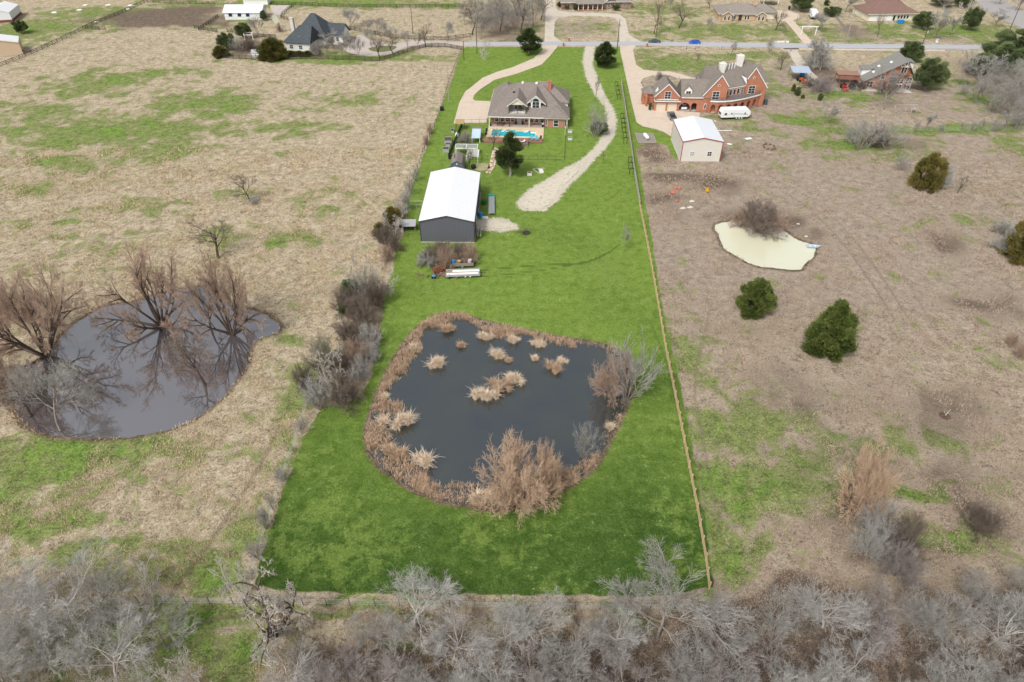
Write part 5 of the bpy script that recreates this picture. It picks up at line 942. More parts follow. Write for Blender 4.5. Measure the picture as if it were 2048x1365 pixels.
    K = Vector((14.8,8.5,5.2)); K2 = Vector((16.5,10.5,11.4)); D0 = Vector((14.8,15,5.2))
    Vv = [A, Bp, C2, C1, D1, D2, K, K2, D0, Vector((37.5,9.5,6.6)), Vector((34,12.5,11.0))]
    b.add(Vv, [(0,1,2,3),(3,2,5,4),(6,0,3,7),(7,3,4,8),(6,7,8),(1,9,10,2),(2,10,5),(10,9,5)]); b.build('roof', SH_MAN, r)
    b = MB(); b.box(0,-.12,6.38,L-.4,-.04,6.6); o = b.build('gutter', WHITE, r); o.location = o0; o.rotation_euler = (0,0,th)
    # gable 3
    q0 = Vector((28.9, 5.2, 0)); t3 = R(8); g = MB(); g.yprof([(0,0),(6.6,0),(6.6,6.2),(1.9,11.9),(0,9.0)], 0, .35); g.box(6.3,.35,0,6.6,8,6.0); go = g.build('wall', BR_RED, r); go.location = q0; go.rotation_euler = (0,0,t3)
    g = MB(); g.slab([(1.9,-.15,12.1),(6.9,-.15,6.0),(6.9,9,6.0),(1.9,9,12.1)][::-1], .16).slab([(-.2,-.15,9.0),(1.9,-.15,12.1),(1.9,9,12.1),(-.2,9,9.0)][::-1], .16); go = g.build('roof', SH_MAN, r); go.location = q0; go.rotation_euler = (0,0,t3)
    g = MB(); g.yprof([(-.3,8.8),(1.9,12.2),(7.0,5.9),(6.85,5.7),(1.9,11.8),(-.1,8.6)][::-1], -.24, -.16); go = g.build('roof_trim', WHITE, r); go.location = q0; go.rotation_euler = (0,0,t3)
    MB().add([(28.6,5.6,8.9),(28.85,5.3,6.9),(27.3,7.5,9.1),(28.9,6.9,8.0)], [(0,1,3),(0,3,2),(0,2,1),(1,2,3)]).build('cheek_wall', WHITE, r)
    p = q0 + Vector((1.5,.0,0)); window(r, q0.x+1.9, q0.y+.24, 4.2, 2.0, 2.3, t3, nx=2, ny=3); MB().lathe([(.02,-.08),(.36,-.08),(.36,0)], (q0.x+1.9, q0.y+.24, 9.0), 12, 'Y').build('round_window', WHITE, r); MB().lathe([(.02,-.1),(.24,-.1),(.24,0)], (q0.x+1.9, q0.y+.22, 9.0), 12, 'Y').build('round_window_pane', GLASS, r)
    # curved arcade with terrace on top
    F = [(17.0,-.9),(19.3,-1.2),(21.8,-.9),(24.2,-.2),(26.6,.9),(29.0,2.3),(31.2,3.8),(33.3,5.2),(35.2,6.9),(35.9,8.6)]
    a = MB()
    for i, (p, q) in enumerate(zip(F, F[1:])):
        p3, q3 = Vector((*p,0)), Vector((*q,0)); L = (q3-p3).length; an = math.atan2(q3.y-p3.y, q3.x-p3.x); sub = MB()
        wall(sub, 0, L, 0, .4, 0, 3.75, ((L/2, L*.62, 2.75),)); M = Matrix.Translation(p3) @ Matrix.Rotation(an, 4, 'Z'); a.add([M @ Vector(v) for v in sub.v], sub.f)
    a.box(16.9,-.9,0,17.2,.1,3.75); a.build('arcade', BR_RED, r)
    inner = [(16.95,.1),(21.8,.3),(21.9,2.1),(28.9,5.6),(35.4,8.8)]
    MB().prism([(x, y-.1) for x, y in F] + inner[::-1], 3.77, 3.95).build('terrace_floor', mat('grey terrace deck', (.20,.18,.17), .9, .25, 1), r)
    MB().prism([(x, y-.25) for x, y in F] + [(x, y-.08) for x, y in F[::-1]], 3.6, 3.98).build('terrace_edge', WHITE, r)
    railing(r, F, 3.95, .95, RAILG, 'terrace_railing', .3)
    MB().prism([(x, y+.42) for x, y in F] + inner[::-1], -.02, .10).build('arcade_floor', CONCF, r)
    # chimneys
    for x, y, w, h, nm in ((20.9,8.0,1.5,12.6,0),(27.0,12.0,1.6,13.9,1)): MB().add([(x-w/2,y-w/2,8.8),(x+w/2,y-w/2,8.8),(x+w/2,y+w/2,8.8),(x-w/2,y+w/2,8.8),(x-w*.72,y-w/2,h),(x+w*.72,y-w/2,h),(x+w*.72,y+w/2,h),(x-w*.72,y+w/2,h)], [(4,5,6,7),(0,1,5,4),(1,2,6,5),(2,3,7,6),(3,0,4,7),(0,3,2,1)]).box(x-.4,y-.4,h,x+.4,y+.4,h+.35).build('chimney', mat('white chimney stucco', (.74,.71,.66), .85, .12), r)
    for x, y in ((22.3,8.6),(23.3,8.8),(24.3,9.4),(25.3,9.9)): MB().tube((x,y,10.4),(x,y,11.9),.14).lathe([(.22,0),(.22,.18),(.02,.22)], (x,y,11.9), 8).build('roof_vent', WHITE, r)
    MB().box(36.4,7.2,0,37.3,8.2,1.5).build('air_conditioner', mat('dark green grey metal', (.08,.10,.10), .6, .2), r)
    M = Matrix.Translation(loc) @ Matrix.Rotation(rz, 4, 'Z')
    return lambda x, y, z=0: tuple(M @ Vector((x, y, z)))
MAT_ = mansion(); MRZ = frame((1306.8,222.7), (1408.7,224.4))[1]
# ---- steep roofed brick house at the right
def aframe():
    A, B = (1722.5,178), (1812,182); loc, rz = frame(A, B); r = thing('brick_house', 'red brick house with steep grey roof and tall arched windows at the right', 'house', loc, rz)
    Wd = (G(*B)-G(*A)).length; zs = Wd
    pk = (Wd*.80, 9.6); MB().yprof([(0,0),(Wd,0),(Wd,5.4),(pk[0],pk[1]),(0,2.6)], 0, 9.5).build('wall', BR_RED, r)
    b = MB(); b.slab([(-1.2,-.5,2.0),(pk[0],-1.6,pk[1]+.3),(pk[0],10,pk[1]+.3),(-1.2,10,2.0)][::-1], .18); b.slab([(pk[0],-1.6,pk[1]+.3),(Wd+.8,-1.2,5.0),(Wd+.8,10,5.0),(pk[0],10,pk[1]+.3)][::-1], .18); b.build('roof', SH_GREY, r)
    b = MB(); b.box(pk[0]-1.9,-1.35,5.2,pk[0]+1.9,0,5.35); b.build('balcony', WOODB, r); railing(r, [(pk[0]-1.9,-1.3),(pk[0]+1.9,-1.3)], 5.35, .9, WOODB, 'balcony_railing', .2)
    b = MB(); [b.tube((pk[0]+x0,-1.4,z0),(pk[0]+x1,-1.4,z1),.08,n=4) for x0,z0,x1,z1 in ((-1.9,8.1,1.6,8.1),(0,8.1,0,9.7),(0,8.1,-1.1,8.9),(0,8.1,.9,8.9))]; b.build('gable_truss', WHITE, r)
    window(r, pk[0], -.02, 5.4, 1.6, 2.2, nx=2, ny=1, name='door'); 
    for k in range(3): window(r, pk[0]-2.6+k*2.6, -.02, .6, 1.9, 1.3, nx=2, ny=1); window(r, pk[0]-2.6+k*2.6, -.02, 2.4, 1.9, 2.1, nx=2, ny=2, arch=(k > 0))
    window(r, 2.2, -.02, .7, 1.9, 1.9, nx=2, ny=2); window(r, 5.6, -.02, 3.5, 1.2, 1.8, ny=2)
    for x, y in ((5.2,5.5),(8.2,4.0),(3.2,3.0)):
        zr = 2.0 + (x+1.2)*(pk[1]+.3-2.0)/(pk[0]+1.2); MB().cbox((x,y,zr+.12), (.7,1.3,.16), 0, -math.atan2(pk[1]-1.7, pk[0]+1.2)).build('skylight', WHITE, r)
    b = MB(); b.box(.2,5.0,2.5,3.2,9,5.0); b.build('dormer', WHITE, r); b = MB(); b.slab([(-.3,4.6,5.0),(4.4,4.6,5.5),(4.4,9.2,5.5),(-.3,9.2,5.0)][::-1], .14); b.build('dormer_roof', SH_GREY, r)
    b = MB(); b.slab([(pk[0]+.5,5.0,8.6),(Wd+2.0,5.0,7.6),(Wd+2.0,9.8,7.6),(pk[0]+.5,9.8,8.6)][::-1], .15); b.build('dormer_roof', SH_GREY, r); MB().box(Wd+.01,5.4,0,Wd+1.7,9.4,7.5).build('wing_wall', WHITE, r)
    MB().box(-.5,-2.6,0,Wd+1,-.02,.25).build('patio', CONCF, r)
    M = Matrix.Translation(loc) @ Matrix.Rotation(rz, 4, 'Z'); at = lambda x, y, z=0: Vector(M @ Vector((x, y, z)))
    p = thing('pergola', 'rust red timber pergola and deck left of the steep roofed house', 'pergola', at(-7.6, 1.0), rz); PG = mat('rust red timber', (.30,.13,.09), .85, .25)
    b = MB(); [b.box(0, .3+k*.75, 2.7, 7.2, .42+k*.75, 2.85) for k in range(8)]; b.build('slats', PG, p); MB().box(.2,.1,2.5,.35,6.2,2.7).box(6.8,.1,2.5,6.95,6.2,2.7).box(0,.1,2.5,7.2,.25,2.69).build('beam', PG, p); MB().slab([(0,2.8,3.2),(7.2,2.8,3.2),(7.2,6.4,3.5),(0,6.4,3.5)][::-1], .1).build('roof', mat('rust brown roof', (.33,.19,.15), .9, .2), p)
    for x in (.28, 3.6, 6.88):
        for y in (.2, 6.0): MB().box(x-.09,y-.09,0,x+.09,y+.09,2.5).build('post', PG, p)
    return at, rz
A2, A2R = aframe()
r = shelter('carport', 'open carport with a pale blue sheet roof over an orange tractor', G(1598,157)+Vector((0,.3,0)), 6.3, 6.0, 2.8, .35, mat('pale blue roof', (.42,.50,.60), .4, .12, 1), WOODB, -.12, cat='carport')
# ---- houses above the road
def ranch(label, A, B, depth, wallm, roofm, eave, rh, wings=(), ax='x', name='ranch_house', group=None, ins=None):
    loc, rz = frame(A, B); Wd = (G(*B)-G(*A)).length; r = thing(name, label, 'house', loc, rz, group); MB().box(0,0,0,Wd,depth,eave).build('wall', wallm, r)
    b = MB(); hip(b, -.7,-.7,Wd+.7,depth+.7,eave+.15,rh,ins); b.build('roof', roofm, r); MB().box(-.72,-.78,eave-.02,Wd+.72,-.71,eave+.16).build('gutter', TRIM, r); return r, Wd, loc, rz
r, Wd, l, z = ranch('tan brick ranch house with grey roof and two small front gables above the road', (1436,41), (1526,42), 13, BR_TAN, SH_TAN, 2.7, 5.6)
for x in (Wd*.06, Wd*.81):
    MB().yprof([(x,0),(x+4.4,0),(x+4.4,2.72),(x+2.2,3.9),(x,2.72)], -1.6, .2).build('gable_wall', BR_TAN, r); b = MB(); gable(b, x-.5,-2.1,x+4.9,5,2.65,4.25,'y',.14); b.build('gable_roof', SH_TAN, r); b = MB(); b.yprof([(x-.55,2.6),(x+2.2,4.22),(x+4.95,2.6),(x+4.8,2.4),(x+2.2,3.95),(x-.4,2.4)][::-1], -2.2, -2.11); b.build('gable_trim', TRIM, r)
    for k in (1.3, 3.0): window(r, x+k, -1.62, .5, .75, 1.9, arch=1, ny=1)
for x in (.30,.36,.60,.66): window(r, Wd*x, -.02, .4, .75, 2.0, arch=1, ny=1)
window(r, Wd*.48, -.02, .05, 1.3, 2.3, ny=1, name='door', fm=WOODB); MB().box(Wd*.47,8,4.3,Wd*.47+1,9,6.9).build('chimney', BR_TAN, r); MB().box(Wd*.83,8,4.3,Wd*.83+1.4,9.2,6.6).build('chimney', BR_TAN, r)
MB().box(Wd+.02,3,0,Wd+5.8,12,2.6).build('garage_wall', CREAM, r); b = MB(); hip(b, Wd-5, 2.3, Wd+6.5, 12.7, 2.78, 5.2); b.build('roof', SH_TAN, r)
c = G(1545,20); r = thing('carport', 'open carport with a white gable front behind the tan brick ranch house', 'carport', (c.x+1, c.y+7, 0), 0); MB().yprof([(-3.6,2.9),(3.6,2.9),(0,4.7)], -.1, .1).build('gable_face', WHITE, r); b = MB(); gable(b, -4,-.3,4,7,2.85,4.95,'y',.14); b.build('roof', SH_TAN, r); [MB().box(x-.1,y-.1,0,x+.1,y+.1,2.8).build('post', WHITE, r) for x in (-3.4,3.4) for y in (0,6.6)]
r, Wd, l, z = ranch('long cream walled ranch house with a brown roof near the top right', (1734,43), (1832,41), 14, CREAM, SH_BRN, 2.8, 6.4)
for x in (.62,.68,.74,.80): window(r, Wd*x, -.02, .8, .9, 1.3, ny=1)
MB().box(Wd*.04,-.06,.05,Wd*.24,-.003,2.3).build('garage_door', WHITE, r); MB().box(Wd*.28,-.06,.05,Wd*.48,-.003,2.3).build('garage_door', WHITE, r); window(r, Wd*.53, -.02, .05, 1.0, 2.1, ny=1, name='door'); MB().box(Wd*.5,6.5,5,Wd*.5+1.2,7.4,7.4).build('chimney', BR_DARK, r)
b = MB(); hip(b, Wd*.42, 9, Wd+.5, 24, 3.0, 7.4); b.build('roof', SH_BRN, r); MB().box(Wd*.45,13,0,Wd,23.5,2.9).build('wall', CREAM, r)
r, Wd, l, z = ranch('brick house with white columned porch at the end of the looped drive at the top', (1123,19), (1262,17), 11, BR_DARK, SH_TAN, 2.8, 5.6)
MB().box(Wd*.22,-3.2,0,Wd*.58,-.02,.3).build('porch_floor', BR_MAIN, r); b = MB(); hip(b, Wd*.2,-3.7,Wd*.6,4,2.95,4.3); b.build('porch_roof', SH_TAN, r)
for k in range(6): x = Wd*(.23+.34*k/5); MB().lathe([(.22,0),(.16,.15),(.14,2.4),(.22,2.75)], (x,-2.9,.05), 8).build('column', WHITE, r)
for x in (.1,.3,.4,.5,.68,.78,.9): window(r, Wd*x, -.02, .7, 1.1, 1.5, nx=2, ny=2)
b = MB(); gable(b, Wd*.62,-.6,Wd*.8,6,2.95,5.0,'y',.14); b.build('gable_roof', m_metalsheet('pale porch metal', (.6,.62,.64), .5, 'X', .4), r)
# dark roofed white house, stable, barns at the left
def dark_house():
    loc, rz = frame((574,101), (622,104)); r = thing('white_house', 'white house with steep dark slate roofs and a pale chimney inside the black fence', 'house', loc, rz); Wd = (G(622,104)-G(574,101)).length
    MB().box(0,0,0,Wd,8,3.0).box(1,8,0,Wd+3,20,3.2).box(Wd,13,0,Wd+8,20,3.0).build('wall', mat('white stucco', (.70,.69,.66), .85, .08), r)
    b = MB(); hip(b, -1.0,-.6,Wd+.5,11,3.1,8.2,(5.5,.9)); b.build('roof', SH_DARK, r); b = MB(); hip(b, -.5,7,Wd+3.6,21,3.3,10.5,(6.2,6.4)); b.build('roof', SH_DARK, r); b = MB(); gable(b, Wd,12.4,Wd+8.6,20.6,3.05,6.6,'x',.15); b.build('roof', SH_DARK, r)
    MB().xprof([(12.7,2.9),(20.3,2.9),(16.5,6.3)], Wd+7.8, Wd+8).build('gable_face', WHITE, r); MB().box(-.3,7.0,0,1.0,8.2,9.8).box(-.4,6.9,9.8,1.1,8.3,10.1).build('chimney', mat('pale chimney render', (.62,.58,.53), .85, .1), r)
    for y, z in ((1.5,4.8),(2.2,5.2)): MB().box(3.5+y,y,z-.2,3.8+y,y+.3,z+.2).build('roof_vent', WHITE, r)
    for k in range(3): window(r, Wd+1.4+k*2.2, 12.98, .6, 1.1, 1.7, nx=2, ny=2)
    window(r, 2.2, -.02, .8, 1.3, 1.3, nx=2, ny=2); window(r, 6.0, -.02, .8, 1.3, 1.3, nx=2, ny=2)
    MB().box(Wd+.5,10.2,0,Wd+8,12.9,.3).build('porch_floor', CONCF, r); MB().slab([(-2.2,9,2.9),(1,9,3.1),(1,13,3.1),(-2.2,13,2.9)][::-1], .12).build('side_roof', WHITE, r)
dark_house()
r, Wm, loc, rz = barn('stable', 'long white stable with three dark window openings behind the dark roofed house', (451,40), (523,40), 1, 3.0, 4.6, MROOF_W, MW_WHITE)
for c in list(r.children): bpy.data.objects.remove(c)
Lr = (G(523,40)-G(451,40)).length; MB().xprof([(0,0),(9,0),(9,3.0),(4.5,5.0),(0,3.0)], 0, Lr).build('wall', MW_WHITE, r); b = MB(); gable(b, -.5,-.5,Lr+.8,9.5,2.95,5.15,'x',.12); b.build('roof', MROOF_W, r)
NAVY = mat('navy shutter', (.02,.03,.12), .6, .1)
for k in (.12,.37,.60): MB().box(Lr*k,-.07,1.3,Lr*k+1.5,-.004,2.6).build('window_opening', NAVY, r); MB().box(Lr*k-1.5,-.12,1.3,Lr*k-.05,-.004,2.6).build('shutter', WHITE, r)
MB().box(Lr+.004,3.2,0,Lr+.07,5.8,2.7).build('door', NAVY, r)
r, *_ = barn('metal_barn', 'white roofed barn with a red base at the top left edge', (-22,48), (26,45), 14, 4.0, 5.6, MROOF_W, MW_WHITE); MB().box(-.06,-.08,.1,(G(26,45)-G(-22,48)).length+.08,14,1.1).build('base_band', mat('red base band', (.22,.06,.05), .8, .15), r)
r, *_ = barn('metal_barn', 'beige barn with a white roof at the left edge beside the field fence', (-40,119), (46,108), 9, 4.2, 6.0, MROOF_W, MW_BEIGE)
r = thing('well_house', 'small white pump hut with grey roof on the black fence by the dark roofed house', 'shed', G(505,118), .02); MB().box(0,0,0,2.8,2.6,2.1).build('wall', WHITE, r); b = MB(); gable(b, -.2,-.2,3.0,2.8,2.05,3.0,'x',.1); b.build('roof', mat('grey hut roof', (.35,.37,.40), .7, .1), r); MB().lathe([(.02,-.05),(.2,-.05),(.2,0)], (1.4,-.004,1.4), 10, 'Y').build('vent', WOODB, r)
r = thing('arbor', 'white square timber arbor in the paddock garden left of the dark roofed house', 'arbor', G(499,82), .3); [MB().box(a-.1,b_-.1,0,a+.1,b_+.1,2.6).build('post', TRIM, r) for a in (-1.5,1.5) for b_ in (-1.5,1.5)]; MB().box(-1.8,-1.7,2.6,1.8,-1.5,2.8).box(-1.8,1.5,2.6,1.8,1.7,2.8).box(-1.7,-1.5,2.6,-1.5,1.5,2.8).box(1.5,-1.5,2.6,1.7,1.5,2.8).build('beam', TRIM, r)
r, Wd, l, z = ranch('grey roofed house corner at the right edge, half hidden by trees', (2040,128), (2110,128), 10, BR_DARK, SH_TAN, 3.0, 5.5, name='ranch_house')
c = G(486,10); r = thing('stable_annex', 'dark low roofed run-in shed behind the white stable', 'shed', (c.x, c.y, 0)); b = MB(); gable(b, 0,0,12,6,2.4,3.8,'x',.15); b.build('roof', mat('dark purple metal', (.07,.06,.09), .6, .2), r); MB().box(.3,.3,0,11.7,5.7,2.3).build('wall', WHITE, r)
# ------------------------------------------------------------------ fences and walls
POSTD = mat('dark fence wood', (.035,.030,.027), .9, .3); PINE = mat('new pine rails', (.60,.44,.27), .85, .2, 1.5, col2=(.42,.29,.16)); WIRE = mat('galvanised wire', (.52,.53,.52), .6, .1); POSTG = mat('grey fence post', (.30,.27,.23), .9, .3); TPOST = mat('steel t post', (.17,.16,.15), .8, .3)
def fence(label, px, gap, h, rails, pw=.14, pm=None, rm=None, round_=True, world=None, solid=None, pcap=100, name='fence', pcol=None, tall=.12):
    P = [Vector(p) for p in (world or W2(px))]; o = P[0]; r = thing(name, label, 'fence', (o.x, o.y, 0)); P = [p-o for p in P]
    spots = []; 
    for a, b in zip(P, P[1:]):
        n = max(1, round((b-a).length/gap)); spots += [(a.lerp(b, k/n), math.atan2((b-a).y, (b-a).x)) for k in range(n)]
    spots.append((P[-1], spots[-1][1])); pb = MB()
    if round_: pb.tube((0,0,-.3), (0,0,h+tall), pw/2, n=6)
    else: pb.box(-pw/2,-pw/2,-.3,pw/2,pw/2,h+tall)
    me = pb.mesh('fence_post', pm or POSTD)
    for k, (p, a) in enumerate(spots[:pcap]): inst('post', me, r, (p.x, p.y, 0), a)
    if len(spots) > pcap:
        ex = MB()
        for p, a in spots[pcap:]: ex.box(p.x-pw/2, p.y-pw/2, -.3, p.x+pw/2, p.y+pw/2, h+tall)
        e = ex.build('post', pm or POSTD, r); e['kind'] = 'stuff'
    for z, t, w in rails:
        b = MB()
        for a, c in zip(P, P[1:]):
            L = (c-a).length; an = math.atan2((c-a).y, (c-a).x); m = (a+c)/2; off = Vector((-math.sin(an), math.cos(an)))*(pw/2+t/2+.002); b.cbox((m.x-off.x, m.y-off.y, z), (L+.02, t, w), an)
        b.build('rail' if w > .05 else 'wire', rm or pm or POSTD, r)
    if solid:
        b = MB(); rg = random.Random(4)
        for a, c in zip(P, P[1:]):
            n = max(1, int((c-a).length/.16)); an = math.atan2((c-a).y, (c-a).x)
            for k in range(n): m = a.lerp(c, (k+.5)/n); hh = solid*(1+rg.uniform(-.03,.03)); b.cbox((m.x, m.y, hh/2), (.15, .025, hh), an)
        b.build('boards', rm or GREYW, r)
    return r
R4 = lambda h, n=4, t=.05, w=.15: [(h*(k+.7)/(n-.1), t, w) for k in range(n)]
RW = lambda h, n=4: [(h*(k+1)/n, .02, .03) for k in range(n)]
fence('tan three rail wooden fence along the right edge of the lawn', [(1279,412),(1302,530),(1331,700),(1363,860),(1394,1020),(1411,1120),(1418,1178)], 2.5, 1.45, [(.45,.05,.16),(.88,.05,.16),(1.32,.05,.16)], .14, PINE, PINE, False)
fence('weathered grey board fence between the gravel track and the wide concrete drive', [(1242,168),(1249,215),(1256,260),(1262,300),(1268,345),(1279,411)], 2.6, 1.75, [(1.79,.09,.07)], .12, GREYW, mat('bleached cap board', (.46,.42,.37), .9, .15), False, solid=1.75)
fence('wire fence with steel posts down the left side of the lawn, upper part', [(924,100),(912,130),(898,165),(884,215),(866,262),(846,310),(828,360),(812,405)], 3, 1.35, RW(1.35, 5), .10, POSTD, TPOST)
fence('wire fence through the thicket between the barn and the left pond', [(806,420),(790,470),(765,540),(700,596),(677,614),(681,664),(676,720),(650,745),(631,771)], 3.5, 1.3, RW(1.3), .08, TPOST, WIRE)
fence('wire fence with steel posts beside the darker end of the lawn, lower left', [(631,772),(614,811),(596,875),(566,960),(546,1020),(517,1100),(509,1150)], 3.2, 1.3, RW(1.3), .09, POSTG, WIRE)
fence('long wire fence across the bottom in front of the wood', [(90,1206),(420,1207),(700,1210),(1000,1216),(1300,1220),(1490,1226)], 3.1, 1.35, [(.35,.02,.025),(.7,.02,.025),(1.0,.02,.025),(1.3,.022,.035)], .11, POSTD, WIRE)
fence('black board fence around the front of the dark roofed house', [(429,116),(505,119),(614,118),(700,120),(759,123),(780,117),(815,105),(851,95),(890,94),(927,101)], 2.6, 1.4, R4(1.4), .16, pcap=100)
fence('short black fence on the left side of the paddock garden', [(429,116),(434,99)], 2.6, 1.4, R4(1.4), .16)
fence('black board fence behind the round drive', [(671,58),(700,60),(741,68),(780,76),(853,80),(897,80),(941,74)], 2.8, 1.4, R4(1.4,3), .16)
fence('black board fence running across the very top left of centre', [(542,10),(591,11),(673,14),(780,16),(936,15)], 3, 1.4, R4(1.4,3), .18)
fence('black board fence beside the pale barn yard', [(587,13),(566,30),(562,37),(582,43)], 2.6, 1.4, R4(1.4,3), .16)
fence('black board fence slanting left of the white stable', [(437,36),(398,62)], 2.6, 1.4, R4(1.4), .18)
fence('short black fence at the paddock gate, left piece', [(389,57),(435,65)], 2.6, 1.4, R4(1.4), .18)
fence('short black fence at the paddock gate, right piece', [(455,65),(475,65)], 2.6, 1.4, R4(1.4), .18)
fence('black fence behind the paddock garden', [(505,73),(552,77)], 2.6, 1.4, R4(1.4), .16)
fence('long dark board fence slanting up the far left field', [(-30,146),(0,134),(40,119),(75,104),(125,81),(175,56),(230,33),(296,4)], 3, 1.4, R4(1.4,3), .18)
fence('short dark fence branching off the slanting field fence', [(172,59),(212,61)], 3, 1.4, R4(1.4,3), .18)
fence('far dark fence at the top beyond the brown paddock', [(296,5),(330,7),(430,9)], 3, 1.4, R4(1.4,3), .18)
fence('thin black metal fence on the lawn right of the tall cedar', [(1040,320),(1129,321),(1131,268),(1133,259)], 2.4, 1.2, [(.15,.03,.04),(1.15,.035,.05)], .06, BLACK, BLACK)
fence('thin black metal fence between the pergola and the flagstone path', [(951,320),(976,320)], 2.0, 1.2, [(.15,.03,.04),(1.15,.035,.05)], .07, BLACK, BLACK)
fence('black metal fence between the concrete drive and the shelters', [(929,247.5),(959,247),(974,246.6)], 2.2, 1.3, [(.15,.03,.04),(1.2,.035,.05)], .06, BLACK, BLACK)
fence('solid black garden fence beside the row of metal planters', [(925,252),(913,280),(897,319),(912,320)], 2.0, 1.3, [(1.3,.06,.08)], .09, BLACK, BLACK, solid=1.25)
fence('light wire fence along the row of saplings at the right', [(1798,263),(1917,263.5),(2006,261),(2070,262)], 3, 1.3, RW(1.3), .12, POSTG, WIRE)
fence('pale fence slanting beside the right hand garden', [(1898,186),(1929,187),(1984,237),(2002,260)], 2.8, 1.3, RW(1.3), .10, POSTG, WIRE)
fence('weathered board fence slanting from the netted garden to the road', [(1667,30),(1683,52),(1703,77)], 2.4, 1.2, [(1.1,.06,.08)], .10, GREYW, mat('silvered boards', (.40,.37,.33), .9, .2), solid=1.1)
fence('green netting fence around the small garden by the brown roofed house', [(1672,34),(1722,36),(1728,24),(1678,22)], 3, 1.5, RW(1.5, 6), .08, POSTG, mat('green netting', (.08,.22,.15), .8, .2))
fence('row of short dark posts in the verge behind the mansion', [(1373,99),(1391,99),(1443,100),(1471,101)], 11, 1.0, [(.9,.015,.02)], .16, POSTD, WIRE)
fence('low fence around the garden of the steep roofed house', [(1655,182),(1690,184),(1722,182)], 2.4, 1.1, RW(1.1), .10, POSTG, WIRE)
fence('grey corrugated enclosure panels at the left wall of the white roofed barn', [(848,417),(818,417),(806,441)], 2.2, 1.9, [(1.9,.06,.08),(1.0,.05,.06)], .09, GALV, WIRE, solid=None)
FR = ((1229.5,174.5),(1231.5,183),(1233,191),(1234.5,200),(1241,239),(1242.3,248.7),(1243.3,257.6),(1244.4,266.5),(1245.8,277),(1247,288),(1256,327),(1257,338),(1258.5,350))
fb = MB(); fb.box(-.06,-.06,0,.06,.06,1.75); post_me = fb.mesh('frame_leg', BLACK)
for k, (x, y) in enumerate(FR):
    g = G(x, y); r = thing('post_stand', '%s black metal post stand from the road along the grey board fence' % ORD[k], 'metal stand', g, 0, 'black frames along the board fence')
    inst('leg', post_me, r, (0,0,0)); inst('leg', post_me, r, (.95,.1,0)); MB().box(-.1,-.06,1.75,1.05,.1,1.9).build('crossbar', BLACK, r)
# ------------------------------------------------------------------ poles
POLEW = mat('utility pole wood', (.10,.075,.055), .9, .3); POLEG = mat('grey utility pole', (.36,.34,.32), .9, .15)
def pole(label, B, ty, m=POLEW, arm=0, can=0, r0=.16, name='utility_pole', cat='utility pole'):
    h = hgt(B[0], B[1], ty); r = thing(name, label, cat, G(*B), 0, 'utility poles' if name == 'utility_pole' else None); MB().tube((0,0,-.3),(0,0,h),r0,r0*.65,8).build('pole', m, r)
    if arm: MB().box(-1.1,-.2,h-.9,1.1,-.09,h-.76).build('crossarm', POLEW, r); MB().lathe([(.05,0),(.05,.16),(.09,.18),(.02,.22)], (-1,-.15,h-.76), 6).lathe([(.05,0),(.05,.16),(.09,.18),(.02,.22)], (1,-.15,h-.76), 6).build('insulator', GALV, r)
    if can: MB().lathe([(.02,0),(.26,.02),(.26,.85),(.2,.92),(.02,.95)], (.42,0,h-2.4), 10).build('transformer', GALV, r)
    return r
pole('slim grey pole at the left edge of the lawn beside the curving drive', (897.5,201), 134, POLEG, r0=.13); pole('brown pole on the lawn where the black fence ends at the road', (928,121), 82); pole('tall pole left of the pale bare tree by the road', (954,107), 50, arm=1); pole('pole in the tan paddock right of the round drive', (826,68), 14, arm=0, can=1)
pole('pole inside the bare grove beside the straight drive', (1066,56), 18); pole('pole between the looped drive and the wide concrete drive', (1234,101), 40, can=1); pole('dark leaning pole just above the dark sedan', (1312,73), 15, arm=0); pole('pale leaning pole beside the slanting board fence', (1693,80), 20, POLEG, r0=.2); pole('dark pole with a transformer at the road in front of the brown roofed house', (1845,89), 54, can=1, arm=1); pole('slim pole beside the side road at the right', (2019,61), -4)
pole('thin light pole by the drive of the tan brick ranch house', (1594,40), 22, POLEG, r0=.09)
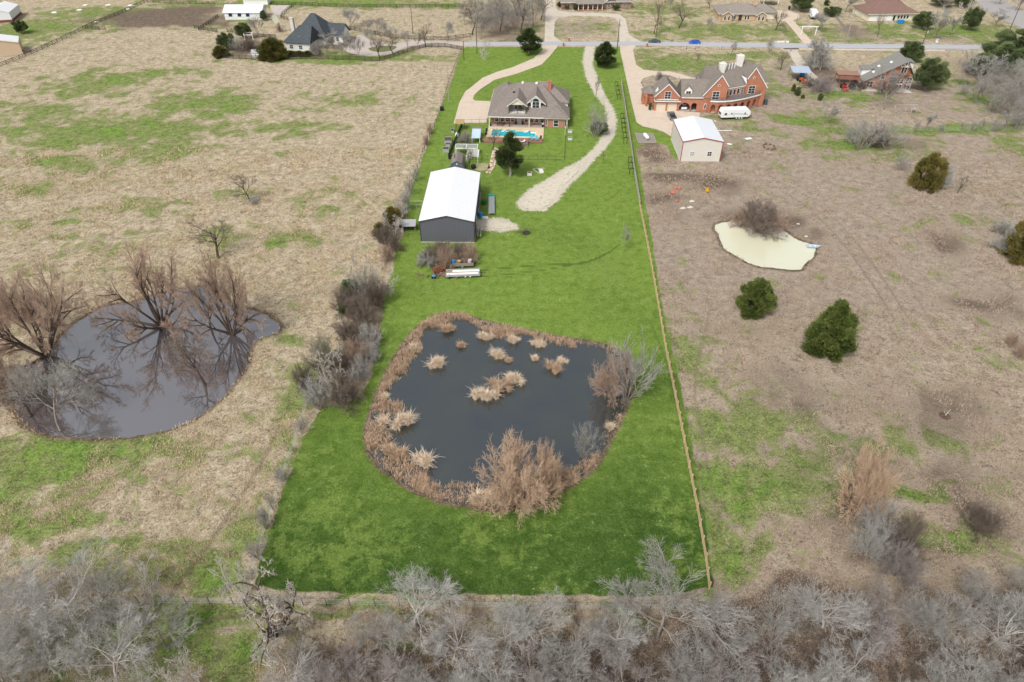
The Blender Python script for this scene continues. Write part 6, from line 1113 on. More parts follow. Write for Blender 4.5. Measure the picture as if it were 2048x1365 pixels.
# ------------------------------------------------------------------ vehicles
def wheels(r, xs, hy, rad=.33, w=.22, hub=GALV):
    me = MB().lathe([(rad*.62,-w/2),(rad,-w/2+.03),(rad,w/2-.03),(rad*.62,w/2)], n=16, axis='Y').mesh('tyre', TYRE); hm = MB().lathe([(.02,-w/2-.01),(rad*.6,-w/2-.01),(rad*.6,w/2+.01),(.02,w/2+.01)], n=12, axis='Y').mesh('rim', hub)
    for x in xs:
        for s in (-1, 1): o = inst('wheel', me, r, (x, s*hy, rad)); inst('rim', hm, o)
def car(label, c, rz, L, Wd, H, paint, kind='sedan', group=None):
    """faces local -X"""
    r = thing({'pickup':'pickup_truck'}.get(kind, 'parked_car'), label, 'pickup truck' if kind == 'pickup' else 'car', c, rz, group); h = L/2; b = MB()
    if kind == 'pickup': body = [(-h,.35),(-h,.85),(-h*.93,1.0),(-h*.45,1.08),(h,1.08),(h,.4)]; cab = [(-h*.50,1.05),(-h*.28,1.72),(h*.12,1.74),(h*.22,1.05)]
    elif kind == 'hatch': body = [(-h,.3),(-h,.65),(-h*.9,.80),(-h*.5,.95),(h*.95,1.0),(h,.85),(h,.32)]; cab = [(-h*.58,.93),(-h*.15,1.45),(h*.55,1.48),(h*.92,.98)]
    else: body = [(-h,.3),(-h,.6),(-h*.92,.74),(-h*.45,.88),(h*.62,.92),(h*.95,.9),(h,.8),(h,.32)]; cab = [(-h*.48,.87),(-h*.12,1.36),(h*.30,1.38),(h*.66,.91)]
    hw = Wd/2; b.yprof(body, -hw, hw); b.yprof([(x*.96+.0, z+.02) if z > 1.2 else (x*.9, z) for x, z in cab][::1], -hw*.74, hw*.74)
    me = b.mesh('body', paint); bo = inst('body', me, r); mod = bo.modifiers.new('b', 'BEVEL'); mod.width = .07; mod.segments = 2; mod.limit_method = 'ANGLE'
    g = MB(); zt = max(z for _, z in cab); zb = min(z for _, z in cab); sc_ = .86
    V = [(cab[0][0], s*hw*.88, zb+.02) for s in (-1,1)] + [(cab[1][0], s*hw*.70, zt-.06) for s in (-1,1)] + [(cab[2][0], s*hw*.70, zt-.06) for s in (-1,1)] + [(cab[3][0], s*hw*.88, zb+.02) for s in (-1,1)]
    g.add(V, [(0,2,3,1),(2,4,5,3),(4,6,7,5),(0,6,4,2),(1,3,5,7)]); g.build('window', GLASS, r); MB().box(cab[1][0]+.06,-hw*.68,zt-.055,cab[2][0]-.05,hw*.68,zt+.0).build('roof', paint, r)
    wheels(r, (-h*.62, h*.60), hw-.1, .36 if kind == 'pickup' else .32)
    for s in (-1, 1): MB().cbox((-h+.03, s*hw*.72, .68), (.08,.3,.14)).build('headlight', WHITE, r); MB().cbox((h-.02, s*hw*.78, .8), (.08,.26,.16)).build('tail_light', mat('red lamp glass', (.4,.02,.02), .3, .1), r)
    MB().box(h-.02,-hw*.8,.38,h+.1,hw*.8,.55).build('bumper', GALV if kind == 'pickup' else paint, r)
    if kind == 'pickup': MB().box(h*.26,-hw*.82,.9,h*.96,hw*.82,1.095).build('bed', BLACK, r)
    return r
car('dark grey sedan driving on the road, left of the blue car', G(1308,85.5), 0, 4.9, 1.85, 1.45, mat('dark grey car paint', (.06,.075,.09), .25, .05, spec=.6), 'sedan')
car('bright blue hatchback driving on the road', G(1388.5,87.5), 0, 4.5, 1.85, 1.5, mat('blue car paint', (.01,.10,.55), .25, .05, spec=.6), 'hatch')
car('dark grey pickup truck parked before the garage doors of the mansion', G(1343,236), R(-88), 5.6, 2.0, 1.8, mat('charcoal car paint', (.14,.145,.155), .25, .05, spec=.6), 'pickup')
car('white car parked inside the wide arch of the mansion', MAT_(9.7, 3.2, .06), MRZ+R(-90), 4.6, 1.85, 1.5, mat('white car paint', (.75,.76,.78), .25, .04, spec=.6), 'hatch')
car('dark car parked under the rust red pergola', A2(-3.0, .6)+Vector((0,0,0)), A2R+R(-100), 4.6, 1.9, 1.6, mat('black car paint', (.02,.02,.025), .25, .05, spec=.6), 'hatch')
def travel_trailer(label, c, rz, L, Wd, H, axles, name='travel_trailer'):
    r = thing(name, label, 'camper', c, rz); h = L/2; b = MB(); b.yprof([(-h,.75),(-h,2.1),(-h+.35,H),(h-.9,H),(h,2.3),(h,1.2),(h-.7,.6),(-h+.2,.6)], -Wd/2, Wd/2); bo = b.build('body', mat('white camper shell', (.80,.81,.82), .35, .05), r)
    m = bo.modifiers.new('b', 'BEVEL'); m.width = .08; m.segments = 2; m.limit_method = 'ANGLE'
    wheels(r, axles, Wd/2-.12, .36, .22, WHITE)
    for x, z, w, hh in ((-h*.70,1.75,.75,.55),(-h*.30,1.85,.4,.4),(h*.62,1.75,.35,.6)): MB().box(x-w/2,-Wd/2-.03,z-hh/2,x+w/2,-Wd/2-.004,z+hh/2).build('window', GLASS, r)
    MB().box(-h-.03,-Wd*.32,1.3,-h-.004,Wd*.32,2.0).build('window', GLASS, r)
    s = MB(); P = [(-h*.85+1.7*h*k/12, 1.25+.35*math.sin(k/12*PI)) for k in range(13)]
    for p, q in zip(P, P[1:]): s.yprof([(p[0],p[1]-.03),(q[0],q[1]-.03),(q[0],q[1]+.03),(p[0],p[1]+.03)], -Wd/2-.016, -Wd/2-.003)
    for p, q in zip(P[5:], P[6:]): s.yprof([(p[0],p[1]+.2),(q[0],q[1]+.12),(q[0],q[1]+.2),(p[0],p[1]+.27)], -Wd/2-.016, -Wd/2-.003)
    s.build('stripe', mat('slate blue stripe', (.12,.17,.25), .4, .1), r)
    for x in (-h*.3, h*.25): MB().box(x-.4,-.35,H+.002,x+.4,.35,H+.28).build('roof_unit', WHITE, r)
    MB().box(-h*.92,-Wd/2+.1,.35,h*.9,Wd/2-.1,.6).build('chassis', BLACK, r); MB().box(h-.8,-.1,.5,h+1.1,.1,.62).build('drawbar', BLACK, r); MB().box(-h*.2,-Wd/2-.015,.65,h*.0-.4,-Wd/2-.002,2.45).build('door', mat('camper door', (.68,.70,.72), .4, .05), r)
travel_trailer('long white travel trailer parked in front of the mansion arcade', G(1467,236), R(5), 9.2, 2.6, 3.1, (.4,1.25,2.1)); travel_trailer('small white camper parked on the grass at the top, beyond the white gate frame', G(1625,36), R(-98), 6.2, 2.5, 3.2, (.3,1.1))
def tractor(label, c, rz, paint, canopy=True):
    r = thing('tractor', label, 'tractor', c, rz); MB().box(-1.3,-.35,.7,.1,.35,1.25).build('hood', paint, r); MB().box(.1,-.5,.6,1.0,.5,1.1).build('body', paint, r); MB().box(.55,-.3,1.1,.7,.3,1.7).box(.2,-.3,1.1,.7,.3,1.2).build('seat', BLACK, r)
    for s in (-1, 1):
        for x, q, w in ((.65,.72,.38),(-1.0,.42,.24)): o = MB().lathe([(q*.5,-w/2),(q,-w/2+.04),(q,w/2-.04),(q*.5,w/2)], (0,0,0), 14, 'Y').build('wheel', TYRE, r); o.location = (x, s*.72, q); MB().lathe([(.02,-w/2),(q*.5,-w/2+.02),(q*.5,w/2-.02),(.02,w/2)], n=10, axis='Y').build('rim', paint, o)
        MB().tube((-.9,s*.5,1.0),(-2.3,s*.5,.6),.07,n=5).build('loader_arm', paint, r)
    MB().xprof([(-.9,.15),(.9,.15),(.9,.8),(-.9,.8)], -2.75, -2.3).build('bucket', paint, r)
    if canopy: MB().box(.1,-.6,2.2,1.2,.6,2.28).tube((1.0,-.5,1.1),(1.0,-.5,2.2),.04).tube((1.0,.5,1.1),(1.0,.5,2.2),.04).build('canopy', BLACK, r)
tractor('orange tractor with front loader under the pale blue carport', G(1600,163), R(100), mat('orange paint', (.55,.11,.03), .5, .15), False); tractor('bright red tractor beside the rust red pergola', A2(-6.0, -.5), R(85), mat('red paint', (.50,.015,.02), .5, .15), False)
b = thing('storage_crate', 'blue storage crate at the back of the pale blue carport', 'crate', G(1604,151), 0); MB().box(-.8,-.5,0,.8,.5,1.3).build('box', BLUEP, b); MB().box(-.85,-.55,1.3,.85,.55,1.38).build('lid', BLUEP, b)
# trailers and junk behind the grey barn
def utility():
    r = thing('utility_trailer', 'brown sided utility trailer holding a blue barrel, near the brush behind the grey barn', 'trailer', G(924,532), R(4)); S_ = mat('grey brown trailer side', (.30,.26,.22), .8, .2)
    MB().box(-2.4,-.95,.55,2.4,.95,.65).build('bed', mat('trailer floor', (.13,.11,.10), .9, .3), r); MB().box(-2.4,-1,.5,2.4,-.94,1.25).box(-2.4,.94,.5,2.4,1,1.25).box(-2.46,-1,.5,-2.4,1,1.25).box(2.4,-1,.5,2.46,1,1.25).build('side', S_, r); wheels(r, (.1,), .9, .34); MB().tube((2.4,0,.5),(3.9,0,.5),.06,n=5).build('drawbar', BLACK, r)
    M = Matrix.Translation(G(924,532)) @ Matrix.Rotation(R(4), 4, 'Z'); A = lambda x,y,z: tuple(M @ Vector((x,y,z)))
    for n, l, x, m, cat in (('barrel','blue plastic barrel in the left end of the utility trailer',-1.7,BLUEP,'barrel'),('cable_reel','yellow tan reel in the middle of the utility trailer',-.6,mat('tan reel', (.60,.40,.18), .8, .2),'reel'),('bucket','pale pink bucket in the right end of the utility trailer',1.7,mat('pale pink plastic', (.62,.50,.52), .7, .1),'bucket')):
        o = thing(n, l, cat, A(x, 0, .65), 0); MB().lathe([(.36,0),(.42,.1),(.40,.75),(.44,.8)] if n != 'cable_reel' else [(.5,0),(.5,.1),(.25,.12),(.25,.55),(.5,.57),(.5,.67)], n=12).build('body', m, o); MB().lathe([(.02,.0),(.3,.02),(.02,.06)], (0,0,.8 if n != 'cable_reel' else .68), 10).build('lid', m, o)
    r = thing('flatbed_trailer', 'long flatbed trailer carrying white panels and boards, with white wheels', 'trailer', G(926,551), R(4)); MB().box(-3.6,-1.05,.62,3.6,1.05,.74).build('bed', S_, r); MB().box(-3.6,-1.12,.45,3.6,-1.05,.9).box(-3.6,1.05,.45,3.6,1.12,.9).build('side_rail', GALV, r)
    wheels(r, (.5,1.5), .95, .36, .22, WHITE); MB().tube((3.6,0,.55),(4.9,0,.55),.07,n=5).build('drawbar', BLACK, r)
    M = Matrix.Translation(G(926,551)) @ Matrix.Rotation(R(4), 4, 'Z')
    for k, (x0,x1,y,z,m,l) in enumerate(((-3.4,3.3,-.55,.74,WHITE,'white panel stack on the near side of the flatbed'),(-2.2,3.5,.45,.74,WHITE,'white panel stack on the far side of the flatbed'),(-3.0,3.1,-.05,.74,REDT,'thin reddish board between the white panels on the flatbed'))):
        o = thing('panel_stack' if m == WHITE else 'board', l, 'panels' if m == WHITE else 'board', tuple(M @ Vector(((x0+x1)/2, y, z))), R(4)); h = (x1-x0)/2; w = .27 if m == WHITE else .08
        for j in range(3 if m == WHITE else 1): MB().box(-h+.1*j,-w+.03*j,.002+j*.062,h-.05*j,w-.02*j,.06+j*.062).build('sheet', m, o)
    def junk(n, l, c, m, sz, cat, rz=.4):
        o = thing(n, l, cat, G(*c), rz); a, b_, h = sz; MB().box(-a,-b_,.25,a,b_,h).build('body', m, o); MB().box(-a*.6,-b_*.7,h,a*.3,b_*.7,h*1.4).build('top', m, o); [MB().lathe([(.1,-.08),(.26,-.08),(.26,.08),(.1,.08)], (x,y,.26), 10, 'Y').build('wheel', TYRE, o) for x in (-a*.7,a*.7) for y in (-b_-.04,b_+.04)]; return o
    junk('rusty_machine', 'rusty red machine body in the junk left of the flatbed trailer', (876,545), RUST, (1.0,.6,1.0), 'machine'); junk('rusty_cart', 'rusty flat cart at the upper side of the junk heap', (890,538), mat('brown rust', (.25,.12,.08), .9, .3), (.8,.5,.6), 'cart', 1.2); junk('garden_cart', 'small blue cart at the left end of the junk heap', (868,556), mat('sky blue paint', (.10,.38,.55), .6, .2), (.4,.3,.5), 'cart', .1); junk('garden_cart', 'blue cart against the end of the flatbed trailer', (899,555), mat('steel blue paint', (.16,.36,.50), .6, .2), (.45,.4,.6), 'cart', .8)
    rg = random.Random(9)
    o = bpy.data.objects.new('scrap_heap', None); b = MB()
    for k in range(46): x, y = rg.gauss(0,1.9), rg.gauss(0,.8); b.cbox((x,y,rg.uniform(.05,.4)), (rg.uniform(.3,1.6),rg.uniform(.05,.3),rg.uniform(.04,.2)), rg.random()*3, rg.uniform(-.3,.3), rg.uniform(-.4,.4))
    o = b.build('scrap_heap', mat('mixed rusty scrap', (.30,.16,.11), .9, .4, .9, col2=(.10,.09,.09)), None); o.location = G(882,551); tag(o, 'loose heap of rusty scrap beside the flatbed trailer', 'scrap', kind='stuff')
utility()
# yard things around the grey barn and pool house
def planter(label, px, w, d, h, m=GALV, group='planters', rz=0):
    g = G(*px); r = thing('planter_box', label, 'planter', g, rz, group); t = .05; MB().box(-w/2,-d/2,0,w/2,-d/2+t,h).box(-w/2,d/2-t,0,w/2,d/2,h).box(-w/2,-d/2+t,0,-w/2+t,d/2-t,h).box(w/2-t,-d/2+t,0,w/2,d/2-t,h).build('sides', m, r); MB().box(-w/2+t,-d/2+t,0,w/2-t,d/2-t,h*.85).build('soil', SOIL, r)
    rg = random.Random(int(px[0])); b = MB()
    for k in range(14): x, y = rg.uniform(-w*.4,w*.4), rg.uniform(-d*.4,d*.4); b.tube((x,y,h*.8),(x+rg.gauss(0,.1),y+rg.gauss(0,.1),h*.85+rg.uniform(.1,.4)),.02,.006,3)
    b.build('dead_plants', TW_BRN, r); return r
WP = mat('whitewashed planter', (.66,.66,.64), .8, .15)
planter('largest metal planter beside the black garden fence', (896,283), 2.1, 3.0, .8, GALV, 'metal planters by the fence', .1); planter('small square metal planter between the two bigger ones by the black fence', (896,292), 1.3, 1.6, .7, GALV, 'metal planters by the fence', .1); planter('lowest metal planter at the near end of the black garden fence', (892,303), 1.6, 2.0, 1.0, GALV, 'metal planters by the fence', .1); planter('topmost metal planter beside the black garden fence near the drive', (905,264), 1.0, 2.2, .7, GALV, 'metal planters by the fence', .1)
planter('white planter box on the lawn right of the porch, upper one', (1140,265.5), 1.2, 1.0, .8, WP); planter('white planter box on the lawn right of the porch, lower one', (1140,280), 1.2, 1.0, .8, WP); planter('white planter box alone right of the tall cedar', (1059,350.5), 1.2, 1.0, .8, WP)
g = G(914,274); r = thing('water_tank', 'small white water tank beside the black garden fence', 'tank', g); MB().lathe([(.02,-.9),(.42,-.86),(.48,-.6),(.48,.6),(.42,.86),(.02,.9)], (0,0,.62), 14, 'Y').build('tank', WHITE, r); [MB().box(-.35,y-.08,0,.35,y+.08,.25).build('cradle', GALV, r) for y in (-.5,.5)]
g = G(1291.5,278); r = thing('propane_tank', 'white propane tank on its timber edged gravel bed beside the wide drive', 'propane tank', g, R(12)); MB().lathe([(.02,-1.6),(.35,-1.5),(.52,-1.15),(.52,1.15),(.35,1.5),(.02,1.6)], (0,0,.85), 16, 'Y').build('tank', WHITE, r); [MB().box(-.4,y-.12,.1,.4,y+.12,.45).build('leg', CONCF, r) for y in (-.8,.8)]; MB().lathe([(.02,0),(.18,0),(.18,.18),(.02,.22)], (0,0,1.36), 10).build('valve_cover', WHITE, r)
sheet('gravel_bed', [(g.x+a, g.y+b) for a, b in ((-2.5,-2.9),(2.5,-2.9),(2.5,3.6),(-2.5,3.6))], .05, mat('grey gravel bed', (.30,.27,.25), .95, .3, 2)); r = thing('timber_edging', 'weathered timber edging around the propane tank bed', 'edging', g); MB().box(-2.65,-3.05,0,2.65,-2.9,.22).box(-2.65,3.6,0,2.65,3.75,.22).box(-2.65,-2.9,0,-2.5,3.6,.22).box(2.5,-2.9,0,2.65,3.6,.22).build('timber', mat('weathered edging', (.42,.37,.29), .9, .2), r)
def flag():
    t = NT('flagstones'); v = t.vor(1.1, 'Color'); dd = t.n('ShaderNodeTexVoronoi'); dd.feature = 'DISTANCE_TO_EDGE'; dd.inputs['Scale'].default_value = 1.1; t.t.links.new(t.tc, dd.inputs['Vector'])
    sp = t.n('ShaderNodeSeparateColor'); t.t.links.new(v, sp.inputs[0]); c = t.ramp(sp.outputs[0], [(.1,(.36,.24,.17)),(.5,(.66,.52,.37)),(.9,(.74,.64,.50))]); f = t.mix(t.step(dd.outputs['Distance'], .02, .09), (.18,.14,.10), c); MATS['flag'] = t.fin(f, .9, .2)
    sheet('flagstone_path', W2([(986,296),(1003,296),(1001,304),(996,306),(994,318),(990,332),(981,347),(971,347),(978,330),(982,315),(985,303)]), .05, MATS['flag'])
flag()
sheet('gravel_circle', [(G(963,334).x+2.3*math.cos(a)*1.0, G(963,334).y+2.4*math.sin(a)) for a in [2*PI*k/20 for k in range(20)]], .05, mat('tan gravel circle', (.40,.33,.23), .95, .35, 2, col2=(.18,.22,.08)))
g = G(1078,343); r = thing('play_mat', 'white and tan wooden play frame with a teal pad lying on the lawn', 'play frame', g, .1); b = MB()
for p, q in (((-1.5,1.4),(1.6,1.6)),((-1.5,1.4),(-.1,-1.6)),((-.1,-1.6),(1.0,-1.4)),((1.0,-1.4),(1.6,1.6))): b.tube((*p,.1),(*q,.1),.1,n=4)
b.build('frame', mat('pale pine', (.62,.50,.32), .8, .15), r); [MB().box(.0,y,.03,1.1,y+.55,.14).build('slat', WHITE, r) for y in (-1.1,-.25,.6)]; MB().lathe([(.02,0),(.5,.02),(.5,.18),(.02,.2)], (-.55,.75,.05), 10).build('pad', mat('teal pad', (.02,.22,.17), .7, .2), r)
for (x, y, m, l, s) in ((961,433,BLUEP,'bright blue barrel leaning at the right wall of the white roofed barn',.62),(968,408,mat('dark green plastic', (.02,.14,.04), .6, .2),'dark green barrel at the right wall of the white roofed barn',.6),(947,337,BLACK,'black drum behind the gambrel roofed shed',.7)):
    r = thing('barrel', l, 'barrel', G(x, y)); MB().lathe([(s*.85,0),(s,.15),(s*.95,.5),(s,.85),(s*.85,1.0)], n=12).build('body', m, r); MB().lathe([(.02,0),(s*.8,.0),(s*.8,.03),(.02,.05)], (0,0,1.002), 12).build('lid', m, r)
r = thing('pipe_rack', 'long grey stack of pipes on a low rack right of the white roofed barn', 'pipe rack', G(983,415), R(2)); b = MB(); [b.tube((x,-4.2,.6+.16*(k % 2)),(x+.1,4.2,.6+.16*(k % 2)),.1,n=6) for k, x in enumerate([-.65+.16*k for k in range(9)])]; b.build('pipes', GALV, r); [MB().box(-.8,y-.08,0,.8,y+.08,.5).build('support', WOODB, r) for y in (-3,0,3)]; MB().box(-.7,4.3,.4,.7,5.2,1.0).build('end_cover', mat('teal tarp', (.02,.30,.24), .7, .2), r)
r = thing('wood_pallet', 'white panel lying on the ground right of the white roofed barn', 'panel', G(970,436)); MB().box(-.7,-.5,.05,.7,.5,.14).build('deck', WHITE, r); MB().box(-.7,-.5,0,-.55,.5,.05).box(.55,-.5,0,.7,.5,.05).build('runner', WHITE, r)
r = thing('lumber_rack', 'leaning rack of boards at the near right corner of the grey barn', 'lumber rack', G(957,472), 0); [MB().cbox((k*.22-.3,0,1.0), (.14,3.6,.05), 0, R(65)).build('board', (GREYW, TRIM, REDWD)[k % 3], r) for k in range(5)]
r = thing('lean_to', 'small grey corrugated shelter left of the grey barn wall', 'shelter', G(819,459), .05); MB().slab([(-1.5,-1.3,1.5),(1.6,-1.3,1.5),(1.6,1.3,1.9),(-1.5,1.3,1.9)][::-1], .07).build('roof', m_metalsheet('old corrugated sheet', (.42,.44,.45), .3, 'X', .5, .7), r); MB().box(-1.4,1.1,0,1.5,1.2,1.8).box(-1.45,-1.1,0,-1.38,1.1,1.55).build('wall', GREYW, r); [MB().box(x-.05,-1.2,0,x+.05,-1.1,1.45).build('post', POSTG, r) for x in (-1.3,1.4)]
rg = random.Random(12); b = MB()
for k in range(90): a = rg.random()*6.28; q = abs(rg.gauss(0,.8)); b.tube((q*math.cos(a)*1.5,q*math.sin(a),.02),(q*math.cos(a)*1.5+rg.gauss(0,.5),q*math.sin(a)+rg.gauss(0,.5),rg.uniform(.1,.5)),.035,.015,3)
b.lathe([(1.0,-.1),(.8,.1),(.4,.25),(.02,.3)], (.3,.1,0), 9); o = b.build('burn_pile', mat('charred ash', (.06,.05,.045), .95, .5, 3, col2=(.02,.018,.016))); o.location = G(1050,466); tag(o, 'dark burned brush pile on the lawn right of the gravel patch', 'burn pile')
r = thing('satellite_post', 'pale lamp post at the right corner of the porch lawn', 'lamp post', G(1130,271)); MB().tube((0,0,0),(0,0,2.2),.06).build('post', WHITE, r); MB().lathe([(.03,0),(.16,.06),(.18,.3),(.03,.4)], (0,0,2.2), 8).build('lamp_head', WHITE, r)
r = thing('garden_gate', 'white picket gate at the lower end of the flagstone path fence', 'gate', G(943,319)); MB().box(-.1,-.1,0,.1,.1,1.6).box(-.9,-.1,0,-.7,.1,1.6).build('post', WHITE, r); MB().box(-.7,-.04,.3,-.1,.04,1.3).build('gate_panel', WHITE, r)
# right neighbours: odds and ends in the mown field
r = thing('fire_ring', 'ring of rusty iron and stones on the bare ground right of the cream shed', 'fire ring', G(1538,295), .2); [MB().cbox((1.5*math.cos(a),1.5*math.sin(a)*1.3,.2), (.8,.3,.45), a+PI/2).build('stone', mat('rusty stone', (.24,.15,.11), .9, .35), r) for a in [2*PI*k/8 for k in range(8)]]
for (x, y, w, d, rz, l) in ((1449,262,4.2,.35,.0,'long white plank on the ground right of the cream shed'),(1497,278,1.9,1.1,.3,'white sheet of board on the ground right of the cream shed'),(1459,289,1.3,.8,-.4,'smaller white board fragment beside the cream shed'),(1430,243,.5,.5,.4,'pale bucket lid near the travel trailer')):
    o = MB().box(-w/2,-d/2,0,w/2,d/2,.09).box(-w/2+.05,-d/4,.09,w/2-.2,d/4,.13).build('scrap_board', WHITE, None); o.location = G(x, y)+Vector((0,0,.02)); o.rotation_euler = (0,0,rz); tag(o, l, 'board')
def lump(name, label, cat, px, s, m, seed, grp=None):
    rg = random.Random(seed); bm = bmesh.new(); bmesh.ops.create_icosphere(bm, subdivisions=2, radius=1)
    for v in bm.verts: v.co *= 1+.45*noise.noise(v.co*1.6+Vector((seed*3.1,0,0))); v.co.z = max(v.co.z, -.3)
    me = bpy.data.meshes.new(name); bm.to_mesh(me); bm.free(); me.materials.append(m); o = bpy.data.objects.new(name, me); COL.objects.link(o); o.scale = s; o.location = G(*px)+Vector((0,0,s[2]*.25)); tag(o, label, cat, grp); return o
TERR = mat('terracotta rubble', (.50,.18,.13), .9, .25); STON = mat('pale field stone', (.62,.56,.48), .9, .2)
for k, (px, s, l, m) in enumerate((((1346,386),(.85,.7,.5),'largest red brick heap left of the milky pond',TERR),((1352,377),(.7,.5,.45),'red brick heap touching the upper left of the largest one',TERR),((1359,378),(.5,.5,.4),'small red brick heap at the top right of the group',TERR),((1354,404),(.45,.45,.5),'single orange brick heap below the others',TERR),((1366,418),(.8,.45,.35),'pale flat stone left of the other pale stone near the brick heaps',STON),((1381,416),(.8,.4,.3),'pale flat stone right of the other near the brick heaps',STON),((1384,404),(.7,.4,.35),'pinkish pale stone above the pair of flat stones',STON),((1596,449),(.4,.3,.25),'small white stone on the right bank above the milky pond',STON),((1612,474),(.45,.3,.25),'white stone at the right end of the milky pond',STON))): lump('rubble_heap' if m is TERR else 'field_stone', l, 'rubble' if m is TERR else 'stone', px, s, m, k, 'brick heaps by the milky pond' if m is TERR else 'pale stones')
r = thing('toy_chair', 'small yellow chair standing in the rough grass near the brick heaps', 'chair', G(1414,385)); YEL = mat('yellow plastic', (.62,.34,.03), .6, .15); MB().box(-.4,-.4,.35,.4,.4,.45).build('seat', YEL, r); MB().box(-.4,.34,.45,.4,.42,1.1).build('backrest', YEL, r); [MB().box(x-.05,y-.05,0,x+.05,y+.05,.35).build('leg', YEL, r) for x in (-.33,.33) for y in (-.33,.33)]
r = thing('small_boat', 'small pale blue boat drawn up at the right tip of the milky pond', 'boat', G(1625,494), R(-8)); MB().add([(-1.2,-.35,.0),(1.1,-.35,.0),(1.6,0,.05),(1.1,.35,.0),(-1.2,.35,.0),(-1.25,-.45,.35),(1.15,-.45,.35),(1.75,0,.42),(1.15,.45,.35),(-1.25,.45,.35)], [(4,3,2,1,0),(0,1,6,5),(1,2,7,6),(2,3,8,7),(3,4,9,8),(4,0,5,9)]).build('hull', mat('pale blue hull', (.42,.55,.68), .5, .15), r); [MB().box(x,-.42,.25,x+.22,.42,.3).build('seat', WHITE, r) for x in (-.7,.4)]
def swing():
    a = G(1786,226); r = thing('swing_set', 'wooden swing set with a pale yellow slide in front of the steep roofed house', 'swing set', a, .02); WD = mat('pale grey timber', (.45,.42,.36), .9, .15)
    for x in (0, 5.2): [MB().tube((x,y,0),(x,0,2.5),.07,n=5).build('leg', WD, r) for y in (-.9,.9)]
    MB().tube((-.1,0,2.5),(7.2,0,2.5),.08,n=6).build('beam', WD, r); MB().box(5.3,-.7,1.3,7.0,.7,1.4).build('platform', WD, r); [MB().box(x-.05,y-.05,0,x+.05,y+.05,2.3).build('post', WD, r) for x in (5.35,6.95) for y in (-.65,.65)]; MB().slab([(7.0,-.3,1.4),(9.0,-.3,.2),(9.0,.3,.2),(7.0,.3,1.4)], .08).build('slide', mat('pale yellow slide', (.75,.66,.35), .5, .1), r)
    for x in (1.6, 3.4): s = MB().box(x-.25,-.1,.5,x+.25,.1,.55).build('seat', BLACK, r); MB().tube((x-.22,0,.55),(x-.22,0,2.45),.015,n=4).tube((x+.22,0,.55),(x+.22,0,2.45),.015,n=4).build('chain', GALV, s)
swing()
r = thing('gate_frame', 'white square gate frame over the drive of the tan brick ranch house', 'gate', G(1601.5,71)); gw = (G(1630,71)-G(1601.5,71)).length; hh = hgt(1601.5,71,53); [MB().box(x-.12,-.12,0,x+.12,.12,hh-.3).build('post', WHITE, r) for x in (0, gw)]; MB().box(-.5,-.15,hh-.3,gw+.5,.15,hh).build('beam', WHITE, r)
for px, l, m in (((1127,92.8),'brick mailbox pillar at the mouth of the curving drive',TERR),((1138,82.4),'brick mailbox pillar across the road from the other one',TERR),((1294,93.5),'brick mailbox pillar at the wide concrete drive',TERR),((1873,85.5),'white roadside mailbox below the brown roofed house',WHITE)):
    r = thing('mailbox', l, 'mailbox', G(*px), 0, 'roadside mailboxes'); MB().box(-.35,-.35,0,.35,.35,1.25).build('pillar', BR_RED if m is TERR else WHITE, r); MB().box(-.42,-.42,1.25,.42,.42,1.38).build('cap', CONCF, r); MB().box(-.15,-.38,.8,.15,-.352,1.05).build('letter_box', BLACK, r)
r = thing('culvert', 'white concrete culvert headwall on the far side of the road', 'culvert', G(1564,87)+Vector((0,1.0,0))); MB().box(-3,-.2,0,3,.2,.6).build('headwall', WHITE, r); MB().lathe([(.3,-.05),(.38,-.05),(.38,.05),(.3,.05)], (1.5,-.22,.3), 12, 'Y').build('pipe', CONCF, r)
r = thing('timber_square', 'empty square timber frame on the ground at the far right field', 'timber frame', G(1948,471), .3); MB().box(-1,-1.6,0,1,-1.45,.15).box(-1,1.45,0,1,1.6,.15).box(-1,-1.45,0,-.86,1.45,.15).box(.86,-1.45,0,1,1.45,.15).build('timber', mat('weathered edging', (.42,.37,.29), .9, .2), r)
r = thing('dead_stump', 'broken pale stump beside a dark hole in the right field', 'stump', G(1890,832)); MB().tube((0,0,-.1),(.5,.2,1.3),.07,.03,5).tube((.1,0,.2),(-.3,.3,.7),.04,.02,4).build('wood', BK_PALE, r); MB().lathe([(.9,-.05),(.7,.04),(.02,.08)], (0,0,0), 12).build('bare_soil', SOIL, r)
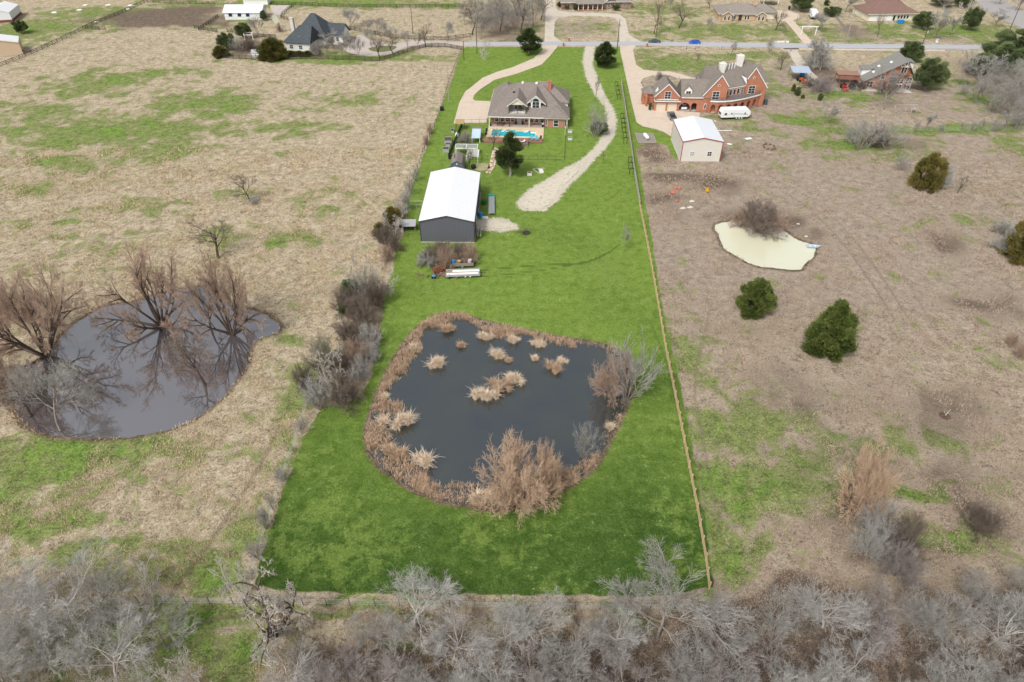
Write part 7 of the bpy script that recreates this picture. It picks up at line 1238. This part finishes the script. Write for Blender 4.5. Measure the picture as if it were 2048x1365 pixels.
for (x, y, s, l) in ((109,26,1.3,'white tarp covered heap in the far left field, left of a pair'),(159,21,1.4,'low white heap in the far left field, second from left'),(217,11,1.4,'white heap near the top edge of the far left field'),(262,12,1.6,'flat white heap at the top of the slanting field fence'),(171,11,1.0,'small white heap at the top edge in the far left field'),(256,19,.9,'small white bag beside the slanting field fence'),(193,45,.9,'small white bundle beside the bend of the slanting fence')): lump('tarp_heap', l, 'tarp', (x, y), (s, s*.7, .35), WHITE, int(x), 'white heaps in the far left field')
r = thing('old_boat', 'rusty brown boat hull lying beside the beige barn at the left edge', 'boat', G(32,107), .2); MB().add([(-2,-.6,0),(2,-.5,0),(2.6,0,.3),(2,.5,0),(-2,.6,0),(-2.1,-.9,.9),(2.1,-.8,.9),(3.1,0,1.1),(2.1,.8,.9),(-2.1,.9,.9)], [(4,3,2,1,0),(0,1,6,5),(1,2,7,6),(2,3,8,7),(3,4,9,8),(4,0,5,9)]).build('hull', RUST, r); MB().box(-2.0,-.8,.85,1.5,.8,.95).build('deck', TRIM, r)
r = thing('storage_crate', 'bright blue bin against the front wall of the brown roofed ranch house', 'bin', G(1800,47), 0); MB().box(-1.3,-.7,0,1.3,.7,1.2).build('box', BLUEP, r); MB().box(-1.35,-.75,1.2,1.35,.75,1.3).build('lid', BLUEP, r)
r = thing('trampoline', 'small dark trash cart beside the tan brick ranch house driveway', 'bin', G(1578,19), 0); MB().box(-.4,-.4,0,.4,.4,1.2).build('box', BLACK, r); MB().box(-.45,-.45,1.2,.45,.45,1.27).build('lid', BLACK, r); r.name = 'trash_cart'
for k, px in enumerate(((1549,35),(1540,35))): r = thing('storage_crate', ('%s blue grey bin by the garage wall of the tan brick ranch house' % ('right', 'left')[k]), 'bin', G(*px), 0); MB().box(-.6,-.5,0,.6,.5,1.3).build('box', mat('slate blue bin', (.08,.15,.22), .6, .2), r); MB().box(-.65,-.55,1.3,.65,.55,1.38).build('lid', BLACK, r)
for px, l in (((865,219),'black bin on the left lawn fence near the pale pole'),): r = thing('trash_bin', l, 'bin', G(*px), 0); MB().box(-.6,-.5,0,.6,.5,1.0).build('box', BLACK, r); MB().box(-.65,-.55,1.0,.65,.55,1.1).build('lid', BLACK, r); r.location = G(884,221)
